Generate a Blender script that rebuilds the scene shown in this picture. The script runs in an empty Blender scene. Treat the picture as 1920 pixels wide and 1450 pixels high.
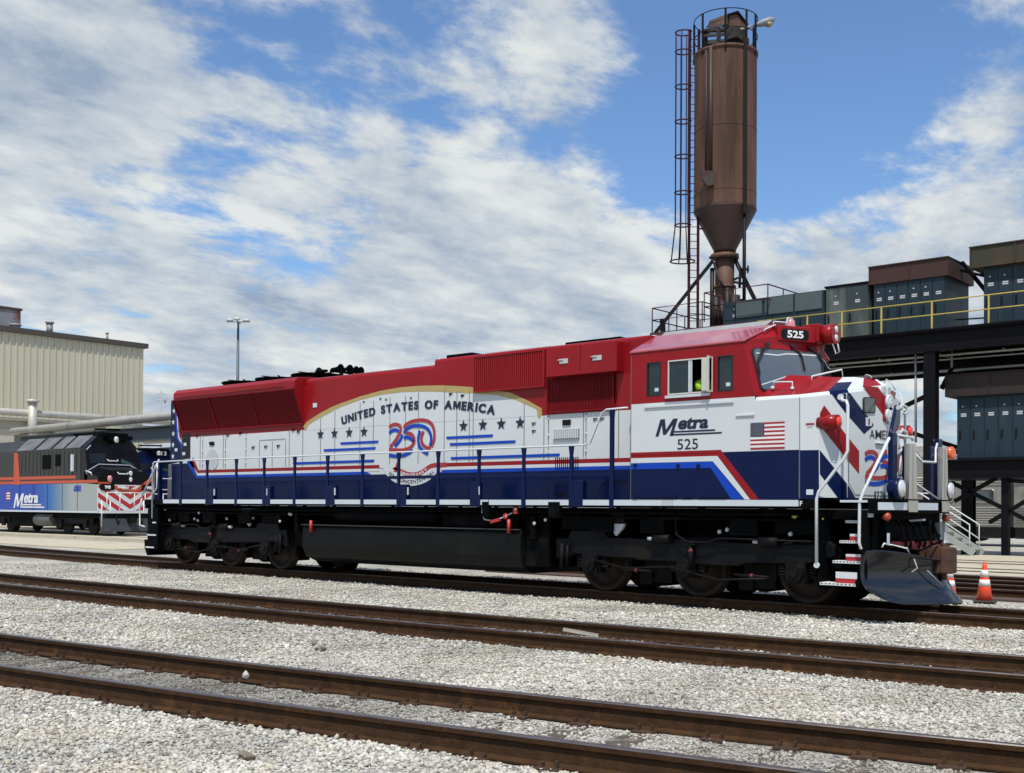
import bpy, math, random
import numpy as np
from mathutils import Vector, Matrix
R = math.radians
rnd = random.Random(7)
scene = bpy.context.scene
COL = scene.collection
# ---------------------------------------------------------------- camera
FPX, PCX, PCY = 2123.2, 960.0, 924.5
CAM = Vector((17.453, -17.983, 1.562))
_y, _p, _r = R(40.896), R(0.7094), R(0.365)
FW = Vector((-math.sin(_y)*math.cos(_p), math.cos(_y)*math.cos(_p), math.sin(_p)))
_ri = Vector((math.cos(_y), math.sin(_y), 0)); _up = _ri.cross(FW)
RI = _ri*math.cos(_r)+_up*math.sin(_r); UP = -_ri*math.sin(_r)+_up*math.cos(_r)
cd = bpy.data.cameras.new('camera'); cam = bpy.data.objects.new('camera', cd); COL.objects.link(cam)
M4 = Matrix((RI, UP, -FW)).transposed().to_4x4(); M4.translation = CAM
cam.matrix_world = M4
cd.sensor_width = 36; cd.sensor_fit = 'HORIZONTAL'; cd.lens = FPX/1920*36
cd.shift_y = (PCY-725)/1920; cd.clip_start = .1; cd.clip_end = 6000
scene.camera = cam
# ---------------------------------------------------------------- light
SUN_DIR = Vector((0.30, -0.42, 1.0)).normalized()      # towards the sun
sun_el = math.asin(SUN_DIR.z); sun_az = math.atan2(SUN_DIR.x, SUN_DIR.y)
sl = bpy.data.lights.new('sun', 'SUN'); sl.energy = 4.3; sl.angle = R(1.2); sl.color = (1, .955, .88)
so = bpy.data.objects.new('sun', sl); COL.objects.link(so)
so.rotation_euler = (-SUN_DIR).to_track_quat('-Z', 'Y').to_euler(); so.location = (0, 0, 60)
scene.view_settings.view_transform = 'Standard'; scene.view_settings.look = 'None'
scene.view_settings.exposure = 0.04; scene.view_settings.gamma = 1
w = bpy.data.worlds.new('World'); scene.world = w; w.use_nodes = True
nt = w.node_tree; nt.nodes.clear(); N = nt.nodes; L = nt.links
def wn(t, **k):
    n = N.new(t)
    for a, b in k.items(): setattr(n, a, b)
    return n
def wm(op, a, b=None, c=None, clamp=False):
    n = N.new('ShaderNodeMath'); n.operation = op; n.use_clamp = clamp
    for i, v in enumerate((a, b, c)):
        if v is None: continue
        if isinstance(v, (int, float)): n.inputs[i].default_value = v
        else: L.new(v, n.inputs[i])
    return n.outputs[0]
sky = wn('ShaderNodeTexSky', sky_type='NISHITA', sun_disc=False)
sky.sun_elevation = sun_el; sky.sun_rotation = sun_az; sky.air_density = 1.0; sky.dust_density = 0.6; sky.ozone_density = 2.2
tc = wn('ShaderNodeTexCoord'); sp = wn('ShaderNodeSeparateXYZ'); L.new(tc.outputs['Generated'], sp.inputs[0])
dz = wm('MAXIMUM', sp.outputs[2], 0.0); den = wm('ADD', dz, 0.16)
cx = wm('DIVIDE', sp.outputs[0], den); cy = wm('DIVIDE', sp.outputs[1], den)
cb = wn('ShaderNodeCombineXYZ'); L.new(cx, cb.inputs[0]); L.new(cy, cb.inputs[1])
def wnoise(scale, loc, rot, sc, detail=9, rough=.58, dist=0.0):
    mp = wn('ShaderNodeMapping'); L.new(cb.outputs[0], mp.inputs[0])
    mp.inputs['Location'].default_value = loc; mp.inputs['Rotation'].default_value = (0, 0, rot); mp.inputs['Scale'].default_value = sc
    n = wn('ShaderNodeTexNoise'); L.new(mp.outputs[0], n.inputs['Vector'])
    n.inputs['Scale'].default_value = scale; n.inputs['Detail'].default_value = detail
    n.inputs['Roughness'].default_value = rough; n.inputs['Distortion'].default_value = dist
    return n.outputs[0]
n1 = wnoise(1.25, (3.1, 1.7, 0), R(35), (1.0, .62, 1), 12, .60, .12)
n2 = wnoise(5.0, (7.3, 2.2, 0), R(35), (1.0, .70, 1), 9, .64, .15)
n3 = wnoise(2.6, (12.0, 4.0, 0), R(30), (1, .6, 1), 8, .60, .1)
def blob(u, v, rad, amp):
    """a denser or clearer part of the cloud cover, round a compass direction and height"""
    d = (FW + RI*((u-PCX)/FPX) - UP*((v-PCY)/FPX)).normalized()
    n = wn('ShaderNodeVectorMath', operation='DOT_PRODUCT'); nrm = wn('ShaderNodeVectorMath', operation='NORMALIZE')
    L.new(tc.outputs['Generated'], nrm.inputs[0]); L.new(nrm.outputs[0], n.inputs[0]); n.inputs[1].default_value = d
    x = wm('SUBTRACT', 1.0, n.outputs['Value']); x = wm('DIVIDE', x, (R(rad)**2)/2); x = wm('MULTIPLY', x, -1.0)
    return wm('MULTIPLY', wm('EXPONENT', x), amp)
cov = wm('ADD', wm('MULTIPLY', n1, .56), wm('MULTIPLY', n2, .44))
for b in ((1640, 250, 5.0, -.15), (1500, 330, 3.0, -.10), (1480, 90, 3, -.05), (1210, 330, 2.6, -.10), (900, 200, 2.5, -.05), (620, 150, 4.0, -.055), (330, 110, 3, -.05), (480, 60, 3, -.05), (380, 360, 2.5, -.05), (640, 400, 3, -.05), (980, 520, 2.5, -.05),
          (250, 420, 7, .08), (40, 250, 6, .08), (60, 60, 5, .05), (230, 170, 2, -.04), (900, 440, 5, .05), (650, 360, 6, .08), (900, 620, 8, .08), (1120, 120, 3.0, .045), (900, 60, 2.5, .03), (1040, 190, 2.0, .03), (800, 250, 2.2, -.05), (1010, 300, 2.0, -.03), (1780, 370, 4.5, .10), (1480, 480, 3, .08), (150, 640, 4, -.08), (460, 640, 3, -.03), (1860, 120, 4, .04), (1250, 520, 3, .05)):
    cov = wm('ADD', cov, blob(*b))
low = wm('SUBTRACT', 0.30, dz); low = wm('MULTIPLY', wm('MAXIMUM', low, 0.0), .38); cov = wm('ADD', cov, low)
mask = wn('ShaderNodeMapRange', interpolation_type='SMOOTHSTEP'); L.new(cov, mask.inputs[0])
mask.inputs[1].default_value = .462; mask.inputs[2].default_value = .572
shade = wn('ShaderNodeMapRange'); L.new(wm('ADD', wm('MULTIPLY', n3, .55), wm('MULTIPLY', n2, .45)), shade.inputs[0])
shade.inputs[1].default_value = .38; shade.inputs[2].default_value = .59
cc = wn('ShaderNodeMix', data_type='RGBA'); L.new(shade.outputs[0], cc.inputs['Factor'])
cc.inputs['A'].default_value = (3.2, 4.1, 5.4, 1); cc.inputs['B'].default_value = (8.0, 8.3, 8.2, 1)
skc = wn('ShaderNodeMix', data_type='RGBA', blend_type='MULTIPLY'); skc.inputs['Factor'].default_value = 1
L.new(sky.outputs[0], skc.inputs['A']); skc.inputs['B'].default_value = (1.12, 1.36, 1.60, 1)
mx = wn('ShaderNodeMix', data_type='RGBA'); L.new(wm('MULTIPLY', mask.outputs[0], .97), mx.inputs['Factor'])
L.new(skc.outputs['Result'], mx.inputs['A']); L.new(cc.outputs['Result'], mx.inputs['B'])
bg = wn('ShaderNodeBackground'); L.new(mx.outputs['Result'], bg.inputs[0]); bg.inputs[1].default_value = .095
ow = wn('ShaderNodeOutputWorld'); L.new(bg.outputs[0], ow.inputs[0])

# ---------------------------------------------------------------- helpers
def at(u, v, x=None, y=None, z=None, p0=None, n=None):
    """surveyed point of the photograph laid on a plane of the place"""
    k = FW + RI*((u-PCX)/FPX) - UP*((v-PCY)/FPX)
    if n is not None:
        n = Vector(n); t = (Vector(p0)-CAM).dot(n)/k.dot(n)
    elif x is not None: t = (x-CAM.x)/k.x
    elif y is not None: t = (y-CAM.y)/k.y
    else: t = (z-CAM.z)/k.z
    return CAM + k*t
MATS = {}
def mat(name, col, rough=.5, metal=0, var=.08, nscale=6, bump=0, bscale=40, dirt=None, dirtamt=0, coat=0, emis=None, spec=.5, streak=0):
    if name in MATS: return MATS[name]
    m = bpy.data.materials.new(name); m.use_nodes = True; t = m.node_tree; b = t.nodes['Principled BSDF']
    MATS[name] = m
    def nd(ty): return t.nodes.new(ty)
    b.inputs['Roughness'].default_value = rough; b.inputs['Metallic'].default_value = metal
    b.inputs['Coat Weight'].default_value = coat; b.inputs['Specular IOR Level'].default_value = spec
    tcn = nd('ShaderNodeTexCoord'); no = nd('ShaderNodeTexNoise'); no.inputs['Scale'].default_value = nscale; no.inputs['Detail'].default_value = 6
    mp = nd('ShaderNodeMapping'); t.links.new(tcn.outputs['Object'], mp.inputs[0]); t.links.new(mp.outputs[0], no.inputs['Vector'])
    if streak: mp.inputs['Scale'].default_value = (1, 1, 1.0/streak)
    mix = nd('ShaderNodeMix'); mix.data_type = 'RGBA'
    c = Vector(col); lo = c*(1-var*1.6); hi = c*(1+var)
    mix.inputs['A'].default_value = (*lo, 1); mix.inputs['B'].default_value = (*hi, 1)
    t.links.new(no.outputs[0], mix.inputs['Factor']); out = mix.outputs['Result']
    if dirt is not None:
        n2 = nd('ShaderNodeTexNoise'); n2.inputs['Scale'].default_value = nscale*.45; n2.inputs['Detail'].default_value = 9; n2.inputs['Roughness'].default_value = .65
        t.links.new(mp.outputs[0], n2.inputs['Vector'])
        mr = nd('ShaderNodeMapRange'); mr.inputs[1].default_value = .60-dirtamt*.3; mr.inputs[2].default_value = .72-dirtamt*.15
        t.links.new(n2.outputs[0], mr.inputs[0])
        m2 = nd('ShaderNodeMix'); m2.data_type = 'RGBA'; t.links.new(mr.outputs[0], m2.inputs['Factor'])
        t.links.new(out, m2.inputs['A']); m2.inputs['B'].default_value = (*dirt, 1); out = m2.outputs['Result']
    t.links.new(out, b.inputs['Base Color'])
    rr = nd('ShaderNodeMapRange'); rr.inputs[3].default_value = max(.02, rough-.08); rr.inputs[4].default_value = min(1, rough+.1)
    t.links.new(no.outputs[0], rr.inputs[0]); t.links.new(rr.outputs[0], b.inputs['Roughness'])
    if bump:
        bn = nd('ShaderNodeTexNoise'); bn.inputs['Scale'].default_value = bscale; bn.inputs['Detail'].default_value = 4
        t.links.new(tcn.outputs['Object'], bn.inputs['Vector']); bp = nd('ShaderNodeBump'); bp.inputs['Strength'].default_value = bump
        bp.inputs['Distance'].default_value = .02; t.links.new(bn.outputs[0], bp.inputs['Height']); t.links.new(bp.outputs[0], b.inputs['Normal'])
    if emis:
        b.inputs['Emission Color'].default_value = (*emis[:3], 1); b.inputs['Emission Strength'].default_value = emis[3]
    return m
WHITE = mat('white_paint', (.60, .635, .635), .35, var=.04, nscale=1.5, coat=.10, bump=.02, bscale=3, spec=.3)
RED = mat('red_paint', (.27, .008, .012), .30, var=.15, nscale=1.2, coat=.05, bump=.03, bscale=3, spec=.22)
NAVY = mat('navy_paint', (.002, .009, .052), .28, var=.2, nscale=2, coat=.03, bump=.03, bscale=3, spec=.16)
BLUE = mat('blue_paint', (.006, .055, .42), .3, var=.08, nscale=3, spec=.2)
GOLD = mat('gold_paint', (.42, .32, .12), .4, var=.1, nscale=4)
BLACK = mat('black_paint', (.0025, .003, .0035), .65, var=.3, nscale=4, dirt=(.012, .010, .009), dirtamt=.1, spec=.05)
BLACKG = mat('black_gloss', (.004, .004, .006), .25, var=.2, spec=.25)
SOOT = mat('sooty_steel', (.0055, .0055, .006), .6, var=.5, nscale=8, bump=.3, bscale=30, dirt=(.018, .014, .010), dirtamt=.15, spec=.15)
WHEEL = mat('wheel_steel', (.030, .020, .014), .5, .3, var=.3, nscale=5, dirt=(.010, .007, .006), dirtamt=.3, spec=.2)
STEEL = mat('bright_steel', (.62, .60, .54), .35, .85, var=.1, nscale=4, streak=4)
RAILW = mat('rail_rust', (.056, .027, .011), .75, var=.45, nscale=9, bump=.3, bscale=50, dirt=(.10, .048, .016), dirtamt=.08, spec=.2)
RAILT = mat('rail_head', (.22, .19, .18), .32, .85, var=.25, nscale=4)
TIE = mat('tie_wood', (.10, .078, .058), .9, var=.5, nscale=14, bump=.8, bscale=30, dirt=(.25, .24, .21), dirtamt=.3)
RUST = mat('rusty_steel', (.07, .030, .020), .75, var=.25, nscale=3, bump=.2, bscale=20, dirt=(.05, .022, .015), dirtamt=.35)
GLASS = mat('window_glass', (.030, .042, .045), .06, var=.1, spec=1, coat=1)
GLASSL = mat('windshield_glass', (.085, .105, .115), .07, var=.05, spec=1, coat=1)
LENS = mat('lamp_lens', (.75, .76, .74), .12, .3, var=.15, nscale=30, coat=1)
REDL = mat('red_lens', (.75, .035, .02), .2, var=.1, coat=1)
ORANGE = mat('orange_lens', (.75, .12, .02), .3, var=.1, coat=.6)
PINKL = mat('beacon_glass', (.62, .25, .28), .15, var=.1, coat=1)
GREY = mat('grey_paint', (.30, .31, .31), .45, var=.1)
LGREY = mat('light_grey_paint', (.50, .52, .52), .5, var=.1)
REFL = mat('reflective_strip', (.56, .62, .65), .35, var=.05, nscale=3)
YEL = mat('yellow_paint', (.52, .42, .09), .5, var=.15)

class MB:
    def __init__(s): s.v = []; s.f = []; s.m = []; s.s = []
    def poly(s, pts, m=0, sm=False):
        b = len(s.v); s.v += [tuple(p) for p in pts]; s.f.append(list(range(b, b+len(pts)))); s.m.append(m); s.s.append(sm); return s
    def mesh(s, V, F, m=0, sm=False):
        b = len(s.v); s.v += [tuple(p) for p in V]
        for f in F: s.f.append([b+i for i in f]); s.m.append(m); s.s.append(sm)
        return s
    def box(s, x0, x1, y0, y1, z0, z1, m=0):
        V = [(x, y, z) for z in (z0, z1) for x, y in ((x0, y0), (x1, y0), (x1, y1), (x0, y1))]
        return s.mesh(V, [(3, 2, 1, 0), (4, 5, 6, 7), (0, 1, 5, 4), (1, 2, 6, 5), (2, 3, 7, 6), (3, 0, 4, 7)], m)
    def bar(s, a, b, w, h, m=0, up=(0, 0, 1)):
        a = Vector(a); b = Vector(b); d = (b-a).normalized(); up = Vector(up)
        if abs(d.dot(up)) > .98: up = Vector((0, 1, 0)) if abs(d.y) < .9 else Vector((1, 0, 0))
        x = d.cross(up).normalized(); u = x.cross(d)
        V = [p + x*(i*w/2) + u*(j*h/2) for p in (a, b) for i, j in ((-1, -1), (1, -1), (1, 1), (-1, 1))]
        return s.mesh(V, [(0, 1, 2, 3), (7, 6, 5, 4), (4, 5, 1, 0), (5, 6, 2, 1), (6, 7, 3, 2), (7, 4, 0, 3)], m)
    def tube(s, pts, r, n=8, m=0, caps=True, closed=False):
        P = [Vector(p) for p in pts]; k = len(P); V = []; last = None
        rr = r if isinstance(r, (list, tuple)) else [r]*k
        for i, p in enumerate(P):
            if closed: d = (P[(i+1) % k]-P[i-1]).normalized()
            else: d = (P[min(i+1, k-1)]-P[max(i-1, 0)]).normalized()
            if last is None:
                a = Vector((0, 0, 1)) if abs(d.z) < .9 else Vector((1, 0, 0)); x = d.cross(a).normalized()
            else: x = (last-d*last.dot(d)).normalized()
            last = x; y = d.cross(x)
            for j in range(n):
                t = 2*math.pi*j/n; V.append(p+(x*math.cos(t)+y*math.sin(t))*rr[i])
        F = []
        for i in range(k if closed else k-1):
            i2 = (i+1) % k
            for j in range(n): F.append((i*n+j, i*n+(j+1) % n, i2*n+(j+1) % n, i2*n+j))
        s.mesh(V, F, m, True)
        if caps and not closed:
            b = len(s.v)-len(V)
            s.f.append([b+j for j in reversed(range(n))]); s.m.append(m); s.s.append(False)
            s.f.append([b+(k-1)*n+j for j in range(n)]); s.m.append(m); s.s.append(False)
        return s
    def cyl(s, a, b, r, n=20, m=0, r2=None):
        a = Vector(a); b = Vector(b); return s.tube([a, b], [r, r if r2 is None else r2], n, m)
    def lathe(s, c, axis, prof, n=24, m=0, sm=True):
        """prof: list of (distance along axis, radius)"""
        c = Vector(c); d = Vector(axis).normalized(); a = Vector((0, 0, 1)) if abs(d.z) < .9 else Vector((1, 0, 0))
        x = d.cross(a).normalized(); y = d.cross(x); V = []
        for h, r in prof:
            for j in range(n):
                t = 2*math.pi*j/n; V.append(c+d*h+(x*math.cos(t)+y*math.sin(t))*r)
        F = [(i*n+j, i*n+(j+1) % n, (i+1)*n+(j+1) % n, (i+1)*n+j) for i in range(len(prof)-1) for j in range(n)]
        s.mesh(V, F, m, sm); b = len(s.v)-len(V)
        if prof[0][1] > .001: s.f.append([b+j for j in reversed(range(n))]); s.m.append(m); s.s.append(False)
        if prof[-1][1] > .001: s.f.append([b+(len(prof)-1)*n+j for j in range(n)]); s.m.append(m); s.s.append(False)
        return s
    def prism(s, pts, vec, m=0, m2=None):
        """closed planar outline pushed along vec"""
        P = [Vector(p) for p in pts]; vec = Vector(vec); n = len(P)
        s.mesh(P+[p+vec for p in P], [list(range(n))[::-1], list(range(n, 2*n))], m)
        b = len(s.v)-2*n
        for i in range(n):
            j = (i+1) % n; s.f.append([b+i, b+j, b+n+j, b+n+i]); s.m.append(m if m2 is None else m2); s.s.append(False)
        return s
    def xz(s, pts, y, dy, m=0): return s.prism([(p[0], y, p[1]) for p in pts], (0, dy, 0), m)
    def build(s, name, mats, parent=None, bevel=0, fixn=True):
        me = bpy.data.meshes.new(name)
        me.from_pydata(s.v, [], s.f); me.update()
        for mt in (mats if isinstance(mats, (list, tuple)) else [mats]): me.materials.append(mt)
        me.polygons.foreach_set('material_index', s.m); me.polygons.foreach_set('use_smooth', s.s)
        if fixn:
            import bmesh
            bm = bmesh.new(); bm.from_mesh(me); bmesh.ops.recalc_face_normals(bm, faces=bm.faces); bm.to_mesh(me); bm.free()
        o = bpy.data.objects.new(name, me); COL.objects.link(o)
        if parent: o.parent = parent
        if bevel:
            b = o.modifiers.new('bevel', 'BEVEL'); b.width = bevel; b.segments = 2; b.limit_method = 'ANGLE'; b.angle_limit = R(35)
        return o
def tag(o, label=None, cat=None, group=None, kind=None):
    if label: o['label'] = label
    if cat: o['category'] = cat
    if group: o['group'] = group
    if kind: o['kind'] = kind
    return o
def thing(name, label, cat, loc=(0, 0, 0), group=None):
    o = bpy.data.objects.new(name, None); COL.objects.link(o); o.location = loc; o.empty_display_size = .3
    return tag(o, label, cat, group)
def copy_tree(o, parent=None):
    c = o.copy(); COL.objects.link(c)
    if parent: c.parent = parent
    for ch in o.children: copy_tree(ch, c)
    return c
_tc = {}
def text2d(s, bold=0, serif=False):
    key = (s, bold)
    if key in _tc: return _tc[key]
    if s == 'M' and bold > .012:
        k = .05+bold*2; V = [(0, 0), (0, .7), (.19, .7), (.36, .27), (.53, .7), (.72, .7), (.72, 0), (.72-k, 0), (.72-k, .46), (.36+k*.45, .06), (.36-k*.45, .06), (k, .46), (k, 0)]
        _tc[key] = (V, [tuple(range(13))[::-1]], (0, .72, 0, .7)); return _tc[key]
    cu = bpy.data.curves.new('t', 'FONT'); cu.body = s; cu.size = 1; cu.offset = bold; cu.resolution_u = 4; cu.fill_mode = 'FRONT'
    ob = bpy.data.objects.new('t', cu); COL.objects.link(ob); dg = bpy.context.evaluated_depsgraph_get(); dg.update()
    me = bpy.data.meshes.new_from_object(ob.evaluated_get(dg)); V = [tuple(v.co)[:2] for v in me.vertices]; F = [tuple(p.vertices) for p in me.polygons]
    bpy.data.objects.remove(ob); bpy.data.curves.remove(cu); bpy.data.meshes.remove(me)
    xs = [v[0] for v in V]; ys = [v[1] for v in V]
    _tc[key] = (V, F, (min(xs), max(xs), min(ys), max(ys))); return _tc[key]
def lettering(mb, s, o, right, up, w, h, bold=.02, shear=0, m=0, descend=False):
    """fit the words into a box w by h whose lower left corner is o"""
    V, F, (a, b, c, d) = text2d(s, bold); o = Vector(o); r = Vector(right).normalized(); u = Vector(up).normalized()
    P = []
    for x, y in V:
        X = (x-a)/(b-a)*w; Y = (y-c)/(d-c)*h; P.append(o+r*(X+shear*Y)+u*Y)
    mb.mesh(P, F, m); return mb
def star(mb, c, right, up, r, m=0, rot=0):
    c = Vector(c); right = Vector(right); up = Vector(up); P = []
    for k in range(10):
        t = R(90+36*k)+rot; q = r if k % 2 == 0 else r*.40; P.append(c+right*math.cos(t)*q+up*math.sin(t)*q)
    for k in range(10): mb.poly([c, P[k], P[(k+1) % 10]], m)
def ribbon(mb, pts, w, o, right, up, m=0):
    """flat painted ribbon of width w along a 2D polyline"""
    o = Vector(o); right = Vector(right); up = Vector(up); k = len(pts); A = []; B = []
    for i in range(k):
        a = pts[max(i-1, 0)]; b = pts[min(i+1, k-1)]; dx, dy = b[0]-a[0], b[1]-a[1]; l = math.hypot(dx, dy) or 1
        nx, ny = -dy/l, dx/l; ww = (w[i] if isinstance(w, (list, tuple)) else w)/2
        p = pts[i]; A.append(o+right*(p[0]+nx*ww)+up*(p[1]+ny*ww)); B.append(o+right*(p[0]-nx*ww)+up*(p[1]-ny*ww))
    for i in range(k-1): mb.poly([A[i], A[i+1], B[i+1], B[i]], m)

def split_pieces(o, most=40):
    """parts that stand apart become objects of their own"""
    me = o.data; nv = len(me.vertices)
    if nv < 6 or nv > 60000 or any(m.type == 'SKIN' for m in o.modifiers): return [o]
    par = list(range(nv))
    def find(a):
        while par[a] != a: par[a] = par[par[a]]; a = par[a]
        return a
    for e in me.edges:
        a, b = find(e.vertices[0]), find(e.vertices[1])
        if a != b: par[a] = b
    roots = {}; isl = [roots.setdefault(find(i), len(roots)) for i in range(nv)]; k = len(roots)
    if k < 2 or k > 700: return [o]
    co = np.empty(nv*3); me.vertices.foreach_get('co', co); co = co.reshape(-1, 3); isl = np.array(isl)
    lo = np.full((k, 3), 1e9); hi = np.full((k, 3), -1e9); np.minimum.at(lo, isl, co); np.maximum.at(hi, isl, co)
    size = (hi-lo).max(1); g = list(range(k))
    def fg(a):
        while g[a] != a: g[a] = g[g[a]]; a = g[a]
        return a
    for i in range(k):
        gap = np.linalg.norm(np.maximum(0, np.maximum(lo[i]-hi, lo-hi[i])), axis=1)
        for j in np.nonzero(gap < np.maximum(size, size[i])*.5)[0]:
            a, b = fg(i), fg(int(j))
            if a != b: g[a] = b
    gi = {}; grp = np.array([gi.setdefault(fg(i), len(gi)) for i in range(k)])[isl]; n = len(gi)
    if n < 2 or n > most: return [o]
    kids = list(o.children); out = []
    polys = [(tuple(p.vertices), p.material_index, p.use_smooth) for p in me.polygons]
    base = o.name.split('.')[0]
    for q in range(n):
        idx = np.nonzero(grp == q)[0]; mp = {int(v): i for i, v in enumerate(idx)}
        pf = [p for p in polys if grp[p[0][0]] == q]
        m2 = bpy.data.meshes.new(base); m2.from_pydata([tuple(co[v]) for v in idx], [], [[mp[v] for v in p[0]] for p in pf])
        for mt in me.materials: m2.materials.append(mt)
        m2.polygons.foreach_set('material_index', [p[1] for p in pf]); m2.polygons.foreach_set('use_smooth', [p[2] for p in pf]); m2.update()
        if q == 0: o.data = m2; out.append(o)
        else:
            c = o.copy(); c.data = m2; COL.objects.link(c); out.append(c)
    if kids:                                                 # sub-parts go with the piece they are nearest to
        cen = [np.mean([tuple(v.co) for v in c.data.vertices], 0) for c in out]
        for ch in kids:
            if ch.type != 'MESH' or not len(ch.data.vertices): continue
            cc = np.mean([tuple(v.co) for v in ch.data.vertices], 0)
            ch.parent = out[int(np.argmin([np.linalg.norm(cc-c) for c in cen]))]
    return out
def split_tree(o):
    for ch in list(o.children): split_tree(ch)
    if o.type == 'MESH': split_pieces(o)
# ---------------------------------------------------------------- ground
def gravel_mat(name, stones=False, dark=1.0):
    m = bpy.data.materials.new(name); m.use_nodes = True; t = m.node_tree; b = t.nodes['Principled BSDF']; MATS[name] = m
    b.inputs['Roughness'].default_value = .92; b.inputs['Specular IOR Level'].default_value = .25
    tcn = t.nodes.new('ShaderNodeTexCoord'); ramp = t.nodes.new('ShaderNodeValToRGB'); e = ramp.color_ramp.elements
    e[0].position = 0; e[0].color = (.18*dark, .17*dark, .15*dark, 1); e[1].position = 1; e[1].color = (.70*dark, .675*dark, .60*dark, 1)
    for p, c in ((.2, (.38, .36, .315)), (.45, (.53, .51, .455)), (.6, (.49, .435, .34)), (.72, (.58, .56, .50)), (.85, (.44, .435, .40))):
        q = e.new(p); q.color = (*[x*dark for x in c], 1)
    no = t.nodes.new('ShaderNodeTexNoise'); no.inputs['Scale'].default_value = .55; no.inputs['Detail'].default_value = 5; t.links.new(tcn.outputs['Object'], no.inputs['Vector'])
    mr = t.nodes.new('ShaderNodeMapRange'); mr.inputs[1].default_value = .35; mr.inputs[2].default_value = .65; mr.inputs[3].default_value = .72; mr.inputs[4].default_value = 1.08
    t.links.new(no.outputs[0], mr.inputs[0])
    # grime between the rails of the two near tracks (oil and brake dust lying on the stones)
    mul = t.nodes.new('ShaderNodeMix'); mul.data_type = 'RGBA'; mul.blend_type = 'MULTIPLY'; mul.inputs['Factor'].default_value = 1
    at_ = t.nodes.new('ShaderNodeAttribute'); at_.attribute_name = 'grime'
    mm = t.nodes.new('ShaderNodeMath'); mm.operation = 'MULTIPLY'; t.links.new(mr.outputs[0], mm.inputs[0])
    inv = t.nodes.new('ShaderNodeMath'); inv.operation = 'MULTIPLY_ADD'; inv.inputs[1].default_value = -1; inv.inputs[2].default_value = 1
    t.links.new(at_.outputs['Fac'], inv.inputs[0]); t.links.new(inv.outputs[0], mm.inputs[1])
    if stones:
        g = t.nodes.new('ShaderNodeNewGeometry'); t.links.new(g.outputs['Random Per Island'], ramp.inputs[0])
        bn = t.nodes.new('ShaderNodeTexNoise'); bn.inputs['Scale'].default_value = 90; t.links.new(tcn.outputs['Object'], bn.inputs['Vector'])
        bp = t.nodes.new('ShaderNodeBump'); bp.inputs['Strength'].default_value = .5; bp.inputs['Distance'].default_value = .004
        t.links.new(bn.outputs[0], bp.inputs['Height']); t.links.new(bp.outputs[0], b.inputs['Normal'])
    else:
        vo = t.nodes.new('ShaderNodeTexVoronoi'); vo.inputs['Scale'].default_value = 30; t.links.new(tcn.outputs['Object'], vo.inputs['Vector'])
        sc = t.nodes.new('ShaderNodeSeparateColor'); t.links.new(vo.outputs['Color'], sc.inputs[0]); t.links.new(sc.outputs[0], ramp.inputs[0])
        vb = t.nodes.new('ShaderNodeTexVoronoi'); vb.inputs['Scale'].default_value = 30; vb.feature = 'F1'; t.links.new(tcn.outputs['Object'], vb.inputs['Vector'])
        bp = t.nodes.new('ShaderNodeBump'); bp.inputs['Strength'].default_value = 1; bp.inputs['Distance'].default_value = .03; bp.invert = True
        t.links.new(vb.outputs['Distance'], bp.inputs['Height']); t.links.new(bp.outputs[0], b.inputs['Normal'])
    cmb = t.nodes.new('ShaderNodeCombineColor')
    for i in range(3): t.links.new(mm.outputs[0], cmb.inputs[i])
    # broad warm and dusty patches
    n4 = t.nodes.new('ShaderNodeTexNoise'); n4.inputs['Scale'].default_value = .9; n4.inputs['Detail'].default_value = 7; n4.inputs['Roughness'].default_value = .6; t.links.new(tcn.outputs['Object'], n4.inputs['Vector'])
    mr4 = t.nodes.new('ShaderNodeMapRange'); mr4.inputs[1].default_value = .50; mr4.inputs[2].default_value = .68; mr4.inputs[4].default_value = .45; t.links.new(n4.outputs[0], mr4.inputs[0])
    dm = t.nodes.new('ShaderNodeMix'); dm.data_type = 'RGBA'; t.links.new(mr4.outputs[0], dm.inputs['Factor']); t.links.new(ramp.outputs[0], dm.inputs['A']); dm.inputs['B'].default_value = (.40*dark, .35*dark, .26*dark, 1)
    t.links.new(dm.outputs['Result'], mul.inputs['A']); t.links.new(cmb.outputs[0], mul.inputs['B']); t.links.new(mul.outputs['Result'], b.inputs['Base Color'])
    return m
GRAV = gravel_mat('gravel_bed'); STONE = gravel_mat('gravel_stones', True, 1.06)

def cen_loco(x): return 0.0 if x > -10 else .0042*(x+10)**2 if x > -34 else .0042*576-.2016*(x+34)
def cen_mid(x):
    x = max(min(x, 26), -7.2); return -6.87+.035*x+.0025*x*x
def cen_front(x):
    x = max(min(x, 24), -6); return -12.42+.12*(x-4)+.0044*(x-4)*(x-9)
def hash2(x, y): 
    return (np.sin(x*1.7+y*.9)+np.sin(x*.83-y*2.1+1.3)+np.sin(x*3.1+y*1.3+.7)*.6+np.sin(x*5.3-y*4.1)*.35)/2.95
vcl = np.vectorize(cen_loco); vcm = np.vectorize(cen_mid); vcf = np.vectorize(cen_front)
def gz(x, y):
    """height of the ballast"""
    z = -.178+.012*hash2(x, y)+.008*hash2(x*4.3+2, y*4.7)
    for f, inner in ((vcl, -.01), (vcm, -.012), (vcf, -.018)):
        d = np.abs(y-f(x)); z = z + inner*np.clip((1.0-d)/.25, 0, 1)
    return z
def grime(x, y):
    g = np.zeros_like(x)
    for f, a in ((vcm, .60), (vcf, .62), (vcl, .5)):
        d = np.abs(y-f(x)); k = np.clip((.95-d)/.2, 0, 1)
        g = np.maximum(g, k*a*(.35+.75*np.clip((10.5-x)/5, 0, 1))*(.85+.25*hash2(x*1.9, y*2.3)))
    return np.clip(g, 0, .8)
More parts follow.
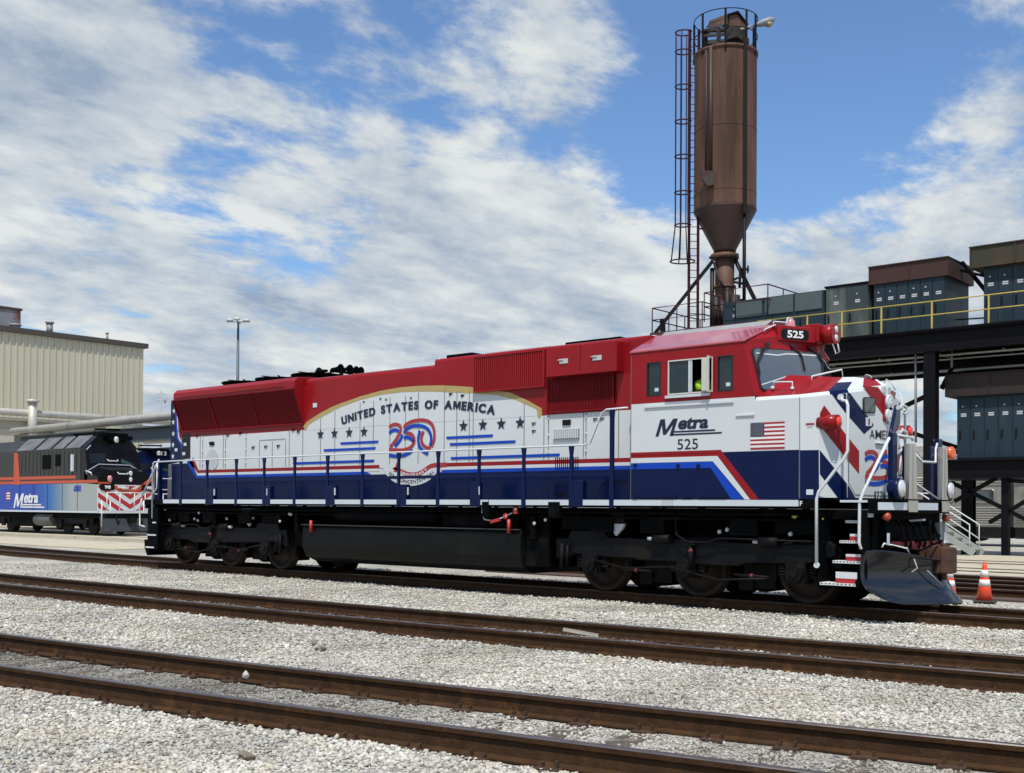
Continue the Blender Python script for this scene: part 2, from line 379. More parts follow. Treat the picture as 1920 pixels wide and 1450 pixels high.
gx = np.concatenate([[-1500, -700, -300, -150, -100, -75], np.arange(-60, -14, 1.0), np.arange(-14, 20, .2), np.arange(20, 40, 1.0), [45, 60, 90, 150, 300, 700, 1500]])
gy = np.concatenate([[-1500, -600, -200, -80, -40, -30, -24], np.arange(-20, -16, .5), np.arange(-16, 3, .2), np.arange(3, 40, 1.0), [45, 60, 90, 150, 300, 700, 1600]])
X, Y = np.meshgrid(gx, gy); Z = gz(X, Y); far = (X < -60) | (X > 40) | (Y > 3.2); Z[far] = -.19
nx, ny = len(gx), len(gy)
me = bpy.data.meshes.new('ground'); me.vertices.add(nx*ny); me.vertices.foreach_set('co', np.stack([X, Y, Z], -1).astype(np.float32).ravel())
ii, jj = np.meshgrid(np.arange(nx-1), np.arange(ny-1)); a = (jj*nx+ii).ravel()
quad = np.stack([a, a+1, a+1+nx, a+nx], -1).astype(np.int32)
me.loops.add(quad.size); me.loops.foreach_set('vertex_index', quad.ravel()); me.polygons.add(len(quad))
me.polygons.foreach_set('loop_start', np.arange(0, quad.size, 4, dtype=np.int32)); me.polygons.foreach_set('loop_total', np.full(len(quad), 4, np.int32))
me.polygons.foreach_set('use_smooth', np.ones(len(quad), bool)); me.update(); me.validate()
ga = me.attributes.new('grime', 'FLOAT', 'POINT'); ga.data.foreach_set('value', grime(X, Y).astype(np.float32).ravel())
me.materials.append(GRAV); o = bpy.data.objects.new('ground', me); COL.objects.link(o); tag(o, 'wide bed of pale grey crushed stone across the rail yard', kind='structure')

# ---------------------------------------------------------------- loose stones lying on the bed
rs = np.random.RandomState(5)
phi = (1+5**.5)/2
IV = np.array([(-1, phi, 0), (1, phi, 0), (-1, -phi, 0), (1, -phi, 0), (0, -1, phi), (0, 1, phi), (0, -1, -phi), (0, 1, -phi), (phi, 0, -1), (phi, 0, 1), (-phi, 0, -1), (-phi, 0, 1)])/1.9
IF = np.array([(0, 11, 5), (0, 5, 1), (0, 1, 7), (0, 7, 10), (0, 10, 11), (1, 5, 9), (5, 11, 4), (11, 10, 2), (10, 7, 6), (7, 1, 8), (3, 9, 4), (3, 4, 2), (3, 2, 6), (3, 6, 8), (3, 8, 9), (4, 9, 5), (2, 4, 11), (6, 2, 10), (8, 6, 7), (9, 8, 1)])
def stone_cloud(px, py, size, sink=.25):
    k = len(px); sh = 1+rs.uniform(-.38, .38, (k, 12, 1)); V = IV[None]*sh
    V = V*np.stack([rs.uniform(.8, 1.35, k), rs.uniform(.65, 1.05, k), rs.uniform(.45, .8, k)], -1)[:, None]
    # random turn: about z, then a tilt
    a = rs.uniform(0, 6.28, k); ca, sa = np.cos(a)[:, None], np.sin(a)[:, None]
    t = rs.uniform(-.5, .5, k); ct, st = np.cos(t)[:, None], np.sin(t)[:, None]
    x, y, z = V[..., 0], V[..., 1], V[..., 2]; y, z = y*ct-z*st, y*st+z*ct; x, y = x*ca-y*sa, x*sa+y*ca
    s = size[:, None]/2; zz = gz(px, py)
    return np.stack([x*s+px[:, None], y*s+py[:, None], z*s+zz[:, None]+s*.35], -1)
def stones_object(name, px, py, size, matl, label):
    V = stone_cloud(px, py, size); k = len(px); F = (IF[None]+12*np.arange(k)[:, None, None]).astype(np.int32)
    me = bpy.data.meshes.new(name); me.vertices.add(k*12); me.vertices.foreach_set('co', V.astype(np.float32).ravel())
    nf = k*20; me.loops.add(nf*3); me.loops.foreach_set('vertex_index', F.ravel()); me.polygons.add(nf)
    me.polygons.foreach_set('loop_start', np.arange(0, nf*3, 3, dtype=np.int32)); me.polygons.foreach_set('loop_total', np.full(nf, 3, np.int32)); me.update()
    at_ = me.attributes.new('grime', 'FLOAT', 'POINT'); at_.data.foreach_set('value', np.repeat(grime(px, py), 12).astype(np.float32))
    me.materials.append(matl); o = bpy.data.objects.new(name, me); COL.objects.link(o); tag(o, label, 'gravel', kind='stuff'); return o
NS = 175000
rr_ = np.exp(rs.uniform(np.log(5.5), np.log(36), NS)); th = rs.uniform(R(40.9-31), R(40.9+31), NS)
px = CAM.x-rr_*np.sin(th); py = CAM.y+rr_*np.cos(th)
sz = rs.uniform(.016, .043, NS)*(1+.25*(rr_ > 14)); big = rs.rand(NS) < .12; sz[big] *= 1.45
ok = py < 3.4
for f in (vcl, vcm, vcf):
    d = np.abs(py-f(px)); ok &= ~((np.abs(d-.75) < .105)); inner = d < .75; ok &= ~(inner & (rs.rand(NS) < .12)); sz = np.where(inner, sz*.8, sz)
stones_object('gravel', px[ok], py[ok], sz[ok], STONE, 'loose pale crushed stones covering the yard between the tracks')

# ---------------------------------------------------------------- tracks
PROF = [(-.07, -.185), (.07, -.185), (.07, -.172), (.014, -.155), (.010, -.06), (.034, -.042), (.036, -.008), (.030, 0), (-.030, 0), (-.036, -.008), (-.034, -.042), (-.010, -.06), (-.014, -.155), (-.07, -.172)]
def rail(cen, off, xs, parent, z0=0):
    mb = MB(); V = []; n = len(PROF)
    for i, x in enumerate(xs):
        x2 = xs[min(i+1, len(xs)-1)]; x1 = xs[max(i-1, 0)]; t = Vector((x2-x1, cen(x2)-cen(x1), 0)).normalized(); nn = Vector((-t.y, t.x, 0))
        c = Vector((x, cen(x), z0))+nn*off
        V += [c+nn*p+Vector((0, 0, q)) for p, q in PROF]
    k = len(xs)
    for i in range(k-1):
        for j in range(n):
            pass
    mb.v = [tuple(v) for v in V]
    for i in range(k-1):
        for j in range(n):
            j2 = (j+1) % n; mb.f.append([i*n+j, i*n+j2, (i+1)*n+j2, (i+1)*n+j]); mb.m.append(1 if j in (6, 7, 8) else 0); mb.s.append(False)
    mb.f.append(list(range(n))[::-1]); mb.m.append(0); mb.s.append(False); mb.f.append(list(range((k-1)*n, k*n))); mb.m.append(0); mb.s.append(False)
    return mb.build('rail', [RAILW, RAILT], parent)
PLATE = mat('tie_plate_rust', (.06, .03, .015), .8, var=.4, nscale=20)
def track(name, label, cen, xs, ties=None, z0=0, gauge=1.505):
    t = thing(name, label, 'railway track', (0, 0, 0))
    for s in (-1, 1): rail(cen, s*gauge/2, xs, t, z0)
    for x in (ties or []):
        dx = .05; a = math.atan2(cen(x+dx)-cen(x-dx), 2*dx)+rnd.uniform(-.02, .02)
        c = Vector((x, cen(x), z0-.192)); Rz = Matrix.Rotation(a, 3, 'Z'); mb = MB()
        l = 1.28+rnd.uniform(-.04, .06); wd = .115; dz = rnd.uniform(-.004, .003)
        mb.box(-wd, wd, -l, l, -.15, dz); mb.v = [tuple(Rz @ Vector(v)+c) for v in mb.v]; to = mb.build('tie', TIE, t)
        pb = MB()
        for s in (-1, 1):
            y = s*gauge/2; pb.box(-.09, .09, y-.17, y+.17, .0035, .020)
            for q in (-1, 1):
                for e in (-1, 1):
                    pb.box(e*.055-.010, e*.055+.010, y+q*.085-.018, y+q*.085+.018, .0205, .048+rnd.uniform(0, .02))
        pb.v = [tuple(Rz @ Vector(v)+c) for v in pb.v]; pb.build('tie_plate', PLATE, to)
    return t
X0 = list(np.arange(-70, 34.1, 1.0))
tieX = lambda a, b, s: list(np.arange(a, b, s))
track('railway_track', 'track under the red white and blue locomotive, its rails shining along the pale ballast', cen_loco, X0, tieX(-11, 17, .56))
track('railway_track', 'dark rusty track on the ballast between the patriotic locomotive and the nearest track', cen_mid, X0, tieX(-7, 17, .56))
track('railway_track', 'nearest track of the photo with dirty stones and weathered ties between its brown rails', cen_front, list(np.arange(-40, 34.1, .5)), tieX(-2, 18, .56))
CONC = mat('pale_concrete', (.47, .42, .31), .9, var=.12, nscale=2, bump=.2, bscale=30, dirt=(.30, .27, .2), dirtamt=.1)
DIRT = mat('brown_ballast', (.10, .065, .05), .95, var=.5, nscale=5, bump=.6, bscale=25)
XB = [-90, -60, -30, 0, 40]
for i, (yy, lb) in enumerate(((6.0, 'reddish track just beyond the orange cones'), (9.0, 'track beside the edge of the beige concrete apron'))):
    mb = MB(); mb.box(-3, 60, yy-1.45, yy+1.45, -.30, -.150+.003*i); tag(mb.build('track_bed', DIRT), 'brown grimy ballast strip under the tracks behind the cones', kind='structure')
    track('railway_track', lb, (lambda q: (lambda x: q))(yy), [-3, 20, 60], tieX(0, 14, .56) if i == 0 else None)
track('railway_track', 'track in the concrete apron under the blue and silver locomotive', lambda x: 12.5, XB, None)
track('railway_track', 'track in the apron beneath the dark locomotive numbered 513', lambda x: 17.3, XB, None)
mb = MB()
for a, b in ((10.4, 11.62), (11.82, 13.18), (13.38, 15.8), (15.95, 16.42), (16.62, 17.98), (18.18, 23)): mb.box(-140, 60, a, b, -.45, -.02)
tag(mb.build('pavement', CONC), 'beige concrete apron strips between the far tracks', kind='structure')
mb = MB(); mb.box(-140, -22, 4.6, 8.9, -.45, -.14); tag(mb.build('path', CONC), 'beige dusty walkway beyond the rear of the locomotive', kind='structure')

# ---------------------------------------------------------------- things lying on the ballast
def rock(loc, sx, sy, sz_, label, seed, colm):
    import bmesh
    bm = bmesh.new(); bmesh.ops.create_icosphere(bm, subdivisions=2, radius=.5); q = random.Random(seed)
    off = [Vector((q.uniform(-1, 1), q.uniform(-1, 1), q.uniform(-1, 1))).normalized() for _ in range(9)]
    for v in bm.verts:
        for d in off:
            k = v.co.dot(d)-.33
            if k > 0: v.co -= d*k
        v.co = Vector((v.co.x*sx, v.co.y*sy, v.co.z*sz_))
    me = bpy.data.meshes.new('rock'); bm.to_mesh(me); bm.free(); me.materials.append(colm); o = bpy.data.objects.new('rock', me); COL.objects.link(o)
    o.location = loc; o.rotation_euler = (q.uniform(-.2, .2), q.uniform(-.2, .2), q.uniform(0, 3)); return tag(o, label, 'rock')
DROCK = mat('brown_rock', (.20, .17, .13), .9, var=.3, nscale=30, bump=.6); PROCK = mat('pale_rock', (.5, .49, .46), .9, var=.2, nscale=30, bump=.5)
p = at(600, 1217, z=-.15); rock(p, .19, .15, .09, 'broad flat brown rock alone on the pale ballast', 1, DROCK)
p = at(590, 1206, z=-.13); rock(p, .09, .08, .08, 'small dark lump resting against the broad flat brown rock', 2, DROCK)
p = at(461, 1268, z=-.13); rock(p+Vector((0, 0, .01)), .11, .09, .10, 'pale stone leaning against the inside of the far rail of the nearest track', 3, PROCK)
p = at(463, 1418, z=-.15); rock(p, .14, .12, .08, 'grey brown rock near the bottom edge of the picture', 4, DROCK)
mb = MB(); a = at(1056, 1182, z=-.06); b = at(1122, 1194, z=-.13); mb.bar(a, b, .10, .012, 0); mb.bar(a+Vector((0, 0, .02)), b+Vector((0, 0, .02)), .02, .03, 0)
tag(mb.build('metal_bar', mat('weathered_plank', (.35, .33, .28), .6, var=.2)), 'bleached flat bar lying across the middle track between its rails', 'metal bar')
CONE = mat('cone_orange', (.85, .075, .025), .45, var=.1, nscale=8, coat=.2); CBASE = mat('cone_base_black', (.03, .03, .03), .7)
CREF = mat('cone_reflective', (.78, .76, .72), .4, var=.06, nscale=20)
def cone(loc, label, rz):
    t = thing('traffic_cone', label, 'traffic cone', loc, 'orange cones on the ballast ahead of the locomotive'); t.rotation_euler = (0, 0, rz)
    H = .74
    def r(z): return .155-(z/H)*.125
    MB().lathe((0, 0, 0), (0, 0, 1), [(.03, r(.03)), (.30, r(.30)), (.50, r(.5)), (.62, r(.62)), (H, r(H)), (H+.012, .018)], 24).build('body', CONE, t)
    b = MB(); b.box(-.20, .20, -.20, .20, 0, .035); b.build('base', CBASE, t, bevel=.012)
    for z0, z1 in ((.30, .42), (.47, .60)):
        MB().lathe((0, 0, 0), (0, 0, 1), [(z0, r(z0)+.004), (z1, r(z1)+.004)], 24).build('reflective_collar', CREF, t)
c = at(1846, 1128, z=-.15); cone((c.x, c.y, -.16), 'upright orange cone with two white collars standing free to the right of the plow', .4)
c = at(1780, 1130, z=-.15); cone((c.x, c.y, -.16), 'orange cone mostly hidden behind the tip of the plow', .1)
# ---------------------------------------------------------------- background: warehouse and pipes
def siding(name, col):
    m = mat(name, col, .55, var=.05, nscale=.6, dirt=tuple(x*.8 for x in col), dirtamt=.15, streak=12); return m
TAN = siding('tan_siding', (.50, .475, .36)); TAND = mat('brown_trim', (.06, .05, .04), .6)
bw = thing('warehouse', 'tan ribbed metal warehouse with flat dark roof edge at the left', 'building', (-85, 30, 0))
def rel(o, t):                                                            # built in place, then hung on the thing's base
    o.parent = t; o.matrix_parent_inverse = t.matrix_basis.inverted(); return o
bx, by0, by1, bz = -85.0, 8.0, 43.6, 17.6
mb = MB(); mb.box(bx-40, bx, by0, by1, -.3, bz-.35)
n = int((by1-by0)/.62)
for i in range(n):
    y = by0+.31+i*.62; mb.bar((bx+.03, y, 6.0), (bx+.03, y, bz-.36), .13, .10, 0, up=(1, 0, 0))
rel(mb.build('wall', TAN), bw)
mb = MB(); mb.box(bx-40.2, bx+.35, by0-.2, by1+.35, bz-.34, bz+.12); rel(mb.build('roof', TAND), bw)
for y, h, r in ((34.3, 1.0, .3), (40.2, .7, .12), (31.0, .35, .4)):
    mb = MB(); mb.cyl((bx-1, y, bz+.1), (bx-1, y, bz+.1+h), r, 12); mb.cyl((bx-1, y, bz+.1+h), (bx-1, y, bz+.25+h), r*1.35, 12); rel(mb.build('roof_vent', GREY), bw)
mb = MB(); mb.bar((bx+.2, 41.4, 10.3), (bx+.2, 43.3, 10.3), .12, .25); mb.bar((bx+.1, 41.0, 10.05), (bx+.1, 41.6, 10.05), .3, .2); rel(mb.build('wall_bracket', LGREY), bw)
hv = thing('rooftop_unit', 'rust stained grey box unit standing on the warehouse roof', 'rooftop unit', (bx-3, 29.6, bz+.12))
RSG = mat('rust_stained_grey', (.22, .23, .25), .6, var=.15, nscale=.7, dirt=(.13, .035, .02), dirtamt=.5)
mb = MB(); mb.box(-1.4, 1.4, -2.0, 2.2, .003, 1.9); mb.build('casing', RSG, hv, bevel=.04)
mb = MB(); mb.box(-1.5, 1.5, -2.1, 2.3, 1.9, 2.1); mb.build('lid', RUST, hv)
# low concrete annex in front of the warehouse
ax = thing('concrete_annex', 'low grey beige concrete annex with deep ledges below the warehouse', 'building', (-80, 24, 0))
mb = MB(); mb.box(-92, -80, 5, 36.2, -.3, 8.0); rel(mb.build('wall', mat('annex_concrete', (.36, .33, .27), .85, var=.15, nscale=.5)), ax)
mb = MB(); mb.box(-92, -79.3, 5, 36.4, 8.0, 9.0); mb.box(-92, -79.6, 5, 32, 6.0, 6.5); rel(mb.build('ledge', mat('annex_ledge', (.42, .39, .32), .8, var=.1, nscale=.5)), ax)
mb = MB()
for y in (26.2, 31.5, 20.6): mb.box(-79.95, -79.2, y, y+1.6, -.3, 7.99)
rel(mb.build('pillar', mat('annex_pillar', (.46, .43, .36), .8, var=.1)), ax)
PIPE = mat('pipe_jacket', (.50, .48, .42), .5, .2, var=.12, nscale=1.2, dirt=(.33, .31, .26), dirtamt=.25)
PBLUE = mat('bluegrey_girder', (.060, .085, .095), .5, var=.15, nscale=.6)
pw = thing('wall_pipe', 'pale insulated pipe running level in front of the annex ledge', 'pipe', (-79, 24, 9.3))
mb = MB(); mb.tube([(-78.9, 10, 9.35), (-78.9, 46, 9.55)], .30, 12); rel(mb.build('pipe', PIPE), pw)
mb = MB(); mb.tube([(-78.9, 10, 8.75), (-78.9, 46, 8.95)], .12, 8); rel(mb.build('small_pipe', PIPE), pw)
mb = MB(); mb.cyl((-78.6, 29.1, 6.3), (-78.6, 29.1, 10.4), .38, 12); mb.cyl((-78.6, 29.1, 10.4), (-78.6, 29.1, 10.62), .55, 12); rel(mb.build('riser', PIPE), pw)
pb = thing('pipe_bridge', 'long pale pipe on a blue grey girder passing behind the two rear locomotives', 'pipe bridge', (-50, 20, 0))
mb = MB(); mb.tube([(-63.0, 20, 6.75), (-9.0, 20, 7.15)], .26, 12)
for x in range(-60, -10, 5): mb.cyl((x, 20, 6.75+(x+63)*.0074), (x+.12, 20, 6.75+(x+63)*.0074), .285, 12)
rel(mb.build('pipe', PIPE), pb)
mb = MB(); mb.box(-62, -9, 20.1, 20.4, 5.55, 6.28); mb.box(-62, -9, 19.8, 20.6, 6.283, 6.36); mb.box(-62, -9, 19.85, 20.55, 5.48, 5.547); rel(mb.build('girder', PBLUE), pb)
for x in (-33.0, -20.0):
    mb = MB(); mb.box(x-.16, x+.16, 20.05, 20.45, -.3, 5.475); rel(mb.build('column', PBLUE), pb)
pc = thing('pipe_bridge', 'second lower pipe and girder glimpsed between the dark locomotive and the starry end panel', 'pipe bridge', (-50, 30, 0))
mb = MB(); mb.tube([(-62, 30, 6.55), (-16, 30, 6.75)], .28, 12); rel(mb.build('pipe', PIPE), pc)
mb = MB(); mb.box(-62, -16, 30.1, 30.4, 5.2, 5.95); rel(mb.build('girder', PBLUE), pc)
for x in (-54.0, -50.3, -44, -30):
    mb = MB(); mb.box(x-.2, x+.2, 30.05, 30.45, -.3, 5.195); rel(mb.build('column', PBLUE), pc)
# light pole
lp = thing('light_mast', 'tall slim floodlight mast rising behind the rear hood', 'light pole', (-83, 53.5, -.2))
MB().tube([(0, 0, 0), (0, 0, 21.3)], [.24, .12], 10).build('mast', mat('mast_grey', (.08, .10, .11), .5), lp)
mb = MB(); mb.bar((-.9, -.9, 21.2), (.9, .9, 21.2), .1, .1); mb.bar((-.9, .9, 21.2), (.9, -.9, 21.2), .1, .1); mb.build('crossarm', GREY, lp)
for a in (.785, 2.356, 3.93, 5.5):
    mb = MB(); c = Vector((math.cos(a)*.85, math.sin(a)*.85, 21.45)); mb.lathe(c, (0, 0, 1), [(-.22, .16), (-.18, .36), (0, .30), (.1, .10)], 12); mb.build('lamp_head', LGREY, lp)
ap = thing('antenna_pole', 'thin pole with small aerials beside the warehouse corner', 'antenna', (-84, 45, -.2))
mb = MB(); mb.cyl((0, 0, 0), (0, 0, 13.3), .06, 6); mb.bar((-.3, -.3, 12.9), (.3, .3, 12.9), .05, .05); mb.bar((-.4, -.4, 12.2), (.3, .3, 12.2), .05, .05); mb.cyl((.3, .3, 12), (.3, .3, 12.6), .09, 6); mb.build('pole', GREY, ap)

# ---------------------------------------------------------------- sand tower
SILO = mat('silo_paint', (.150, .078, .054), .62, var=.36, nscale=1.3, bump=.25, bscale=6, dirt=(.050, .024, .015), dirtamt=.38, streak=9, spec=.25)
SILOR = mat('oxide_ladder', (.045, .012, .018), .6, var=.2, spec=.2)
DIRON = mat('dark_iron', (.008, .007, .009), .6, var=.3, spec=.2)
st = thing('sand_silo', 'tall brown sanding silo with conical bottom above the locomotive cab', 'silo', (-8.25, 26, -.2))
SX, SY = -8.25, 26.0
SR = 1.37
mb = MB(); mb.lathe((SX, SY, 0), (0, 0, 1), [(14.75, SR), (14.80, SR), (15.0, SR), (17, SR), (18.2, SR), (19, SR), (20, SR), (21.5, SR), (21.55, SR), (21.56, SR+.05), (21.68, SR+.05), (21.7, SR*.98), (22.15, .3)], 48)
rel(mb.build('shell', SILO), st)
mb = MB(); mb.lathe((SX, SY, 18.2), (0, 0, 1), [(0, SR+.003), (.002, SR+.010), (.03, SR+.010), (.032, SR+.003)], 48); mb.lathe((SX, SY, 15.4), (0, 0, 1), [(0, SR+.003), (.002, SR+.010), (.03, SR+.010), (.032, SR+.003)], 48); rel(mb.build('weld_band', SILO), st)
mb = MB(); mb.lathe((SX, SY, 0), (0, 0, 1), [(12.88, .48), (13.0, .50), (14.70, SR+.01), (14.747, SR+.02)], 48); rel(mb.build('hopper', mat('hopper_brown', (.050, .024, .019), .6, var=.2, nscale=1, dirt=(.02, .012, .010), dirtamt=.2)), st)
mb = MB(); mb.cyl((SX, SY, 9.4), (SX, SY, 12.88), .42, 24); mb.cyl((SX, SY, 12.6), (SX, SY, 12.8), .62, 24); mb.cyl((SX, SY, 11.3), (SX, SY, 11.4), .5, 24); rel(mb.build('outlet_neck', SILO), st)
f2 = Vector((FW.x, FW.y, 0)).normalized(); r2 = Vector((RI.x, RI.y, 0)).normalized()
def sp(a, b, z): return Vector((SX, SY, 0))+r2*a-f2*b+Vector((0, 0, z))
mb = MB(); mb.bar(sp(.62, 1.30, 14.3), sp(.62, 1.30, 21.9), .16, .12, 0, up=f2); mb.cyl(sp(.62, 1.2, 9.5), sp(.62, 1.2, 14.4), .08, 8); rel(mb.build('fill_pipe', DIRON), st)
mb = MB(); mb.cyl(sp(-.85, 1.12, 15.9), sp(-.85, 1.12, 21.6), .10, 8); mb.cyl(sp(-1.02, .98, 15.9), sp(-1.02, .98, 21.5), .05, 8); mb.prism([sp(-1.28, 1.0, 16.2), sp(-.72, 1.2, 16.1), sp(-.75, 1.25, 15.5), sp(-1.0, 1.15, 15.45), sp(-1.25, 1.0, 15.85)], -f2*.25); rel(mb.build('down_pipe', mat('down_pipe_brown', (.035, .018, .014), .6, var=.3)), st)
# neck machinery
mb = MB()
for a, b, r, z0, z1 in ((-.45, .35, .16, 9.5, 10.9), (.35, .5, .24, 9.9, 10.9), (.0, .6, .12, 9.4, 11.2), (-.55, 0, .1, 9.4, 12.2), (.62, .1, .2, 9.9, 10.8), (-.25, .7, .14, 9.5, 10.6)):
    mb.cyl(sp(a, b, z0), sp(a, b, z1), r, 12)
for q in (((-.5, .2, 12.4), (-.35, .5, 11.6), (-.1, .55, 11.2)), ((.45, .2, 12.5), (.65, .2, 12), (.6, .3, 11.3)), ((-.75, .3, 12.6), (.45, .5, 12.65)), ((.7, .3, 12.1), (1.0, .3, 12.1)), ((.3, .5, 11.6), (.75, .4, 11.8)), ((.3, .5, 11.5), (.7, .4, 11.45))):
    mb.tube([sp(*p) for p in q], .06, 6)
mb.lathe(sp(.95, .3, 12.1), r2, [(0, .18), (.03, .18)], 10)
rel(mb.build('valve_gear', mat('valve_grime', (.02, .014, .012), .6, .2, var=.5, nscale=3)), st)
for a, b, c, d in ((-.55, .0, 12.5, 0), (.45, .0, 12.6, 1)):
    mb = MB(); e = (-3.15, 0, 9.2) if d == 0 else (1.55, 0, 10.4); mb.bar(sp(a, b, c), sp(*e), .13, .16); 
    if d == 0: mb.bar(sp(-2.75, 0, 9.9), sp(-2.72, 0, 9.2), .16, .2)
    rel(mb.build('brace', DIRON), st)
# platform under the neck with railings
pl = thing('silo_platform', 'railed iron service platform around the neck of the silo', 'platform', (SX, SY, 9))
mb = MB(); mb.box(SX-2.4, SX+3.4, SY-2.3, SY+1.9, 9.0, 9.28); rel(mb.build('deck', RUST), pl)
mb = MB()
def railbox(mb, x0, x1, y0, y1, z, h=1.05, st_=1.2, r=.028):
    cs = [(x0, y0), (x1, y0), (x1, y1), (x0, y1)]
    for hh in (h, h*.52): mb.tube([(x, y, z+hh) for x, y in cs], r, 6, closed=True)
    for i in range(4):
        a = cs[i]; b = cs[(i+1) % 4]; n = max(1, int(math.hypot(b[0]-a[0], b[1]-a[1])/st_))
        for k in range(n): mb.cyl((a[0]+(b[0]-a[0])*k/n, a[1]+(b[1]-a[1])*k/n, z), (a[0]+(b[0]-a[0])*k/n, a[1]+(b[1]-a[1])*k/n, z+h), r*.9, 6)
railbox(mb, SX-2.35, SX+.2, SY-2.2, SY+1.8, 9.28, 1.1); railbox(mb, SX+.3, SX+3.3, SY-2.2, SY+1.8, 9.5, 1.25)
rel(mb.build('railing', SILOR), pl)
mb = MB()
for x in (SX-2.2, SX+3.1):
    for y in (SY-2.1, SY+1.7): mb.box(x-.13, x+.13, y-.13, y+.13, -.3, 8.997)
rel(mb.build('leg', DIRON), pl)
mb = MB(); mb.box(SX+1.9, SX+3.0, SY-.5, SY+1.2, 9.285, 10.35); mb.box(SX+2.9, SX+3.5, SY-1.8, SY-.6, 9.285, 10.1); rel(mb.build('control_box', mat('box_slate', (.055, .065, .075), .5, var=.2)), pl)
# ladder with cage
ld = thing('caged_ladder', 'dark red caged ladder climbing the left side of the silo', 'ladder', tuple(sp(-1.8, 0, 9.3)))
mb = MB()
for a in (-1.62, -1.22):
    mb.bar(sp(a, .2, 9.3), sp(a, .2, 22.75), .09, .09)
z = 9.5
while z < 22.6: mb.cyl(sp(-1.62, .2, z), sp(-1.22, .2, z), .018, 5); z += .32
for z in (13.9, 17.0, 20.0): mb.bar(sp(-1.25, .2, z), sp(-1.0, .2, z), .06, .06)
rel(mb.build('rails_and_rungs', SILOR), ld)
mb = MB()
def hoop(z, r, cx=-1.62, full=False):
    pts = [sp(cx-.28+math.cos(t)*r, .2+math.sin(t)*r*.9, z) for t in [R(20+i*20) for i in range(17)]]
    mb.tube(pts, .032, 6, closed=full)
hz = [12.45, 14.05, 15.5, 17.1, 18.65, 20.2, 21.75, 22.6]
for i, z in enumerate(hz): hoop(z, .55 if i == 0 else .36, full=(i == 0))
for t in (60, 110, 160, 210, 260, 300):
    pts = [sp(-1.9+math.cos(R(t))*(.55 if i == 0 else .36), .2+math.sin(R(t))*(.5 if i == 0 else .32), z) for i, z in enumerate(hz)]
    mb.tube(pts, .026, 5)
rel(mb.build('cage', SILOR), ld)
# head house, top railing
hh = thing('silo_headhouse', 'rusty broken sheet metal head house on top of the silo', 'head house', (SX, SY, 21.9))
RP = mat('peeling_rust', (.12, .07, .045), .75, var=.4, nscale=2, dirt=(.06, .018, .012), dirtamt=.5)
mb = MB()
mb.prism([sp(.05, .6, 22.3), sp(.85, .2, 22.2), sp(.85, .2, 23.0), sp(.45, .4, 23.35), sp(.05, .6, 23.2)], f2*1.2)
mb.prism([sp(-.8, .4, 22.75), sp(.0, .6, 22.85), sp(.0, .6, 23.3), sp(-.8, .4, 23.05)], f2*.08); mb.prism([sp(-.8, .4, 22.9), sp(.0, .6, 23.1), sp(.0, 0, 23.25), sp(-.8, -.4, 23.05)], (0, 0, .05))
rel(mb.build('wall', RP), hh)
mb = MB(); mb.prism([sp(-.05, .75, 23.15), sp(.45, .5, 23.40), sp(.95, .2, 22.95), sp(.97, .2, 23.02), sp(.45, .5, 23.48), sp(-.05, .75, 23.22)], f2*1.3); rel(mb.build('roof', DIRON), hh)
mb = MB()
for a, b, c, d in ((-.95, .2, 21.9, 22.7), (-.4, .5, 21.9, 22.7), (.1, .6, 21.9, 22.6), (.7, .3, 21.9, 22.6), (.95, 0, 21.9, 22.3)): mb.bar(sp(a, b, c), sp(a, b, d), .14, .14)
mb.bar(sp(-1.1, .4, 22.6), sp(.9, .3, 22.75), .25, .1); mb.bar(sp(-1.1, .45, 22.35), sp(.6, .5, 22.5), .1, .12); mb.bar(sp(-.9, .5, 22.0), sp(.9, .5, 22.1), .4, .18); mb.box(SX+.35, SX+.95, SY-.7, SY+.1, 22.05, 22.5)
rel(mb.build('machinery', mat('black_grime', (.035, .028, .024), .7, var=.5, nscale=4)), hh)
tr = thing('silo_top_railing', 'round guard railing circling the silo top', 'railing', (SX, SY, 21.6))
mb = MB(); rr2 = SR+.02
for z in (23.2, 22.4): mb.tube([(SX+math.cos(R(i*10))*rr2, SY+math.sin(R(i*10))*rr2, z) for i in range(36)], .022, 5, closed=True)
for t in (8, 58, 108, 158, 205, 255, 300, 340): mb.bar((SX+math.cos(R(t))*rr2, SY+math.sin(R(t))*rr2, 21.4), (SX+math.cos(R(t))*rr2, SY+math.sin(R(t))*rr2, 23.2), .07, .07)
rel(mb.build('rails', DIRON), tr)
fl = thing('silo_floodlight', 'cobra head lamp on an arm at the top of the silo', 'street lamp', tuple(sp(.1, .9, 22.4)))
mb = MB(); mb.tube([sp(.1, .9, 22.35), sp(1.2, .6, 22.78)], .055, 8); rel(mb.build('arm', GREY), fl)
mb = MB(); mb.lathe(sp(1.15, .6, 22.76), (r2+Vector((0, 0, .33))), [(0, .06), (.15, .10), (.4, .17), (.75, .17), (.9, .10), (.95, .01)], 12); rel(mb.build('housing', mat('lamp_grey', (.20, .22, .22), .5)), fl)
mb = MB(); mb.lathe(sp(1.78, .6, 22.86), Vector((.1, 0, -1)), [(0, .17), (.1, .15), (.17, .05), (.18, .01)], 12); rel(mb.build('lens', mat('amber_glass', (.30, .24, .12), .3)), fl)

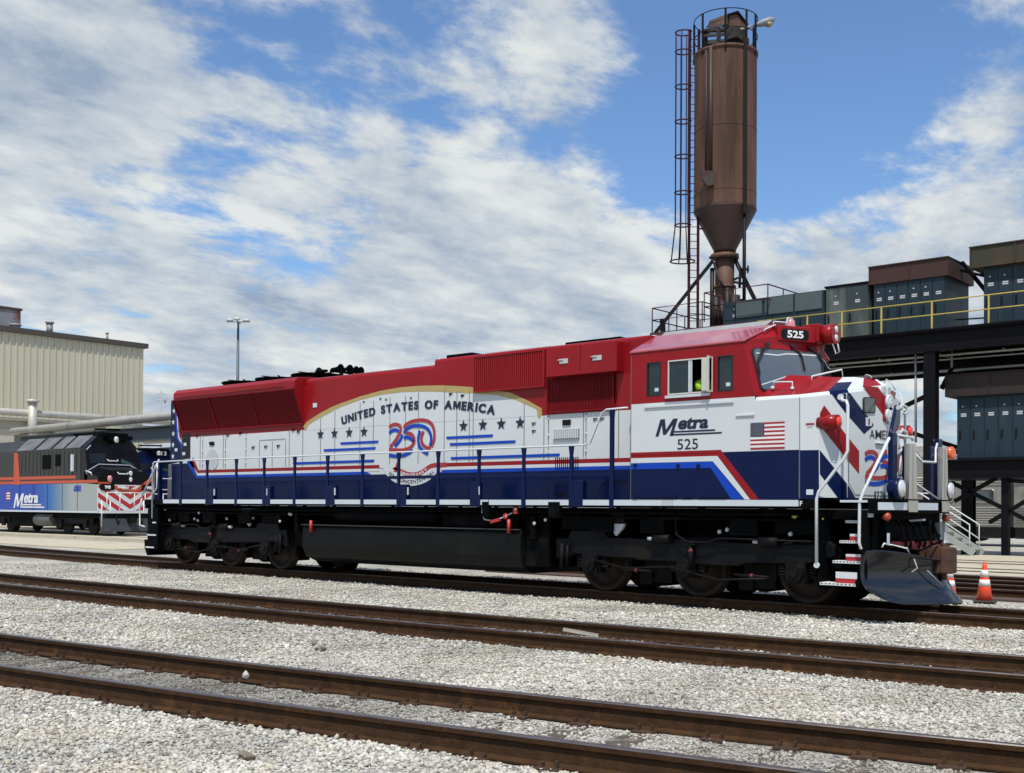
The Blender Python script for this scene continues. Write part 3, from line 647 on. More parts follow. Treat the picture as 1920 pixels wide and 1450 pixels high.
# ---------------------------------------------------------------- elevated steel structure with cabinets
PY = 24.0
BEAM = mat('black_beam', (.0045, .004, .006), .55, var=.3, nscale=1, spec=.15)
es = thing('elevated_gantry', 'black steel gantry carrying the row of blue grey cabinets at right', 'steel gantry', (4, 26, -.2))
mb = MB()
mb.box(-6.5, 16, PY-.55, PY-.50, 7.42, 8.05); mb.box(-6.5, 16, PY-.70, PY-.35, 8.053, 8.12); mb.box(-6.5, 16, PY-.70, PY-.35, 7.36, 7.417)
rel(mb.build('front_girder', BEAM), es)
mb = MB(); mb.box(-6.5, 16, PY+3.6, PY+3.66, 6.9, 8.05); mb.box(-6.5, 16, PY+1.6, PY+1.66, 6.9, 8.05); rel(mb.build('rear_girder', BEAM), es)
mb = MB(); mb.box(-6.5, 16, PY-.75, PY+3.9, 8.123, 8.18)
for x in np.arange(-6, 16, 1.5): mb.box(x, x+.12, PY-.34, PY+3.6, 7.7, 8.05)
rel(mb.build('deck', BEAM), es)
for x in (1.85, 11.0, -6.3):
    for y in (PY-.45, PY+3.5):
        if x == -6.3 and y < PY: continue
        mb = MB(); mb.box(x-.22, x+.22, y-.2, y-.17, -.3, 7.355); mb.box(x-.22, x+.22, y+.17, y+.2, -.3, 7.355); mb.box(x-.02, x+.02, y-.169, y+.169, -.3, 7.355); rel(mb.build('column', BEAM), es)
# knee braces as seen under the deck
mb = MB()
for a, b in (((1480+690*.2292, 580+570*.2292), (1480+840*.2292, 580+500*.2292)), ((1480+930*.2292, 580+800*.2292), (1480+1165*.2292, 580+690*.2292)), ((1480+980*.2292, 580+1005*.2292), (1480+1370*.2292, 580+1130*.2292)), ((1480+1360*.2292, 580+1170*.2292), (1940, 797)), ((1480+1240*.2292, 580+640*.2292), (1480+1620*.2292, 580+470*.2292))):
    A_, B_ = at(*a, y=PY+1.2), at(*b, y=PY+1.2)
    if a[0] < 1712: A_ = A_+(A_-B_)*(2.6 if (B_-A_).length < 2 else 1.2)      # runs on down to the next column behind the nose
    mb.bar(A_, B_, .13, .16)
mb.bar(at(1480+1240*.2292, 580+650*.2292, y=PY+.5), at(1480+1330*.2292, 580+470*.2292, y=PY+.5), .1, .1); mb.bar(at(1480+1260*.2292, 580+660*.2292, y=PY+.5), at(1480+1345*.2292, 580+480*.2292, y=PY+.5), .04, .04)
mb.bar(at(1480+1330*.2292, 655, y=PY+1), at(1480+1900*.2292, 698, y=PY+1), .05, .05); mb.bar(at(1480+1900*.2292, 650, y=PY+1), at(1480+1330*.2292, 684, y=PY+1), .05, .05)
rel(mb.build('brace', BEAM), es)
mb = MB(); mb.cyl(at(1717, 655, y=PY-.3), at(1717, 830, y=PY-.3), .045, 6); mb.cyl(at(1480+1330*.2292, 655, y=PY+.4), at(1480+1330*.2292, 690, y=PY+.4), .04, 6); rel(mb.build('hanging_rod', GREY), es)
# lower level carrying the lower cabinets
mb = MB(); mb.box(1.85, 16, PY-.3, PY-.25, 2.78, 3.33); mb.box(1.85, 16, PY-.45, PY-.1, 3.333, 3.385); mb.box(1.85, 16, PY+2.6, PY+2.65, 2.78, 3.33); mb.box(1.7, 16, PY-.35, PY+2.6, 2.70, 2.777); rel(mb.build('lower_girder', BEAM), es)
mb = MB(); mb.box(4.22, 4.45, PY-.1, PY+.2, -.3, 2.695); mb.box(9.2, 9.45, PY-.1, PY+.2, -.3, 2.695)
for a, b in (((1784, 905), (1925, 975)), ((1790, 940), (1868, 897)), ((1855, 980), (1940, 930)), ((1880, 900), (1940, 905))): mb.bar(at(*a, y=PY+.05), at(*b, y=PY+.05), .14, .14)
rel(mb.build('lower_column', BEAM), es)
mb = MB()
for k_, (z_, r_) in enumerate(((7.30, .05), (7.18, .035), (6.80, .06))): mb.tube([(-6, PY+.2+k_*.35, z_), (15.5, PY+.2+k_*.35, z_-.02)], r_, 6)
for x in np.arange(-5, 15, 2.3): mb.box(x, x+.06, PY+.1, PY+1.2, 7.32, 7.36)
rel(mb.build('conduit', GREY), es)
gl = thing('yellow_railing', 'yellow two bar guard railing along the edge of the gantry deck', 'railing', (4, PY-.6, 8.18))
mb = MB()
for h in (1.02, .52): mb.tube([(-5.2, PY-.6, 8.18+h), (15, PY-.6, 8.18+h)], .023, 6)
for x in (-5.0, -3.0, -1.55, .02, 1.93, 3.95, 6.0, 8, 10, 12): mb.bar((x, PY-.6, 8.183), (x, PY-.6, 9.22), .055, .04)
rel(mb.build('rails', YEL), gl)
CAB = mat('cabinet_slate', (.022, .040, .053), .5, var=.15, nscale=1.2, dirt=(.05, .065, .07), dirtamt=.05, streak=3, spec=.2)
CABW = mat('cabinet_weathered', (.030, .045, .048), .5, var=.3, nscale=2, dirt=(.13, .15, .13), dirtamt=.5, streak=4)
CABF = mat('cabinet_louvre_grey', (.085, .11, .115), .5, var=.1, spec=.2)
HOOD = mat('rusty_hood', (.045, .017, .012), .7, var=.25, nscale=1, dirt=(.022, .011, .009), dirtamt=.3, streak=3)
HOOD2 = mat('mottled_hood', (.036, .036, .020), .7, var=.4, nscale=.6, dirt=(.10, .035, .012), dirtamt=.55)
HOOD3 = mat('dull_hood', (.016, .012, .010), .7, var=.5, nscale=1, dirt=(.035, .012, .009), dirtamt=.4)
def cabinet(label, x0, x1, z0, z1, doors, hood=None, m=CAB, y0=PY+.1, dep=2.5, hoodm=None, over=.25, name='electrical_cabinet'):
    t = thing(name, label, 'cabinet', ((x0+x1)/2, y0+dep/2, z0), 'electrical cabinets on the gantry')
    mb = MB(); mb.box(x0, x1, y0, y0+dep, z0+.003, z1); rel(mb.build('casing', m), t)
    wd = (x1-x0)/doors
    for i in range(doors):
        a = x0+i*wd+.02; b = a+wd-.04
        mb = MB(); mb.box(a, b, y0-.025, y0+.001, z0+.06, z1-.06); d = rel(mb.build('door', m), t)
        mb = MB(); mb.box(a+.08, a+.13, y0-.07, y0-.026, z0+.75, z0+1.05); h = mb.build('handle', DIRON); h.parent = d; h.matrix_parent_inverse = d.matrix_world.inverted()
        mb = MB(); cx = (a+b)/2; mb.box(cx-.1, cx+.1, y0-.032, y0-.026, z0+(z1-z0)*.68, z0+(z1-z0)*.68+.05); mb.box(cx-.1, cx+.1, y0-.032, y0-.026, z0+(z1-z0)*.68+.07, z0+(z1-z0)*.68+.12)
        n_ = mb.build('notice', LGREY); n_.parent = d
        if i % 3 != 2:
            mb = MB(); mb.cyl((cx-.03, y0-.026, z0+(z1-z0)*.84), (cx-.03, y0-.04, z0+(z1-z0)*.84), .03, 8); k = mb.build('lock', LGREY); k.parent = d
    if hood:
        mb = MB(); mb.box(x0-over, x1+over*.9, y0-over*.6, y0+dep+over, z1+.003, z1+hood)
        for x in np.arange(x0-over, x1, 1.55): mb.box(x, x+.05, y0-over*.6-.03, y0-over*.6-.001, z1+.02, z1+hood+.03)
        mb.box(x0-over-.02, x1+over*.9+.02, y0-over*.6-.05, y0+dep+over+.03, z1+hood+.003, z1+hood+.04); rel(mb.build('hood', hoodm or HOOD), t)
    return t
cabinet('blue grey cabinet under a rust brown overhanging hood in the middle of the gantry', -.58, 2.15, 8.18, 10.22, 6, .66, hoodm=HOOD, over=.16)
cabinet('cabinet under a mottled green and orange hood at the upper right corner', 3.55, 8.1, 8.18, 10.32, 9, .74, hoodm=HOOD2, over=.42)
cabinet('weathered cabinet with peeling streaks left of the rust hooded one', -2.55, -.78, 8.18, 10.30, 2, .05, m=CABW, hoodm=DIRON, over=.03)
c4 = cabinet('low cabinet with two pale framed panels along its top behind the number board', -7.2, -2.62, 8.18, 10.28, 4, None)
for a, b in ((-6.6, -5.35), (-5.2, -3.95), (-3.85, -2.7)):
    mb = MB(); mb.box(a, b, PY+.03, PY+.07, 9.55, 10.24); rel(mb.build('panel', CABF), c4)
cabinet('lower cabinet below a dull stained hood hanging under the gantry at right', 2.6, 7.0, 3.40, 5.70, 9, .78, hoodm=HOOD3, over=.36)
mb = MB(); mb.bar((2.35, PY+1.3, 10.9), (3.6, PY+.9, 9.3), .12, .12); mb.bar((2.3, PY+1.3, 10.6), (3.6, PY+1.2, 10.1), .1, .1); mb.bar((2.2, PY+1.0, 8.7), (3.5, PY+1.0, 8.65), .05, .05); rel(mb.build('diagonal_strut', BEAM), es)
# silver coaches behind
SILV = mat('coach_stainless', (.40, .38, .34), .38, .55, var=.12, nscale=1.5, dirt=(.22, .20, .17), dirtamt=.2)
DKG = mat('coach_underframe', (.015, .015, .015), .7)
def coach(x0, x1, label, win):
    t = thing('passenger_coach', label, 'railway coach', ((x0+x1)/2, 39.5, 0), 'silver coaches behind the gantry')
    mb = MB(); mb.prism([(x0, 38, .75), (x0, 38, 4.2), (x0, 38.5, 4.75), (x0, 40.5, 4.75), (x0, 41, 4.2), (x0, 41, .75)], (x1-x0, 0, 0))
    for z in list(np.arange(.86, 1.78, .115))+list(np.arange(2.78, 3.2, .115)): mb.cyl((x0+.05, 37.985, z), (x1-.05, 37.985, z), .035, 6)
    rel(mb.build('body', SILV), t)
    mb = MB(); mb.box(x0, x1, 38.2, 40.8, .2, .75)
    for x in (x0+2, x0+4, x1-4, x1-2): mb.cyl((x, 38.3, .45), (x, 40.7, .45), .45, 16)
    rel(mb.build('underframe', DKG), t)
    for a in win:
        mb = MB(); ring = []
        w_, h_, r_ = 1.25, .62, .16
        for cx_, cz_, a0 in ((w_/2-r_, h_/2-r_, 0), (-w_/2+r_, h_/2-r_, 90), (-w_/2+r_, -h_/2+r_, 180), (w_/2-r_, -h_/2+r_, 270)):
            for k in range(4): ring.append((a+cx_+math.cos(R(a0+30*k))*r_, 37.955, 2.24+cz_+math.sin(R(a0+30*k))*r_))
        mb.prism(ring, (0, .045, 0)); f = rel(mb.build('window', GLASS), t)
        mb = MB(); mb.tube([(x, 37.95, z) for x, y, z in ring], .035, 6, closed=True); g = mb.build('frame', SILV); g.parent = f
coach(-22.5, .02, 'silver fluted coach with one rounded window seen beside the ditch light', [-1.15, -3.1, -5.0])
coach(.35, 24, 'silver coach whose dark window touches the right edge of the picture', [1.4, 3.3, 5.2])
# portable stairs
GALV = mat('galvanised', (.40, .42, .40), .45, .3, var=.15)
def shx(mb, d): mb.v = [(x+d, y, z) for x, y, z in mb.v]
ps = thing('service_stairs', 'galvanised service stairs with white handrails on the concrete apron', 'stairs', (2.83, 22.4, -.02))
mb = MB()
for k in range(6): mb.box(-2.0+k*.30, -1.7+k*.30, 22.0, 22.9, 1.15-k*.2, 1.20-k*.2)
for y in (21.97, 22.93): mb.bar((-1.9, y, 1.15), (-.1, y, .05), .05, .22)
shx(mb, 4.032); rel(mb.build('treads', GALV), ps)
for y in (21.97, 22.93):
    mb = MB(); mb.tube([(-3.3, y, 2.15), (-2.0, y, 2.15), (-.25, y, 1.05), (-.25, y, -.0)], .025, 6); mb.tube([(-3.3, y, 1.7), (-2.0, y, 1.7), (-.25, y, .55)], .022, 6); shx(mb, 4.032); rel(mb.build('handrail', WHITE), ps)
mb = MB(); mb.box(-3.4, -2.0, 21.95, 22.95, 1.15, 1.2)
for x, y in ((-3.3, 22), (-3.3, 22.9), (-2.05, 22), (-2.05, 22.9)): mb.box(x-.03, x+.03, y-.03, y+.03, -.02, 1.15)
shx(mb, 4.032); rel(mb.build('landing', GALV), ps)
# distant fence line, roofs and wires on the horizon at the right
mb = MB()
for k, z in enumerate((7.3, 6.4)): mb.tube([(-60+i*10, 118-i*.2, z+.5*((i-6)/6)**2) for i in range(13)], .04, 4)
tag(mb.build('overhead_wires', DIRON), 'thin overhead wires crossing the sky right of the nose', 'wires')
fb = MB(); fb.box(-60, 40, 150, 160, -.2, 6.3); t_ = fb.build('far_shed', mat('far_shed_grey', (.22, .24, .26), .8, var=.2, nscale=.1)); tag(t_, 'low pale shed far away between the gantry columns', 'building')
# ---------------------------------------------------------------- the red, white and blue locomotive
LO = thing('diesel_locomotive', 'red white and blue diesel locomotive with gold arch and starry lettering on the centre track', 'locomotive')
YS, YH = -1.55, -1.0
def H(u, v, y=YH): p = at(u, v, y=y); return (p.x, p.z)
def HZ(s, ox, oy, pts, y=YH): return [H(ox+a*s, oy+b*s, y) for a, b in pts]
def Z5(pts, y=YH): return HZ(.1931, 540, 680, pts, y)
def Z4(pts, y=YH): return HZ(.2345, 780, 620, pts, y)
def Z3(pts, y=YS): return HZ(.2207, 1160, 580, pts, y)
def Z6(pts, y=YH): return HZ(.1931, 280, 680, pts, y)
def sheet(name, pts, y, m, lab=None, parent=LO, mirror=True):
    """a painted area: thin sheet facing the near side, repeated on the far side"""
    mb = MB(); mb.poly([(x, y, z) for x, z in pts])
    if mirror: mb.poly([(x, -y, z) for x, z in pts][::-1])
    o = mb.build(name, m, parent, fixn=False)
    if lab: o['label'] = lab
    return o
def strips(name, A, B, y, m, parent=LO, mirror=True):
    mb = MB()
    for i in range(len(A)-1):
        q = [A[i], A[i+1], B[i+1], B[i]]
        mb.poly([(x, y, z) for x, z in q]);
        if mirror: mb.poly([(x, -y, z) for x, z in q][::-1])
    return mb.build(name, m, parent, fixn=False)
# frame
mb = MB(); mb.box(-9.8, 9.45, -1.53, 1.53, 1.56, 1.70); mb.box(-9.8, 9.9, -.55, .55, 1.0, 1.555); mb.box(-9.75, 10.3, -1.2, 1.2, 1.40, 1.556)
mb.box(9.452, 10.40, -.85, .85, 1.56, 1.70)
for x in (-9.75, 3.55, -3.6): mb.box(x, x+.12, -1.4, 1.4, .95, 1.396)
LO_frame = mb.build('frame', BLACK, LO, bevel=.01)
seg = [(306, 338), (341.4, 386.6), (399.3, 443), (444.7, 492), (507, 552.3), (554.5, 611.4), (627.9, 676), (682, 746), (762, 818), (824, 881), (899, 915), (917, 980.5), (986, 1070.8), (1093, 1145.8), (1150, 1241), (1262, 1496.6)]
for a, b in seg:
    xa, xb = H(a, 942, YS)[0], H(b, 942, YS)[0]; mb = MB(); mb.box(xa, xb, YS-.004, YS+.019, 1.600, 1.700); mb.box(xa, xb, -YS-.019, -YS+.004, 1.600, 1.700); mb.build('reflective_strip', REFL, LO)
mb = MB(); mb.box(H(1241.5, 942, YS)[0], H(1261.5, 942, YS)[0], YS-.004, YS+.019, 1.600, 1.700); mb.build('builder_plate', LGREY, LO)
# hood
def hoodsec(x0, x1, zt, z0, m, name, r=.09, yy=1.0):
    mb = MB(); P = [(-yy, z0), (-yy, zt-r), (-yy+r*.3, zt-r*.3), (-yy+r, zt), (yy-r, zt), (yy-r*.3, zt-r*.3), (yy, zt-r), (yy, z0)]
    mb.prism([(x0, y, z) for y, z in P], (x1-x0, 0, 0)); return mb.build(name, m, LO)
mb = MB(); mb.box(-9.34, 5.965, -1.0, 1.0, 1.703, 3.345); mb.build('hood', WHITE, LO)
hoodsec(-9.34, -3.72, 4.40, 3.348, RED, 'radiator_hood'); hoodsec(-3.717, .56, 4.56, 3.348, RED, 'engine_hood_roof'); hoodsec(.563, 5.965, 4.68, 3.348, RED, 'equipment_hood_roof', r=.06)
# painted areas of the hood side
up5 = Z5([(150, 620), (175, 585), (230, 545), (300, 500), (430, 430), (520, 395), (700, 330), (900, 275), (1100, 240), (1300, 225), (1500, 222), (1750, 235)])+Z4([(430, 450), (630, 480), (760, 497), (900, 562), (1010, 625)])
lo5 = Z5([(172, 665), (200, 610), (245, 577), (300, 545), (450, 465), (520, 430), (700, 365), (900, 315), (1100, 288), (1300, 281), (1500, 285), (1750, 300)])+Z4([(440, 500), (640, 515), (800, 555), (950, 622), (990, 650)])
strips('arch_panel', lo5, [(x, 3.34) for x, z in lo5], YH-.003, WHITE)
strips('gold_arch', up5, lo5, YH-.006, GOLD)
sheet('gold_arch', Z4([(965, 620), (1005, 625), (1010, 670), (985, 705), (975, 690)]), YH-.0045, GOLD)
sheet('red_panel', [(3.45, 3.34), (3.62, 3.34), (3.62, 3.36), (3.5, 3.36)], YH-.002, RED)
ND = -8.10
sheet('navy_band', [(-9.337, 1.705), (5.96, 1.705), (5.96, 2.262), (-8.17, 2.262), (-8.60, 2.66), (-9.337, 2.66)], YH-.003, NAVY)
L0, L1 = -1.43, .84          # the stripes stop either side of the round emblem
for nm, m, z0, z1, zz, in (('blue_stripe', BLUE, 2.262, 2.330, 0), ('white_stripe', WHITE, 2.330, 2.392, 0), ('red_stripe', RED, 2.392, 2.472, 0)):
    sheet(nm, [(-8.17+(z0-2.262)*.3, z0), (-1.40 if m is BLUE else -1.12, z0), (-1.55 if m is BLUE else -1.14, z1), (-8.13+(z1-2.33)*.3, z1)], YH-.006, m)
    sheet(nm, [(.72, z0), (5.96, z0), (5.96, z1), (.84, z1)], YH-.006, m)
for nm, m, d0, d1 in (('blue_stripe', BLUE, 0, .10), ('white_stripe', WHITE, .10, .16), ('red_stripe', RED, .16, .26)):
    sheet(nm, [(-8.62+d0*1.1, 2.68), (-8.17+d0*.35, 2.262+d0*.8), (-8.17+d1*.35, 2.262+d1*.8), (-8.62+d1*1.1, 2.83-.02)], YH-.0075, m)
# rear corner with stars
sheet('navy_corner', Z6([(213, 365), (240, 400), (252, 480), (262, 620), (300, 760), (316, 800), (318, 960), (205, 985)]), YH-.006, NAVY, mirror=False)
strips('blue_stripe', Z6([(246, 400), (256, 480), (262, 640), (268, 740), (305, 800), (316, 860)]), Z6([(254, 400), (268, 480), (276, 640), (284, 740), (318, 790), (322, 860)]), YH-.009, BLUE, mirror=False)
strips('white_stripe', Z6([(254, 400), (268, 480), (276, 640), (284, 735), (306, 775)]), Z6([(257, 400), (276, 480), (285, 640), (294, 725), (316, 762)]), YH-.009, WHITE, mirror=False)
strips('red_stripe', Z6([(257, 400), (276, 480), (285, 640), (294, 725), (316, 762)]), Z6([(260, 400), (300, 480), (305, 600), (308, 700), (318, 750)]), YH-.009, RED, mirror=False)
sheet('number_recess', Z6([(320, 690), (400, 690), (400, 925), (320, 945)]), YH-.009, BLACKG, mirror=False)
mb = MB()
for x, y in ((238, 472), (232, 580), (232, 692), (230, 800), (228, 912)):
    c = Z6([(x, y)])[0]; star(mb, (c[0]+.02, YH-.012, c[1]), (1, 0, 0), (0, 0, 1), .085)
mb.build('star', WHITE, LO, fixn=False)
mb = MB()
for x, y in ((265, 848), (340, 885), (352, 795)):
    c = Z6([(x, y)])[0]; mb.box(c[0]-.06, c[0]+.06, YH-.02, YH-.011, c[1]-.04, c[1]+.04)
c = Z5([(264, 415)])[0]; mb.box(c[0]-.07, c[0]+.07, YH-.012, YH-.001, c[1]-.05, c[1]+.05)
mb.build('label_plate', REFL, LO)
# door seams, hinges and latches on the hood
SEAM = mat('panel_gap', (.10, .11, .115), .7)
mb = MB()
def seam(u, z0, z1, y=YH): x = H(u, 850, y)[0]; mb.box(x-.007, x+.007, y-.009, y-.0078, z0, z1)
for u, z0, z1 in ((375.6, 2.5, 3.42), (380.4, 2.5, 3.42), (419, 2.5, 3.42), (423, 2.5, 3.42), (461.5, 2.5, 3.42), (486.6, 2.5, 3.12), (510.8, 2.5, 3.12), (535.9, 2.5, 3.12), (542.6, 2.5, 3.42), (567.7, 1.72, 3.34), (601, 2.48, 3.6), (627.9, 2.48, 3.74), (675, 1.72, 3.88), (731, 1.72, 3.95), (784.4, 1.72, 4.0), (833, 1.72, 4.0), (856.4, 2.48, 3.95), (879.9, 1.72, 3.93), (887.2, 1.72, 3.9), (982.8, 1.72, 3.6), (1020, 1.72, 3.34), (1028.6, 1.72, 3.34), (1099, 1.72, 3.34), (1160, 2.48, 3.34), (1094, 2.5, 3.34), (700, 2.9, 3.9), (760, 2.6, 3.95)):
    seam(u, max(z0, 2.48), z1)
for u0, u1, v in ((486.6, 536, 826), (382, 418, 817)):
    a, b = H(u0, v), H(u1, v); mb.box(a[0], b[0], YH-.009, YH-.0078, a[1]-.006, a[1]+.006)
mb.build('door_seam', SEAM, LO)
mb = MB()
for u in (567.7, 675, 731, 784.4, 833, 879.9, 887.2, 982.8, 1020, 1028.6, 1099): seam(u, 1.72, 2.25)
mb.build('door_seam', BLACKG, LO)
mb = MB()
for x, y in ((470, 705), (770, 700), (890, 680), (1405, 648), (1455, 665), (1015, 820), (1137, 812), (1258, 806), (600, 775), (625, 790)):
    c = Z6([(x, y)])[0]; mb.box(c[0]-.05, c[0]+.05, YH-.03, YH-.009, c[1]-.008, c[1]+.012); mb.box(c[0]-.05, c[0]-.035, YH-.03, YH-.009, c[1]-.05, c[1])
for x, y in ((740, 378), (900, 347), (955, 355), (1197, 340), (1580, 300), (1700, 315)):
    c = Z5([(x, y)])[0]; mb.box(c[0]-.035, c[0]+.035, YH-.02, YH-.009, c[1]-.003, c[1]+.006); mb.box(c[0]-.005, c[0]+.005, YH-.02, YH-.009, c[1]-.035, c[1])
for x, y in ((280, 505), (375, 517), (945, 740), (945, 800), (1437, 705), (1490, 700)):
    c = Z4([(x, y)])[0]; mb.box(c[0]-.05, c[0]+.05, YH-.02, YH-.009, c[1]-.008, c[1]+.010); mb.box(c[0]-.03, c[0]-.015, YH-.02, YH-.009, c[1]-.045, c[1])
mb.build('door_latch', DIRON, LO)
mb = MB()
for u in (380.4, 423, 461.5, 1028.6, 1099):
    x = H(u, 850)[0]
    for z in (2.62, 2.95, 3.26): mb.cyl((x, YH-.012, z-.03), (x, YH-.012, z+.03), .012, 6)
mb.build('door_hinge', LGREY, LO)
# round grey access disc, vents
c = H(398.5, 862); mb = MB(); mb.cyl((c[0], YH, c[1]), (c[0], YH-.012, c[1]), .27, 32); mb.build('round_cover', LGREY, LO)
mb = MB(); a = Z4([(1105, 870), (1310, 785)]); mb.box(a[0][0], a[1][0], YH-.02, YH-.004, a[0][1], a[1][1]); mb.build('vent_frame', WHITE, LO)
def vent(name, p, q, n, m1, y=YH):
    mb = MB(); mb.box(p[0], q[0], y-.024, y-.0205, p[1], q[1], 1)
    w_ = (q[0]-p[0])/n
    for i in range(n): mb.box(p[0]+i*w_+w_*.2, p[0]+i*w_+w_*.75, y-.045, y-.0245, p[1]+.005, q[1]-.005, 0)
    return mb.build(name, [m1, DIRON], LO)
vent('vent', a[0], a[1], 14, WHITE)
a = Z4([(1110, 1095), (1305, 1010)]); mb = MB()
for i in range(12):
    xx = a[0][0]+(a[1][0]-a[0][0])*(i+.3)/12; mb.box(xx, xx+.022, YH-.0125, YH-.0095, 2.28, a[1][1])
mb.build('vent', DIRON, LO)
a = Z4([(1110, 1305), (1240, 1220)]); vent('vent', a[0], a[1], 10, NAVY)
a = Z4([(1175, 760), (1240, 712)]); mb = MB(); mb.box(a[0][0], a[1][0], YH-.022, YH-.009, a[0][1], a[1][1]); mb.build('notice_plate', DIRON, LO)
a = Z6([(590, 805), (632, 768)]); mb = MB(); mb.box(a[0][0], a[1][0], YH-.022, YH-.009, a[0][1], a[1][1]); mb.build('notice_plate', DIRON, LO)
# radiator flare
YF = -1.30
zt = H(336, 730.6, YF)[1]; zo = H(325.4, 738.5, YF)[1]; zl = H(324.4, 752, YF)[1]
xr0, xr1 = H(325, 740, YF)[0], H(552, 716, YF)[0]
REDD = mat('red_louvre', (.17, .006, .010), .5, var=.2, nscale=3, spec=.15)
def sect(x, sgn=-1): return None
mb = MB(); P = [(YH+.001, 3.50), (YF, zl), (YF, zo), (YF+.10, zt), (-.7, zt+.04), (.7, zt+.04), (-YF-.10, zt), (-YF, zo), (-YF, zl), (1.0, 3.50)]
mb.prism([(xr0, y, z) for y, z in P], (xr1-xr0, 0, 0)); mb.build('radiator_flare', RED, LO, bevel=.012)
mb = MB(); nb = 84
for s in (-1, 1):
    for i in range(nb):
        x = xr0+.12+(xr1-xr0-.24)*i/(nb-1)
        mb.bar((x, s*1.012, 3.53), (x, s*(-YF+.008), zl-.03), .016, .030, 0, up=(1, 0, 0))
    for x in (xr0+.03, (xr0*.68+xr1*.32), (xr0*.34+xr1*.66), xr1-.03): mb.bar((x, s*1.02, 3.51), (x, s*(-YF+.016), zl-.01), .045, .03, 0, up=(1, 0, 0))
    mb.bar((xr0, s*(-YF+.012), zl), (xr1, s*(-YF+.012), zl), .05, .03, 0); mb.bar((xr0, s*1.02, 3.50), (xr1, s*1.02, 3.50), .05, .04, 0)
mb.build('radiator_louvre', REDD, LO)
mb = MB(); mb.bar((xr1-.4, YF-.01, zo-.10), (xr0+.1, YF-.01, zo-.115), .02, .02, 0); mb.build('drip_rail', RED, LO)
for x in (-7.4, -5.95, -4.5):
    mb = MB(); mb.cyl((x, 0, zt+.035), (x, 0, zt+.17), .62, 32); mb.cyl((x, 0, zt+.17), (x, 0, zt+.20), .66, 32); mb.cyl((x, 0, zt+.2), (x, 0, zt+.26), .16, 16)
    for k in range(8): mb.bar((x, 0, zt+.235), (x+math.cos(k*.785)*.6, math.sin(k*.785)*.6, zt+.235), .03, .02)
    mb.build('radiator_fan', BLACK, LO)
# louvre box and overhanging box
def louvre(name, p, q, y, dep, n, bars=RED, back=None):
    mb = MB()
    for s in (-1, 1):
        yy = (y, y+.012) if s < 0 else (-y-.012, -y); mb.box(p[0], q[0], *yy, p[1], q[1], 1)
        for i in range(n):
            x = p[0]+.03+(q[0]-p[0]-.06)*(i+.5)/n; w_ = (q[0]-p[0])/n*.28
            a, b = (y-dep, y-.001) if s < 0 else (-y+.001, -y+dep)
            mb.box(x-w_, x+w_, a, b, p[1]+.03, q[1]-.03, 0)
        a, b = (y-dep-.01, y) if s < 0 else (-y, -y+dep+.01)
        for c in ((p[0], p[0]+.03, p[1], q[1]), (q[0]-.03, q[0], p[1], q[1]), (p[0]+.031, q[0]-.031, p[1], p[1]+.029), (p[0]+.031, q[0]-.031, q[1]-.029, q[1])): mb.box(c[0], c[1], a, b, c[2], c[3], 0)
    return mb.build(name, [bars, back or REDB], LO)
REDB = mat('louvre_back_red', (.06, .004, .006), .6, spec=.1)  # darkened red paints the shade in the gaps between louvre bars
a = Z4([(460, 490), (1015, 455)], -1.07); louvre('intake_louvre', (a[0][0], H(955, 731, -1.07)[1]), (H(1021, 700, -1.07)[0], 4.62), -1.012, .06, 34)
xa, xb = H(1026, 700, -1.03)[0], H(1152, 700, -1.03)[0]
louvre('recessed_louvre', (xa, 3.37), (xb, 4.06), -1.004, .035, 44, bars=REDD)
YO = -1.24
xa, xb = H(1024, 690, YO)[0], H(1156, 680, YO)[0]
mb = MB()
for s in (-1, 1): 
    y0, y1 = (YO, -1.001) if s < 0 else (1.001, -YO)
    mb.box(xa, xb, y0, y1, H(1024, 708, YO)[1], 4.60)
mb.build('blower_housing', RED, LO, bevel=.012)
mb = MB(); xm = H(1088, 690, YO)[0]; mb.box(xm-.005, xm+.005, YO-.004, YO-.001, 4.08, 4.58); mb.build('door_seam', REDB, LO); mb = MB()
for q in ((1182, 245), (1450, 218)):
    c = Z4([q], YO)[0]; mb.box(c[0]-.10, c[0]+.10, YO-.012, YO-.001, c[1]-.045, c[1]+.045)
    mb.box(c[0]-.13, c[0]+.0, YO-.03, YO-.013, c[1]+.02, c[1]+.035)
mb.build('latch_plate', LGREY, LO)
# extra roof hatches, exhaust and horn
mb = MB(); mb.box(.75, 1.5, -.85, .85, 4.683, 4.76); mb.box(3.9, 5.2, -.8, .8, 4.683, 4.75); mb.build('roof_hatch', BLACK, LO, bevel=.02)
mb = MB(); mb.box(1.85, 3.5, -.8, .8, 4.683, 4.74); mb.box(5.3, 5.9, -.7, .7, 4.683, 4.72); mb.build('roof_hatch', LGREY, LO, bevel=.02)
mb = MB(); mb.box(-3.6, .45, -.80, .80, 4.563, 4.585); mb.build('roof_walkway', BLACK, LO)
hx = at(640, 700, y=-.3).x
mb = MB(); mb.cyl((hx, -.3, 4.585), (hx, -.3, 4.76), .05, 10); mb.bar((hx-.1, -.55, 4.76), (hx-.1, .15, 4.76), .06, .05)
for k, (dx, dy, l) in enumerate(((.0, -.52, .34), (.0, -.30, .42), (.02, -.02, .30), (-.05, .14, .36), (-.30, -.4, .3))):
    mb.lathe((hx+dx-.1, dy, 4.80), (1 if k != 4 else -1, 0, 0), [(0, .03), (l*.7, .05), (l, .105), (l+.01, .09), (l*.8, .02)], 12)
mb.build('horn', BLACK, LO)
mb = MB(); p_ = at(813, 678, y=-.9); mb.lathe((.5, -.80, 4.60), (0, 0, 1), [(0, .05), (.08, .06), (.12, .02)], 10); mb.build('roof_lamp', REFL, LO)

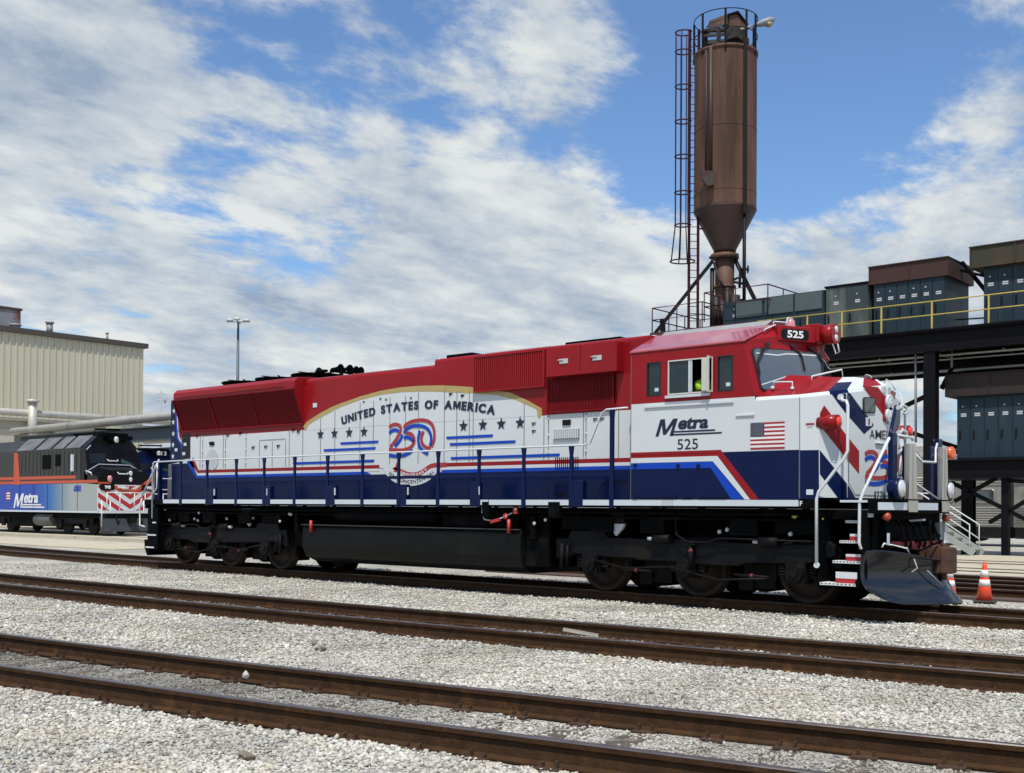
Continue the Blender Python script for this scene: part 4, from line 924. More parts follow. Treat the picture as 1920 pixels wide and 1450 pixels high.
# ------------------------------------------------ cab
B0 = Vector((8.42, -1.55, 3.39)); B1 = Vector((8.20, -1.55, 4.29)); C0 = Vector((8.97, 0, 3.39)); C1 = C0+(B1-B0)
R0 = Vector((6.0, -.75, H(1232.8, 633, -.75)[1])); R1 = Vector((8.32, -.75, H(1453, 612, -.75)[1])); CT = Vector((8.74, 0, R1.z))
mv = lambda p: Vector((p[0], -p[1], p[2]))
x0c = 5.975
wins = [(Z3([(237, 738)])[0], Z3([(360, 442)])[0]), (Z3([(418, 733)])[0], Z3([(800, 402)])[0]), (Z3([(837, 703)])[0], Z3([(972, 390)])[0])]
W = [(a[0], b[0], 3.50, 4.09) for a, b in wins]
def edgex(z): return 8.42-(z-3.39)*(.22/.90)
mb = MB()
for s in (-1, 1):
    y = s*1.55
    def q(pts, m): 
        P = [(a, y, b) for a, b in pts]; mb.poly(P if s < 0 else P[::-1], m)
    q([(x0c, 1.705), (8.42, 1.705), (8.42, 3.38), (x0c, 3.38)], 0)
    q([(x0c, 3.38), (8.42, 3.38), (edgex(3.5), 3.5), (x0c, 3.5)], 1); q([(x0c, 4.09), (edgex(4.09), 4.09), (8.20, 4.29), (x0c, 4.29)], 1)
    xs = [x0c]+[v for w_ in W for v in w_[:2]]
    for i in range(0, 6, 2): q([(xs[i], 3.5), (xs[i+1], 3.5), (xs[i+1], 4.09), (xs[i], 4.09)], 1)
    q([(xs[6], 3.5), (edgex(3.5), 3.5), (edgex(4.09), 4.09), (xs[6], 4.09)], 1)
# window reveals
for s in (-1, 1):
    for w_ in W:
        y0, y1 = s*1.55, s*1.46
        for (ax_, az), (bx_, bz_) in (((w_[0], 3.5), (w_[1], 3.5)), ((w_[1], 3.5), (w_[1], 4.09)), ((w_[1], 4.09), (w_[0], 4.09)), ((w_[0], 4.09), (w_[0], 3.5))):
            mb.poly([(ax_, y0, az), (bx_, y0, bz_), (bx_, y1, bz_), (ax_, y1, az)], 1)
rb = (x0c, 1.55)
mb.poly([(x0c, -1.55, 1.705), (x0c, -1.55, 4.29), R0, mv(R0), (x0c, 1.55, 4.29), (x0c, 1.55, 1.705)], 1)
for s, f in ((-1, lambda p: Vector(p)), (1, mv)):
    mb.poly([f(B0), f(C0), f(C1), f(B1)], 1); mb.poly([f(B1), f(C1), f(CT), f(R1)], 1)
mb.poly([R0, R1, CT, mv(R1), mv(R0)], 1)
mb.build('cab', [WHITE, RED], LO, fixn=False)
# sloped roof edges with an overhanging drip lip
for f in (lambda p: Vector(p), mv):
    mb = MB(); E0 = Vector((x0c-.02, -1.57, 4.275)); E1 = Vector((8.235, -1.57, 4.285)); n_ = (Vector((0, -.4, 1))).normalized()*.035
    P = [E0, E1, Vector((8.33, -.74, R1.z)), Vector((x0c-.02, -.74, R0.z))]; mb.prism([f(p) for p in P], Vector((0, 0, .035)))
    mb.build('cab_roof', mat('sheen_red_roof', (.42, .05, .07), .30, var=.05, coat=1, spec=1), LO, bevel=.012)  # red lightened towards pink: sky sheen on the slope put into the colour
mb = MB(); z_ = R0.z
mb.prism([(6.02, -.74, z_+.003), (6.02, .74, z_+.003), (6.10, .66, z_+.10), (6.10, -.66, z_+.10)], (2.15, 0, 0)); mb.build('cab_roof_hatch', GREY, LO, bevel=.02)
# interior
mb = MB(); mb.box(6.1, 8.3, -1.4, 1.4, 2.55, 2.6); mb.box(6.0, 6.03, -1.4, 1.4, 2.6, 4.25); mb.box(7.9, 8.25, -1.1, -.2, 2.6, 3.62); mb.box(7.9, 8.25, .2, 1.1, 2.6, 3.62); mb.box(6.1, 8.1, -1.4, 1.4, 4.20, 4.23); mb.build('cab_interior', mat('cab_lining', (.28, .31, .30), .7), LO)
mb = MB(); mb.box(6.9, 7.35, -1.25, -.75, 2.98, 3.08); mb.box(6.85, 6.95, -1.25, -.75, 3.08, 3.75); mb.cyl((7.12, -1, 2.6), (7.12, -1, 2.98), .07, 10); mb.build('seat', mat('seat_black', (.02, .02, .022), .7), LO)
# side windows
FR = mat('window_rubber', (.012, .012, .014), .6)
def winframe(w_, name='side_window', frame=FR, glass=True, split=False):
    for s in (-1, 1):
        mb = MB(); y0, y1 = sorted((s*1.556, s*1.535))
        for c in ((w_[0], w_[0]+.02, w_[2], w_[3]), (w_[1]-.02, w_[1], w_[2], w_[3]), (w_[0]+.02, w_[1]-.02, w_[2], w_[2]+.02), (w_[0]+.02, w_[1]-.02, w_[3]-.02, w_[3])): mb.box(c[0], c[1], y0, y1, c[2], c[3])
        f = mb.build(name, frame, LO)
        mb = MB(); y0, y1 = sorted((s*1.53, s*1.522))
        xe = (w_[0]+w_[1])/2 if (split and s < 0) else w_[1]-.02
        mb.box(w_[0]+.02, xe, y0, y1, w_[2]+.02, w_[3]-.02); g = mb.build('pane', GLASSS, f)
GLASSS = mat('side_glass', (.020, .034, .034), .06, var=.6, nscale=1.5, spec=.45, coat=.15)
winframe(W[0]); winframe(W[2]); winframe(W[1], frame=mat('white_window_frame', (.60, .60, .55), .4), split=True)
w_ = W[1]; xm = (w_[0]+w_[1])/2
mb = MB(); mb.box(xm-.03, xm+.0, -1.556, -1.53, 3.53, 4.06); mb.box(xm+.012, xm+.035, -1.556, -1.53, 3.53, 4.06); mb.box(w_[0]-.03, w_[1]-.05, -1.60, -1.551, 3.44, 3.485); mb.build('window_mullion', REFL, LO)
mb = MB(); mb.box(w_[1]-.15, w_[1]-.03, -1.66, -1.64, 3.52, 4.06); mb.bar((w_[1]-.02, -1.66, 3.5), (w_[1]-.02, -1.66, 4.10), .025, .03); mb.bar((w_[1]-.02, -1.55, 4.08), (w_[1]-.02, -1.66, 4.08), .02, .02); mb.bar((w_[1]-.02, -1.55, 3.52), (w_[1]-.02, -1.66, 3.52), .02, .02); mb.build('wind_deflector', mat('deflector_cream', (.55, .55, .48), .3), LO)
mb = MB()
for w2 in (W[0], W[2]): mb.box(w2[1]-.14, w2[1]-.06, -1.5345, -1.531, 3.58, 3.64)
mb.build('window_sticker', REFL, LO)
# windshield: outline surveyed on the slanting front panel
nW = (B1-B0).cross(C0-B0).normalized(); 
if nW.x < 0: nW = -nW
def ZW(pts): return [at(1380+a*.10417, 590+b*.10417, p0=B0, n=nW) for a, b in pts]
ws = ZW([(275, 640), (300, 608), (340, 602), (900, 640), (1440, 690), (1500, 720), (1540, 790), (1570, 1060), (1565, 1150), (1530, 1168), (950, 1150), (900, 1170), (620, 1340), (540, 1385), (480, 1375), (430, 1330), (340, 960), (275, 690)])
def wins_on(pts, nrm, name, m, off, th=.012, parent=LO):
    r_ = None
    for f, nn in ((lambda p: p, nrm), (mv, mv(nrm))):
        mb = MB(); mb.prism([f(p)+nn*off for p in pts], nn*th); r_ = mb.build(name, m, parent)
    return r_
wins_on(ws, nW, 'windshield', FR, .003, .014)
cen_ = sum(ws, Vector())/len(ws)
wins_on([cen_+(p-cen_)*.945 for p in ws], nW, 'windshield_glass', GLASSL, .019, .004)
for pts in ([(345, 690), (730, 730), (900, 705), (1440, 735), (1440, 760), (900, 728), (730, 752), (345, 712)], [(440, 1262), (900, 1110), (1530, 1140), (1530, 1155), (905, 1128), (445, 1282)]):
    wins_on(ZW(pts), nW, 'glazing_strip', REFL, .0235, .003)
mb = MB()
for pts in ([(550, 540), (440, 640), (360, 860), (400, 1100)], [(990, 580), (1150, 760), (1210, 1030)], [(1310, 610), (1420, 710), (1530, 880), (1530, 1060)], [(570, 560), (470, 660), (370, 870)]):
    P = [p+nW*.045 for p in ZW(pts)]
    for i in range(len(P)-1): mb.bar(P[i], P[i+1], .022, .02, up=nW)
for q_ in ((550, 540), (1000, 585), (1310, 610)):
    p = ZW([q_])[0]; mb.cyl(p, p+nW*.05, .035, 8)
mb.build('wiper', FR, LO)
# number board housings and headlamp pod
def nb(f, sg):
    a = Vector((8.46, -.86, 0)); b = Vector((8.80, -.17, 0)); d = (b-a).normalized(); n_ = Vector((d.y, -d.x, 0))
    z0, z1 = at(1457, 640, x=8.4).z, at(1457, 611, x=8.4).z
    mb = MB(); mb.prism([f(p) for p in (a+Vector((0, 0, z0)), b+Vector((0, 0, z0)), b+Vector((0, 0, z1)), a+Vector((0, 0, z1)))], f(-n_*.35)); o = mb.build('number_board', RED, LO, bevel=.015)
    L_ = (b-a).length
    mb = MB(); ring = []
    w_, h_, r_ = L_*.72, (z1-z0)*.66, .06; c = a*.55+b*.45+Vector((0, 0, (z0+z1)/2-.01))
    for cx_, cz_, a0 in ((w_/2-r_, h_/2-r_, 0), (-w_/2+r_, h_/2-r_, 90), (-w_/2+r_, -h_/2+r_, 180), (w_/2-r_, -h_/2+r_, 270)):
        for k in range(5): t = R(a0+22.5*k); ring.append(c+d*(cx_+math.cos(t)*r_)+Vector((0, 0, cz_+math.sin(t)*r_))+n_*.002)
    mb.prism([f(p) for p in ring], f(n_*.008)); mb.build('number_glass', BLACKG, o)
    mb = MB(); hh_ = h_*.74; ww = w_*.60
    if sg > 0: lettering(mb, '525', c-d*ww/2-Vector((0, 0, hh_/2))+n_*.013, d, (0, 0, 1), ww, hh_, .03)
    else: lettering(mb, '525', f(c+d*ww/2-Vector((0, 0, hh_/2))+n_*.013), f(-d), (0, 0, 1), ww, hh_, .03)
    mb.build('number', mat('number_white', (.82, .82, .80), .4), o, fixn=False)
nb(lambda p: Vector(p), 1); nb(mv, -1)
mb = MB(); pz0, pz1 = at(1525, 641, x=8.8).z, at(1525, 608, x=8.8).z
mb.box(8.55, 8.86, -.17, .17, pz0, pz1+.02); mb.build('headlamp_housing', RED, LO, bevel=.02)
lz = at(1562, 624, x=9.1).z
mb = MB(); mb.cyl((8.862, 0, lz), (9.08, 0, lz), .165, 24); mb.cyl((9.08, 0, lz), (9.09, 0, lz), .175, 24); mb.build('headlamp_hood', RED, LO)
mb = MB(); 
for dz_ in (.072, -.072): mb.lathe((9.091, 0, lz+dz_), (1, 0, 0), [(0, .066), (.018, .055), (.024, .01)], 16)
hl = mb.build('headlight', LENS, LO)
# beacon, roof grab rails, mirror
bcn = at(1503, 612, y=-.35)
mb = MB(); mb.lathe((8.42, -.35, R1.z), (0, 0, 1), [(0, .09), (.02, .095), (.13, .075), (.16, .05), (.165, .01)], 20); bo = mb.build('beacon', PINKL, LO)
mb = MB(); bx_ = 8.42
mb.tube([(bx_, -.47, R1.z), (bx_, -.46, R1.z+.14), (bx_, -.42, R1.z+.18), (bx_, -.28, R1.z+.18), (bx_, -.24, R1.z+.14), (bx_, -.23, R1.z)], .012, 6); mb.build('beacon_guard', WHITE, bo)
mb = MB(); mb.tube([(8.30, -.72, R1.z), (8.30, -.70, R1.z+.09), (8.42, -.50, R1.z+.09), (8.42, -.50, R1.z)], .012, 6)
mb.tube([(8.30, -1.06, 4.50), (8.34, -1.06, 4.54), (8.36, -.76, R1.z+.02), (8.33, -.76, R1.z-.02)], .014, 6)
mb.tube([p+nW*.0 for p in (Vector((8.60, -1.30, 3.52)), Vector((8.62, -1.30, 3.62)), Vector((8.95, -1.30, 3.60)), Vector((8.95, -1.30, 3.48)))], .014, 6)
mb.tube([(9.05, -.85, 3.60), (9.08, -.87, 3.72), (9.35, -.35, 3.86), (9.35, -.30, 3.72)], .016, 6)
for q_ in ((8.60, -1.30, 3.50), (8.95, -1.30, 3.47)): mb.cyl(q_, (q_[0], q_[1], q_[2]+.05), .03, 8)
mb.build('grab_rail', WHITE, LO)
mb = MB(); mx_ = at(1571, 645, y=1.62)
P = [at(u, v, y=1.55) for u, v in ((1560, 640), (1569, 637), (1574, 660), (1567, 664))]; mb.tube(P, .014, 6, closed=True); mb.build('mirror_frame', LGREY, LO)
# mouldings on the cab side
mb = MB(); a, b = Z3([(225, 835), (980, 800)]); mb.box(a[0], b[0], -1.575, -1.551, a[1]-.012, a[1]+.022); a, b = Z3([(1000, 905), (1195, 895)]); mb.box(a[0], 8.415, -1.572, -1.551, a[1]-.01, a[1]+.012)
mb.build('rain_strip', WHITE, LO)
sheet('door_gap', [(x0c+.0, 1.71), (x0c+.014, 1.71), (x0c+.014, 4.25), (x0c, 4.25)], YS-.001, SEAM)

# ------------------------------------------------ nose
PN = [(8.42, -1.55), (9.20, -1.55), (9.50, -1.48), (9.78, -1.0), (9.99, 0)]
SZ = [3.37, 3.37, 3.39, 3.46, 3.60]
TN = [(8.44, -.82, 3.80), (9.20, -.76, 3.72), (9.42, -.66, 3.70), (9.66, -.5, 3.70), (9.80, 0, 3.70)]
def half(pts): return [Vector(p) for p in pts]+[Vector((p[0], -p[1], p[2])) for p in pts[:-1]][::-1]
lowr = half([(x, y, 1.74) for x, y in PN]); shl = half([(x, y, z-.06) for (x, y), z in zip(PN, SZ)])
sh2 = half([(x-(.0 if i < 2 else .035), y*(.975 if i < 4 else 1), z) for i, ((x, y), z) in enumerate(zip(PN, SZ))]); top = half(TN)
mb = MB(); n = len(lowr)
for i in range(n-1):
    side = i in (0, n-2)
    mb.poly([lowr[i], lowr[i+1], shl[i+1], shl[i]], 0)
    if i in (2, n-4):
        for s0, s1, mi in ((0, .36, 0), (.36, .98, 2), (.98, 1, 0)):
            if i == n-4: s0, s1 = 1-s1, 1-s0
            mb.poly([shl[i]*(1-s0)+shl[i+1]*s0, shl[i]*(1-s1)+shl[i+1]*s1, sh2[i]*(1-s1)+sh2[i+1]*s1, sh2[i]*(1-s0)+sh2[i+1]*s0], mi)
    else: mb.poly([shl[i], shl[i+1], sh2[i+1], sh2[i]], 0)
    red = i in (0, 1, n-2, n-3)
    def bl(s, t): return (sh2[i]*(1-s)+sh2[i+1]*s)*(1-t)+(top[i]*(1-s)+top[i+1]*s)*t
    if i in (2, n-4):
        cs = [(0, .30, 1, 0), (.30, .98, 2, 0), (.98, 1, 0, 0)]
        for s0, s1, mi, _ in cs:
            if i == n-4: s0, s1 = 1-s1, 1-s0
            tm = .62
            mb.poly([bl(s0, 0), bl(s1, 0), bl(s1, tm), bl(s0, tm)], mi); mb.poly([bl(s0, tm), bl(s1, tm), bl(s1, 1), bl(s0, 1)], 1 if mi == 1 else 0)
    elif i in (3, n-5):
        for s0, s1, mi in ((0, .38, 0), (.38, .88, 1), (.88, 1, 0)):
            if i == n-5: s0, s1 = 1-s1, 1-s0
            mb.poly([bl(s0, 0), bl(s1, 0), bl(s1, 1), bl(s0, 1)], mi)
    else: mb.poly([sh2[i], sh2[i+1], top[i+1], top[i]], 1 if red else 0)
mb.poly([top[0], top[1], top[2], top[n-3], top[n-2], top[n-1]], 1); mb.poly([top[2], top[3], top[4], top[5], top[6]], 0)
mb.poly(lowr[::-1], 0)
nose = mb.build('nose', [WHITE, RED, NAVY], LO, fixn=False)
FAC = {'S': (Vector((9.2, -1.55, 0)), Vector((0, -1, 0)))}
for k, i in (('A', 1), ('B', 2), ('F', 3)):
    a, b = Vector((*PN[i], 0)), Vector((*PN[i+1], 0)); d = (b-a).normalized(); FAC[k] = (a, Vector((d.y, -d.x, 0)))
def onf(k, pts, off=.004): p0, nn = FAC[k]; return [at(u, v, p0=p0, n=nn)+nn*off for u, v in pts]
def ndecal(name, k, pts, m, off=.004, both=True):
    mb = MB(); P = onf(k, pts, off); mb.poly(P)
    if both: mb.poly([mv(p) for p in P][::-1])
    return mb.build(name, m, LO, fixn=False)
ndecal('navy_band', 'A', [(1498.7, 844.5), (1535.4, 844), (1536, 936.5), (1498.5, 936)], NAVY)
ndecal('navy_band', 'B', [(1536.8, 844), (1587.5, 907), (1588, 936.5), (1573, 936.5), (1537, 889)], NAVY)
ndecal('navy_band', 'F', [(1589, 908), (1605, 936), (1589, 936.5)], NAVY)
ndecal('red_chevron', 'B', [(1545, 760), (1587.3, 817), (1587.3, 861), (1537.3, 798), (1537.3, 775)], RED)
ndecal('red_chevron', 'F', [(1588.8, 819), (1610.6, 846), (1610.6, 889), (1588.8, 862)], RED)
ndecal('navy_chevron', 'B', [(1559, 739), (1586, 738), (1586.5, 776), (1572, 757)], NAVY)
ndecal('navy_chevron', 'F', [(1588.5, 735), (1594, 738), (1617, 770), (1632, 787), (1638, 798), (1620, 814), (1588.5, 778)], NAVY)
ndecal('red_chevron', 'F', [(1617, 724), (1646, 726), (1659, 745), (1670, 747), (1670, 786), (1664, 796), (1661, 786)], RED)
def slope(i, pts2, m, name):
    """painted patch on the sloping nose top, in the facet between plan points i and i+1"""
    a, b, c, d = sh2[i], sh2[i+1], top[i+1], top[i]; nn = (b-a).cross(d-a).normalized()
    if nn.z < 0: nn = -nn
    P = [a+(b-a)*s+(d+(c-d)*s-a-(b-a)*s)*t+nn*.006 for s, t in pts2]
    mb = MB(); mb.poly(P); mb.poly([mv(p) for p in P][::-1]); mb.build(name, m, LO, fixn=False)
mb = MB(); mb.poly([(9.42, -.3, 3.706), (9.42, .3, 3.706), (9.80, .12, 3.706), (9.80, -.12, 3.706)]); mb.build('red_chevron', RED, LO)
# nose seams
mb = MB()
for k, pts in (('A', [(1499, 745), (1500.2, 745), (1500.2, 936), (1499, 936)]), ('F', [(1590, 742), (1591.5, 742), (1591.5, 905), (1590, 905)]), ('F', [(1591, 905), (1603, 927), (1603, 928.6), (1591, 906.6)]), ('F', [(1603, 927), (1665, 930), (1665, 931.3), (1603, 928.6)])):
    mb.poly(onf(k, pts, .0065))
mb.build('nose_door_seam', SEAM, LO, fixn=False)
def rrect(k, u0, v0, u1, v1, r, name, m, off, th, parent=LO):
    ring = []
    for cx_, cy_, a0 in ((u1-r, v0+r, 270), (u1-r, v1-r, 0), (u0+r, v1-r, 90), (u0+r, v0+r, 180)):
        for j in range(4): t = R(a0+30*j); ring.append((cx_+math.cos(t)*r, cy_+math.sin(t)*r))
    P = onf(k, ring, off); mb = MB(); mb.prism(P, FAC[k][1]*th); return mb.build(name, m, parent)
wf_ = rrect('F', 1617, 745, 1640, 775, 4, 'nose_window', FR, .004, .014); rrect('F', 1619, 747, 1638, 773, 3, 'pane', GLASS, .019, .003, wf_)
rrect('F', 1622.5, 783, 1634, 799, .5, 'warning_sign', REFL, .0065, .004)
mb = MB(); P = onf('F', [(1626.5, 796)], .012)[0]; mb.poly(onf('F', [(1627, 786), (1630, 785), (1630, 797), (1627, 797)], .012)); mb.build('warning_mark', RED, LO, fixn=False)
mb = MB(); mb.tube([p for p in onf('F', [(1640, 830), (1655, 833)], .02)], .018, 6); mb.tube(onf('F', [(1560, 865), (1566, 868)], .02), .01, 6); mb.build('door_handle', WHITE, LO)
mb = MB(); mb.poly(onf('A', [(1511, 794), (1527, 793.5), (1527, 796.5), (1511, 797)], .006)); mb.build('warning_mark', RED, LO, fixn=False)
mb = MB(); mb.poly(onf('A', [(1513, 798), (1525, 797.7), (1525, 799), (1513, 799.3)], .006)); mb.poly(onf('A', [(1513, 801), (1524, 800.8), (1524, 802), (1513, 802.3)], .006)); mb.build('warning_mark', LGREY, LO, fixn=False)
rrect('A', 1512, 918, 1525, 928, .5, 'label_plate', REFL, .0065, .004)
# nose headlights: two lamps one above the other under a small grey grille, on the centre line
mb = MB(); P = at(1664, 735, y=-.06)
def nl(v): return at(1664, v, y=0).z
mb.box(9.90, 9.995, -.14, .14, nl(791), nl(742)); mb.build('headlight_panel', RED, LO, bevel=.02)
mb = MB(); mb.box(9.80, 9.98, -.17, .17, nl(741), nl(724)); mb.build('lamp_grille', LGREY, LO, bevel=.03)
for v in (755, 779):
    mb = MB(); mb.lathe((9.997, 0, nl(v)), (1, 0, 0), [(0, .115), (.04, .11), (.05, .02)], 18); o = mb.build('headlight', LENS, LO)
    mb = MB(); mb.lathe((9.99, 0, nl(v)), (1, 0, 0), [(0, .13), (.05, .13), (.05, .115)], 18); mb.build('rim', REFL, o)
# red marker lamps on the cheeks
p_ = at(1553, 793, p0=FAC['B'][0], n=FAC['B'][1]); p_ = Vector((9.52, -1.40, p_.z))
for f in (lambda p: Vector(p), mv):
    mb = MB(); mb.cyl(f(p_+Vector((-.05, 0, 0))), f(p_+Vector((.27, -.02, 0))), .115, 22); o = mb.build('marker_lamp', RED, LO)
    mb = MB(); mb.lathe(f(p_+Vector((.271, -.02, 0))), (1, 0, 0), [(0, .09), (.03, .08), (.05, .02)], 16); mb.build('lens', REDL, o)
# grab irons on the nose and front ladder rails
mb = MB()
A = lambda u, v, y: at(u, v, y=y)
mb.tube([at(1577, 745, y=-1.36), at(1579, 751, y=-1.42), at(1587, 752, y=-1.44), at(1589.5, 760, y=-1.45), at(1589.5, 845, y=-1.45), at(1584, 858, y=-1.47), at(1535, 922, y=-1.54), at(1531, 936, y=-1.55), at(1531, 1058, y=-1.55)], .025, 8)
mb.lathe(at(1531.5, 1060, y=-1.55), (0, -1, 0), [(-.02, .045), (.02, .045)], 10); mb.lathe(at(1577, 745, y=-1.36), (0, -1, 0), [(0, .05), (.03, .05)], 10)
mb.build('entry_handrail', WHITE, LO)
mb = MB(); mb.tube([(10.42, -.92, at(1676, 820, x=10.42).z), at(1667, 822, y=-1.05), at(1619, 922, y=-1.47), at(1612, 940, y=-1.5), at(1610.5, 1018, y=-1.5), at(1614, 1028, y=-1.5), at(1625, 1030, y=-1.4)], .025, 8); mb.build('entry_handrail', WHITE, LO)
mb = MB(); mb.tube([mv(p) for p in ((10.42, -.92, 2.72), (10.40, -1.1, 2.70), (10.3, -1.5, 1.75), (10.25, -1.5, .95))], .025, 8); mb.build('entry_handrail', WHITE, LO)

# ------------------------------------------------ steps
RS = mat('step_red', (.40, .02, .025), .5, var=.1)
TREAD = mat('step_white', (.66, .68, .68), .6, var=.1, nscale=20)
zst = [at(1571, 1096, y=-1.5).z, at(1588, 1054.5, y=-1.25).z, at(1595, 1016.5, y=-1.0).z, at(1600, 978.5, y=-.8).z]
ST = []
for u0, u1, v_, y_ in ((1537, 1605, 1096, -1.50), (1561, 1617, 1054.5, -1.42), (1574, 1617, 1016.5, -1.36), (1585, 1617, 978.5, -1.30)):
    a, b = at(u0, v_, y=y_), at(u1, v_, y=y_); ST.append((a.x, b.x, y_, (a.z+b.z)/2))
for sgn in (-1, 1):
    for k, (a, b, y, z) in enumerate(ST):
        y0, y1 = (y, y+.28) if sgn < 0 else (-y-.28, -y)
        mb = MB(); mb.box(a, b, y0, y1, z-.02, z+.02)
        edge = y0 if sgn < 0 else y1
        n_ = 9
        for i in range(n_): mb.box(a+(i+.3)*(b-a)/n_, a+(i+.7)*(b-a)/n_, edge-.003 if sgn < 0 else edge-.01, edge+.01 if sgn < 0 else edge+.003, z-.002, z+.012, 1)
        s_ = mb.build('step', [TREAD, DIRON], LO)
        if k < 3:
            zt_ = ST[k+1][3]; h1 = z+(zt_-z)*.27
            yb = y+.03 if sgn < 0 else -y-.05
            mb = MB(); mb.box(a+(b-a)*.42, b-.001, yb, yb+.02, z+.021, h1); mb.build('step_riser', RS, s_)
            mb = MB(); mb.box(a+(b-a)*.42, b-.001, yb, yb+.02, h1+.001, h1+(.10 if k == 0 else .04)); mb.build('step_riser', TREAD, s_)
mb = MB()
for s in (-1, 1):
    y0, y1 = (-1.50, -.52) if s < 0 else (.52, 1.50)
    mb.box(10.235, 10.28, y0, y1, .50, 1.55); mb.box(9.49, 9.51, y0, y1, .32, 1.55)
    mb.prism([(10.12, y0, .35), (10.235, y0, .50), (10.235, y0, 1.55), (10.20, y0, 1.55), (10.20, y0, .6), (10.1, y0, .45)], (0, y1-y0, 0))
    mb.box(9.52, 10.23, s*.48-.015, s*.48+.015, .3, 1.55)
mb.build('step_well', BLACK, LO)
mb = MB(); mb.box(9.87, 10.30, -1.53, -1.3, 1.665, 1.70); mb.box(10.15, 10.33, -1.45, -1.2, 1.44, 1.56); mb.build('step_plate', REFL, LO)
# anticlimber and end plate
AP = [(10.30, -1.5), (10.45, -1.5), (10.62, -.90), (10.62, .90), (10.45, 1.5), (10.30, 1.5)]
mb = MB(); mb.prism([(x, y, 1.50) for x, y in AP], (0, 0, .22)); mb.box(9.9, 10.298, -1.0, 1.0, 1.705, 1.73); mb.build('anticlimber', BLACK, LO, bevel=.01)
mb = MB()
for a, b in (((10.455, -1.49), (10.622, -.91)), ((10.625, -.90), (10.625, -.80)), ((10.625, -.50), (10.625, .47)), ((10.625, .80), (10.625, .90)), ((10.622, .91), (10.455, 1.49))):
    mb.bar((a[0]+.006, a[1], 1.61), (b[0]+.006, b[1], 1.61), .012, .115, up=(0, 0, 1))
mb.build('reflective_strip', REFL, LO)
mb = MB(); mb.box(10.34, 10.42, -1.1, 1.1, .55, 1.497); mb.box(10.3, 10.335, -1.35, 1.35, .6, 1.497); mb.build('end_plate', BLACK, LO)
# stainless crash posts, navy posts, ditch lights
pz = at(1712, 832, x=10.66).z
def post(yc, wdt=.20):
    mb = MB(); mb.prism([(10.645, yc-wdt*.72, 1.72), (10.645, yc+wdt*.72, 1.72), (10.645, yc+wdt*.48, pz), (10.645, yc-wdt*.48, pz)], (.012, 0, 0)); mb.prism([(10.645, yc-wdt*.72, 1.52), (10.645, yc+wdt*.72, 1.52), (10.645, yc+wdt*.78, 1.70), (10.645, yc-wdt*.78, 1.70)], (.02, 0, 0))
    mb.prism([(10.658, yc-.02, 1.75), (10.658, yc+.02, 1.75), (10.658, yc+.015, pz-.02), (10.658, yc-.015, pz-.02)], (.012, 0, 0)); mb.box(10.56, 10.644, yc-wdt*.5, yc-wdt*.4, 1.72, pz); mb.box(10.56, 10.644, yc+wdt*.4, yc+wdt*.5, 1.72, pz)
    mb.build('crash_post', STEEL, LO, bevel=.006)
yl, yr = at(1713, 880, x=10.66).y, at(1773, 880, x=10.66).y
post(yl, .24); post(yr, .19)
mb = MB()
for y in (-.95, .95): mb.box(10.42, 10.50, y-.09, y+.09, 1.72, 2.74)
mb.box(10.50, 10.53, yl-.06, yl+.16, 1.72, 2.55); mb.box(10.50, 10.53, yr-.3, yr-.12, 1.72, 2.6); mb.build('handrail_post', NAVY, LO, bevel=.01)
mb = MB(); zr_ = 2.72; mb.tube([(10.46, -.95, zr_), (10.5, -.3, zr_-.02), (10.5, -.25, zr_-.06)], .022, 8); mb.tube([(10.5, -.15, 2.45), (10.55, 0, 2.33), (10.6, .45, 2.33), (10.5, .72, 2.55), (10.46, .95, zr_)], .02, 6)
mb.tube([(10.47, -.16, 2.60), (10.5, .05, 2.42)], .01, 5); mb.tube([(10.55, -.35, 2.0), (10.6, .55, 1.74)], .015, 5); mb.build('front_handrail', WHITE, LO)
for y, m_ in ((at(1690, 915, x=10.66).y, NAVY), (at(1782, 912, x=10.66).y, BLACKG)):
    mb = MB(); mb.lathe((10.46, y, at(1690, 916, x=10.66).z), (1, 0, 0), [(0, .08), (.03, .13), (.14, .16), (.20, .16)], 20); o = mb.build('ditch_light', m_, LO)
    mb = MB(); mb.lathe((10.661, y, at(1690, 916, x=10.66).z), (1, 0, 0), [(0, .14), (.03, .12), (.05, .04)], 20); mb.build('lens', LENS, o)
mb = MB(); p_ = at(1783, 850, x=10.65); mb.lathe(p_+Vector((-.1, 0, 0)), (1, -.2, 0), [(0, .05), (.04, .10), (.13, .11), (.16, .07)], 16); mb.build('orange_lamp', ORANGE, LO)
mb = MB(); p_ = at(1663, 972, x=10.5); mb.lathe(p_+Vector((-.06, 0, .03)), (1, -.2, -.1), [(0, .04), (.03, .055), (.09, .065), (.12, .03)], 14); p_ = at(1768, 972, x=10.5); mb.lathe(p_, (1, 0, 0), [(0, .05), (.03, .06), (.1, .05)], 12); mb.build('hose_glad_hand', mat('dull_orange', (.35, .06, .02), .4), LO)
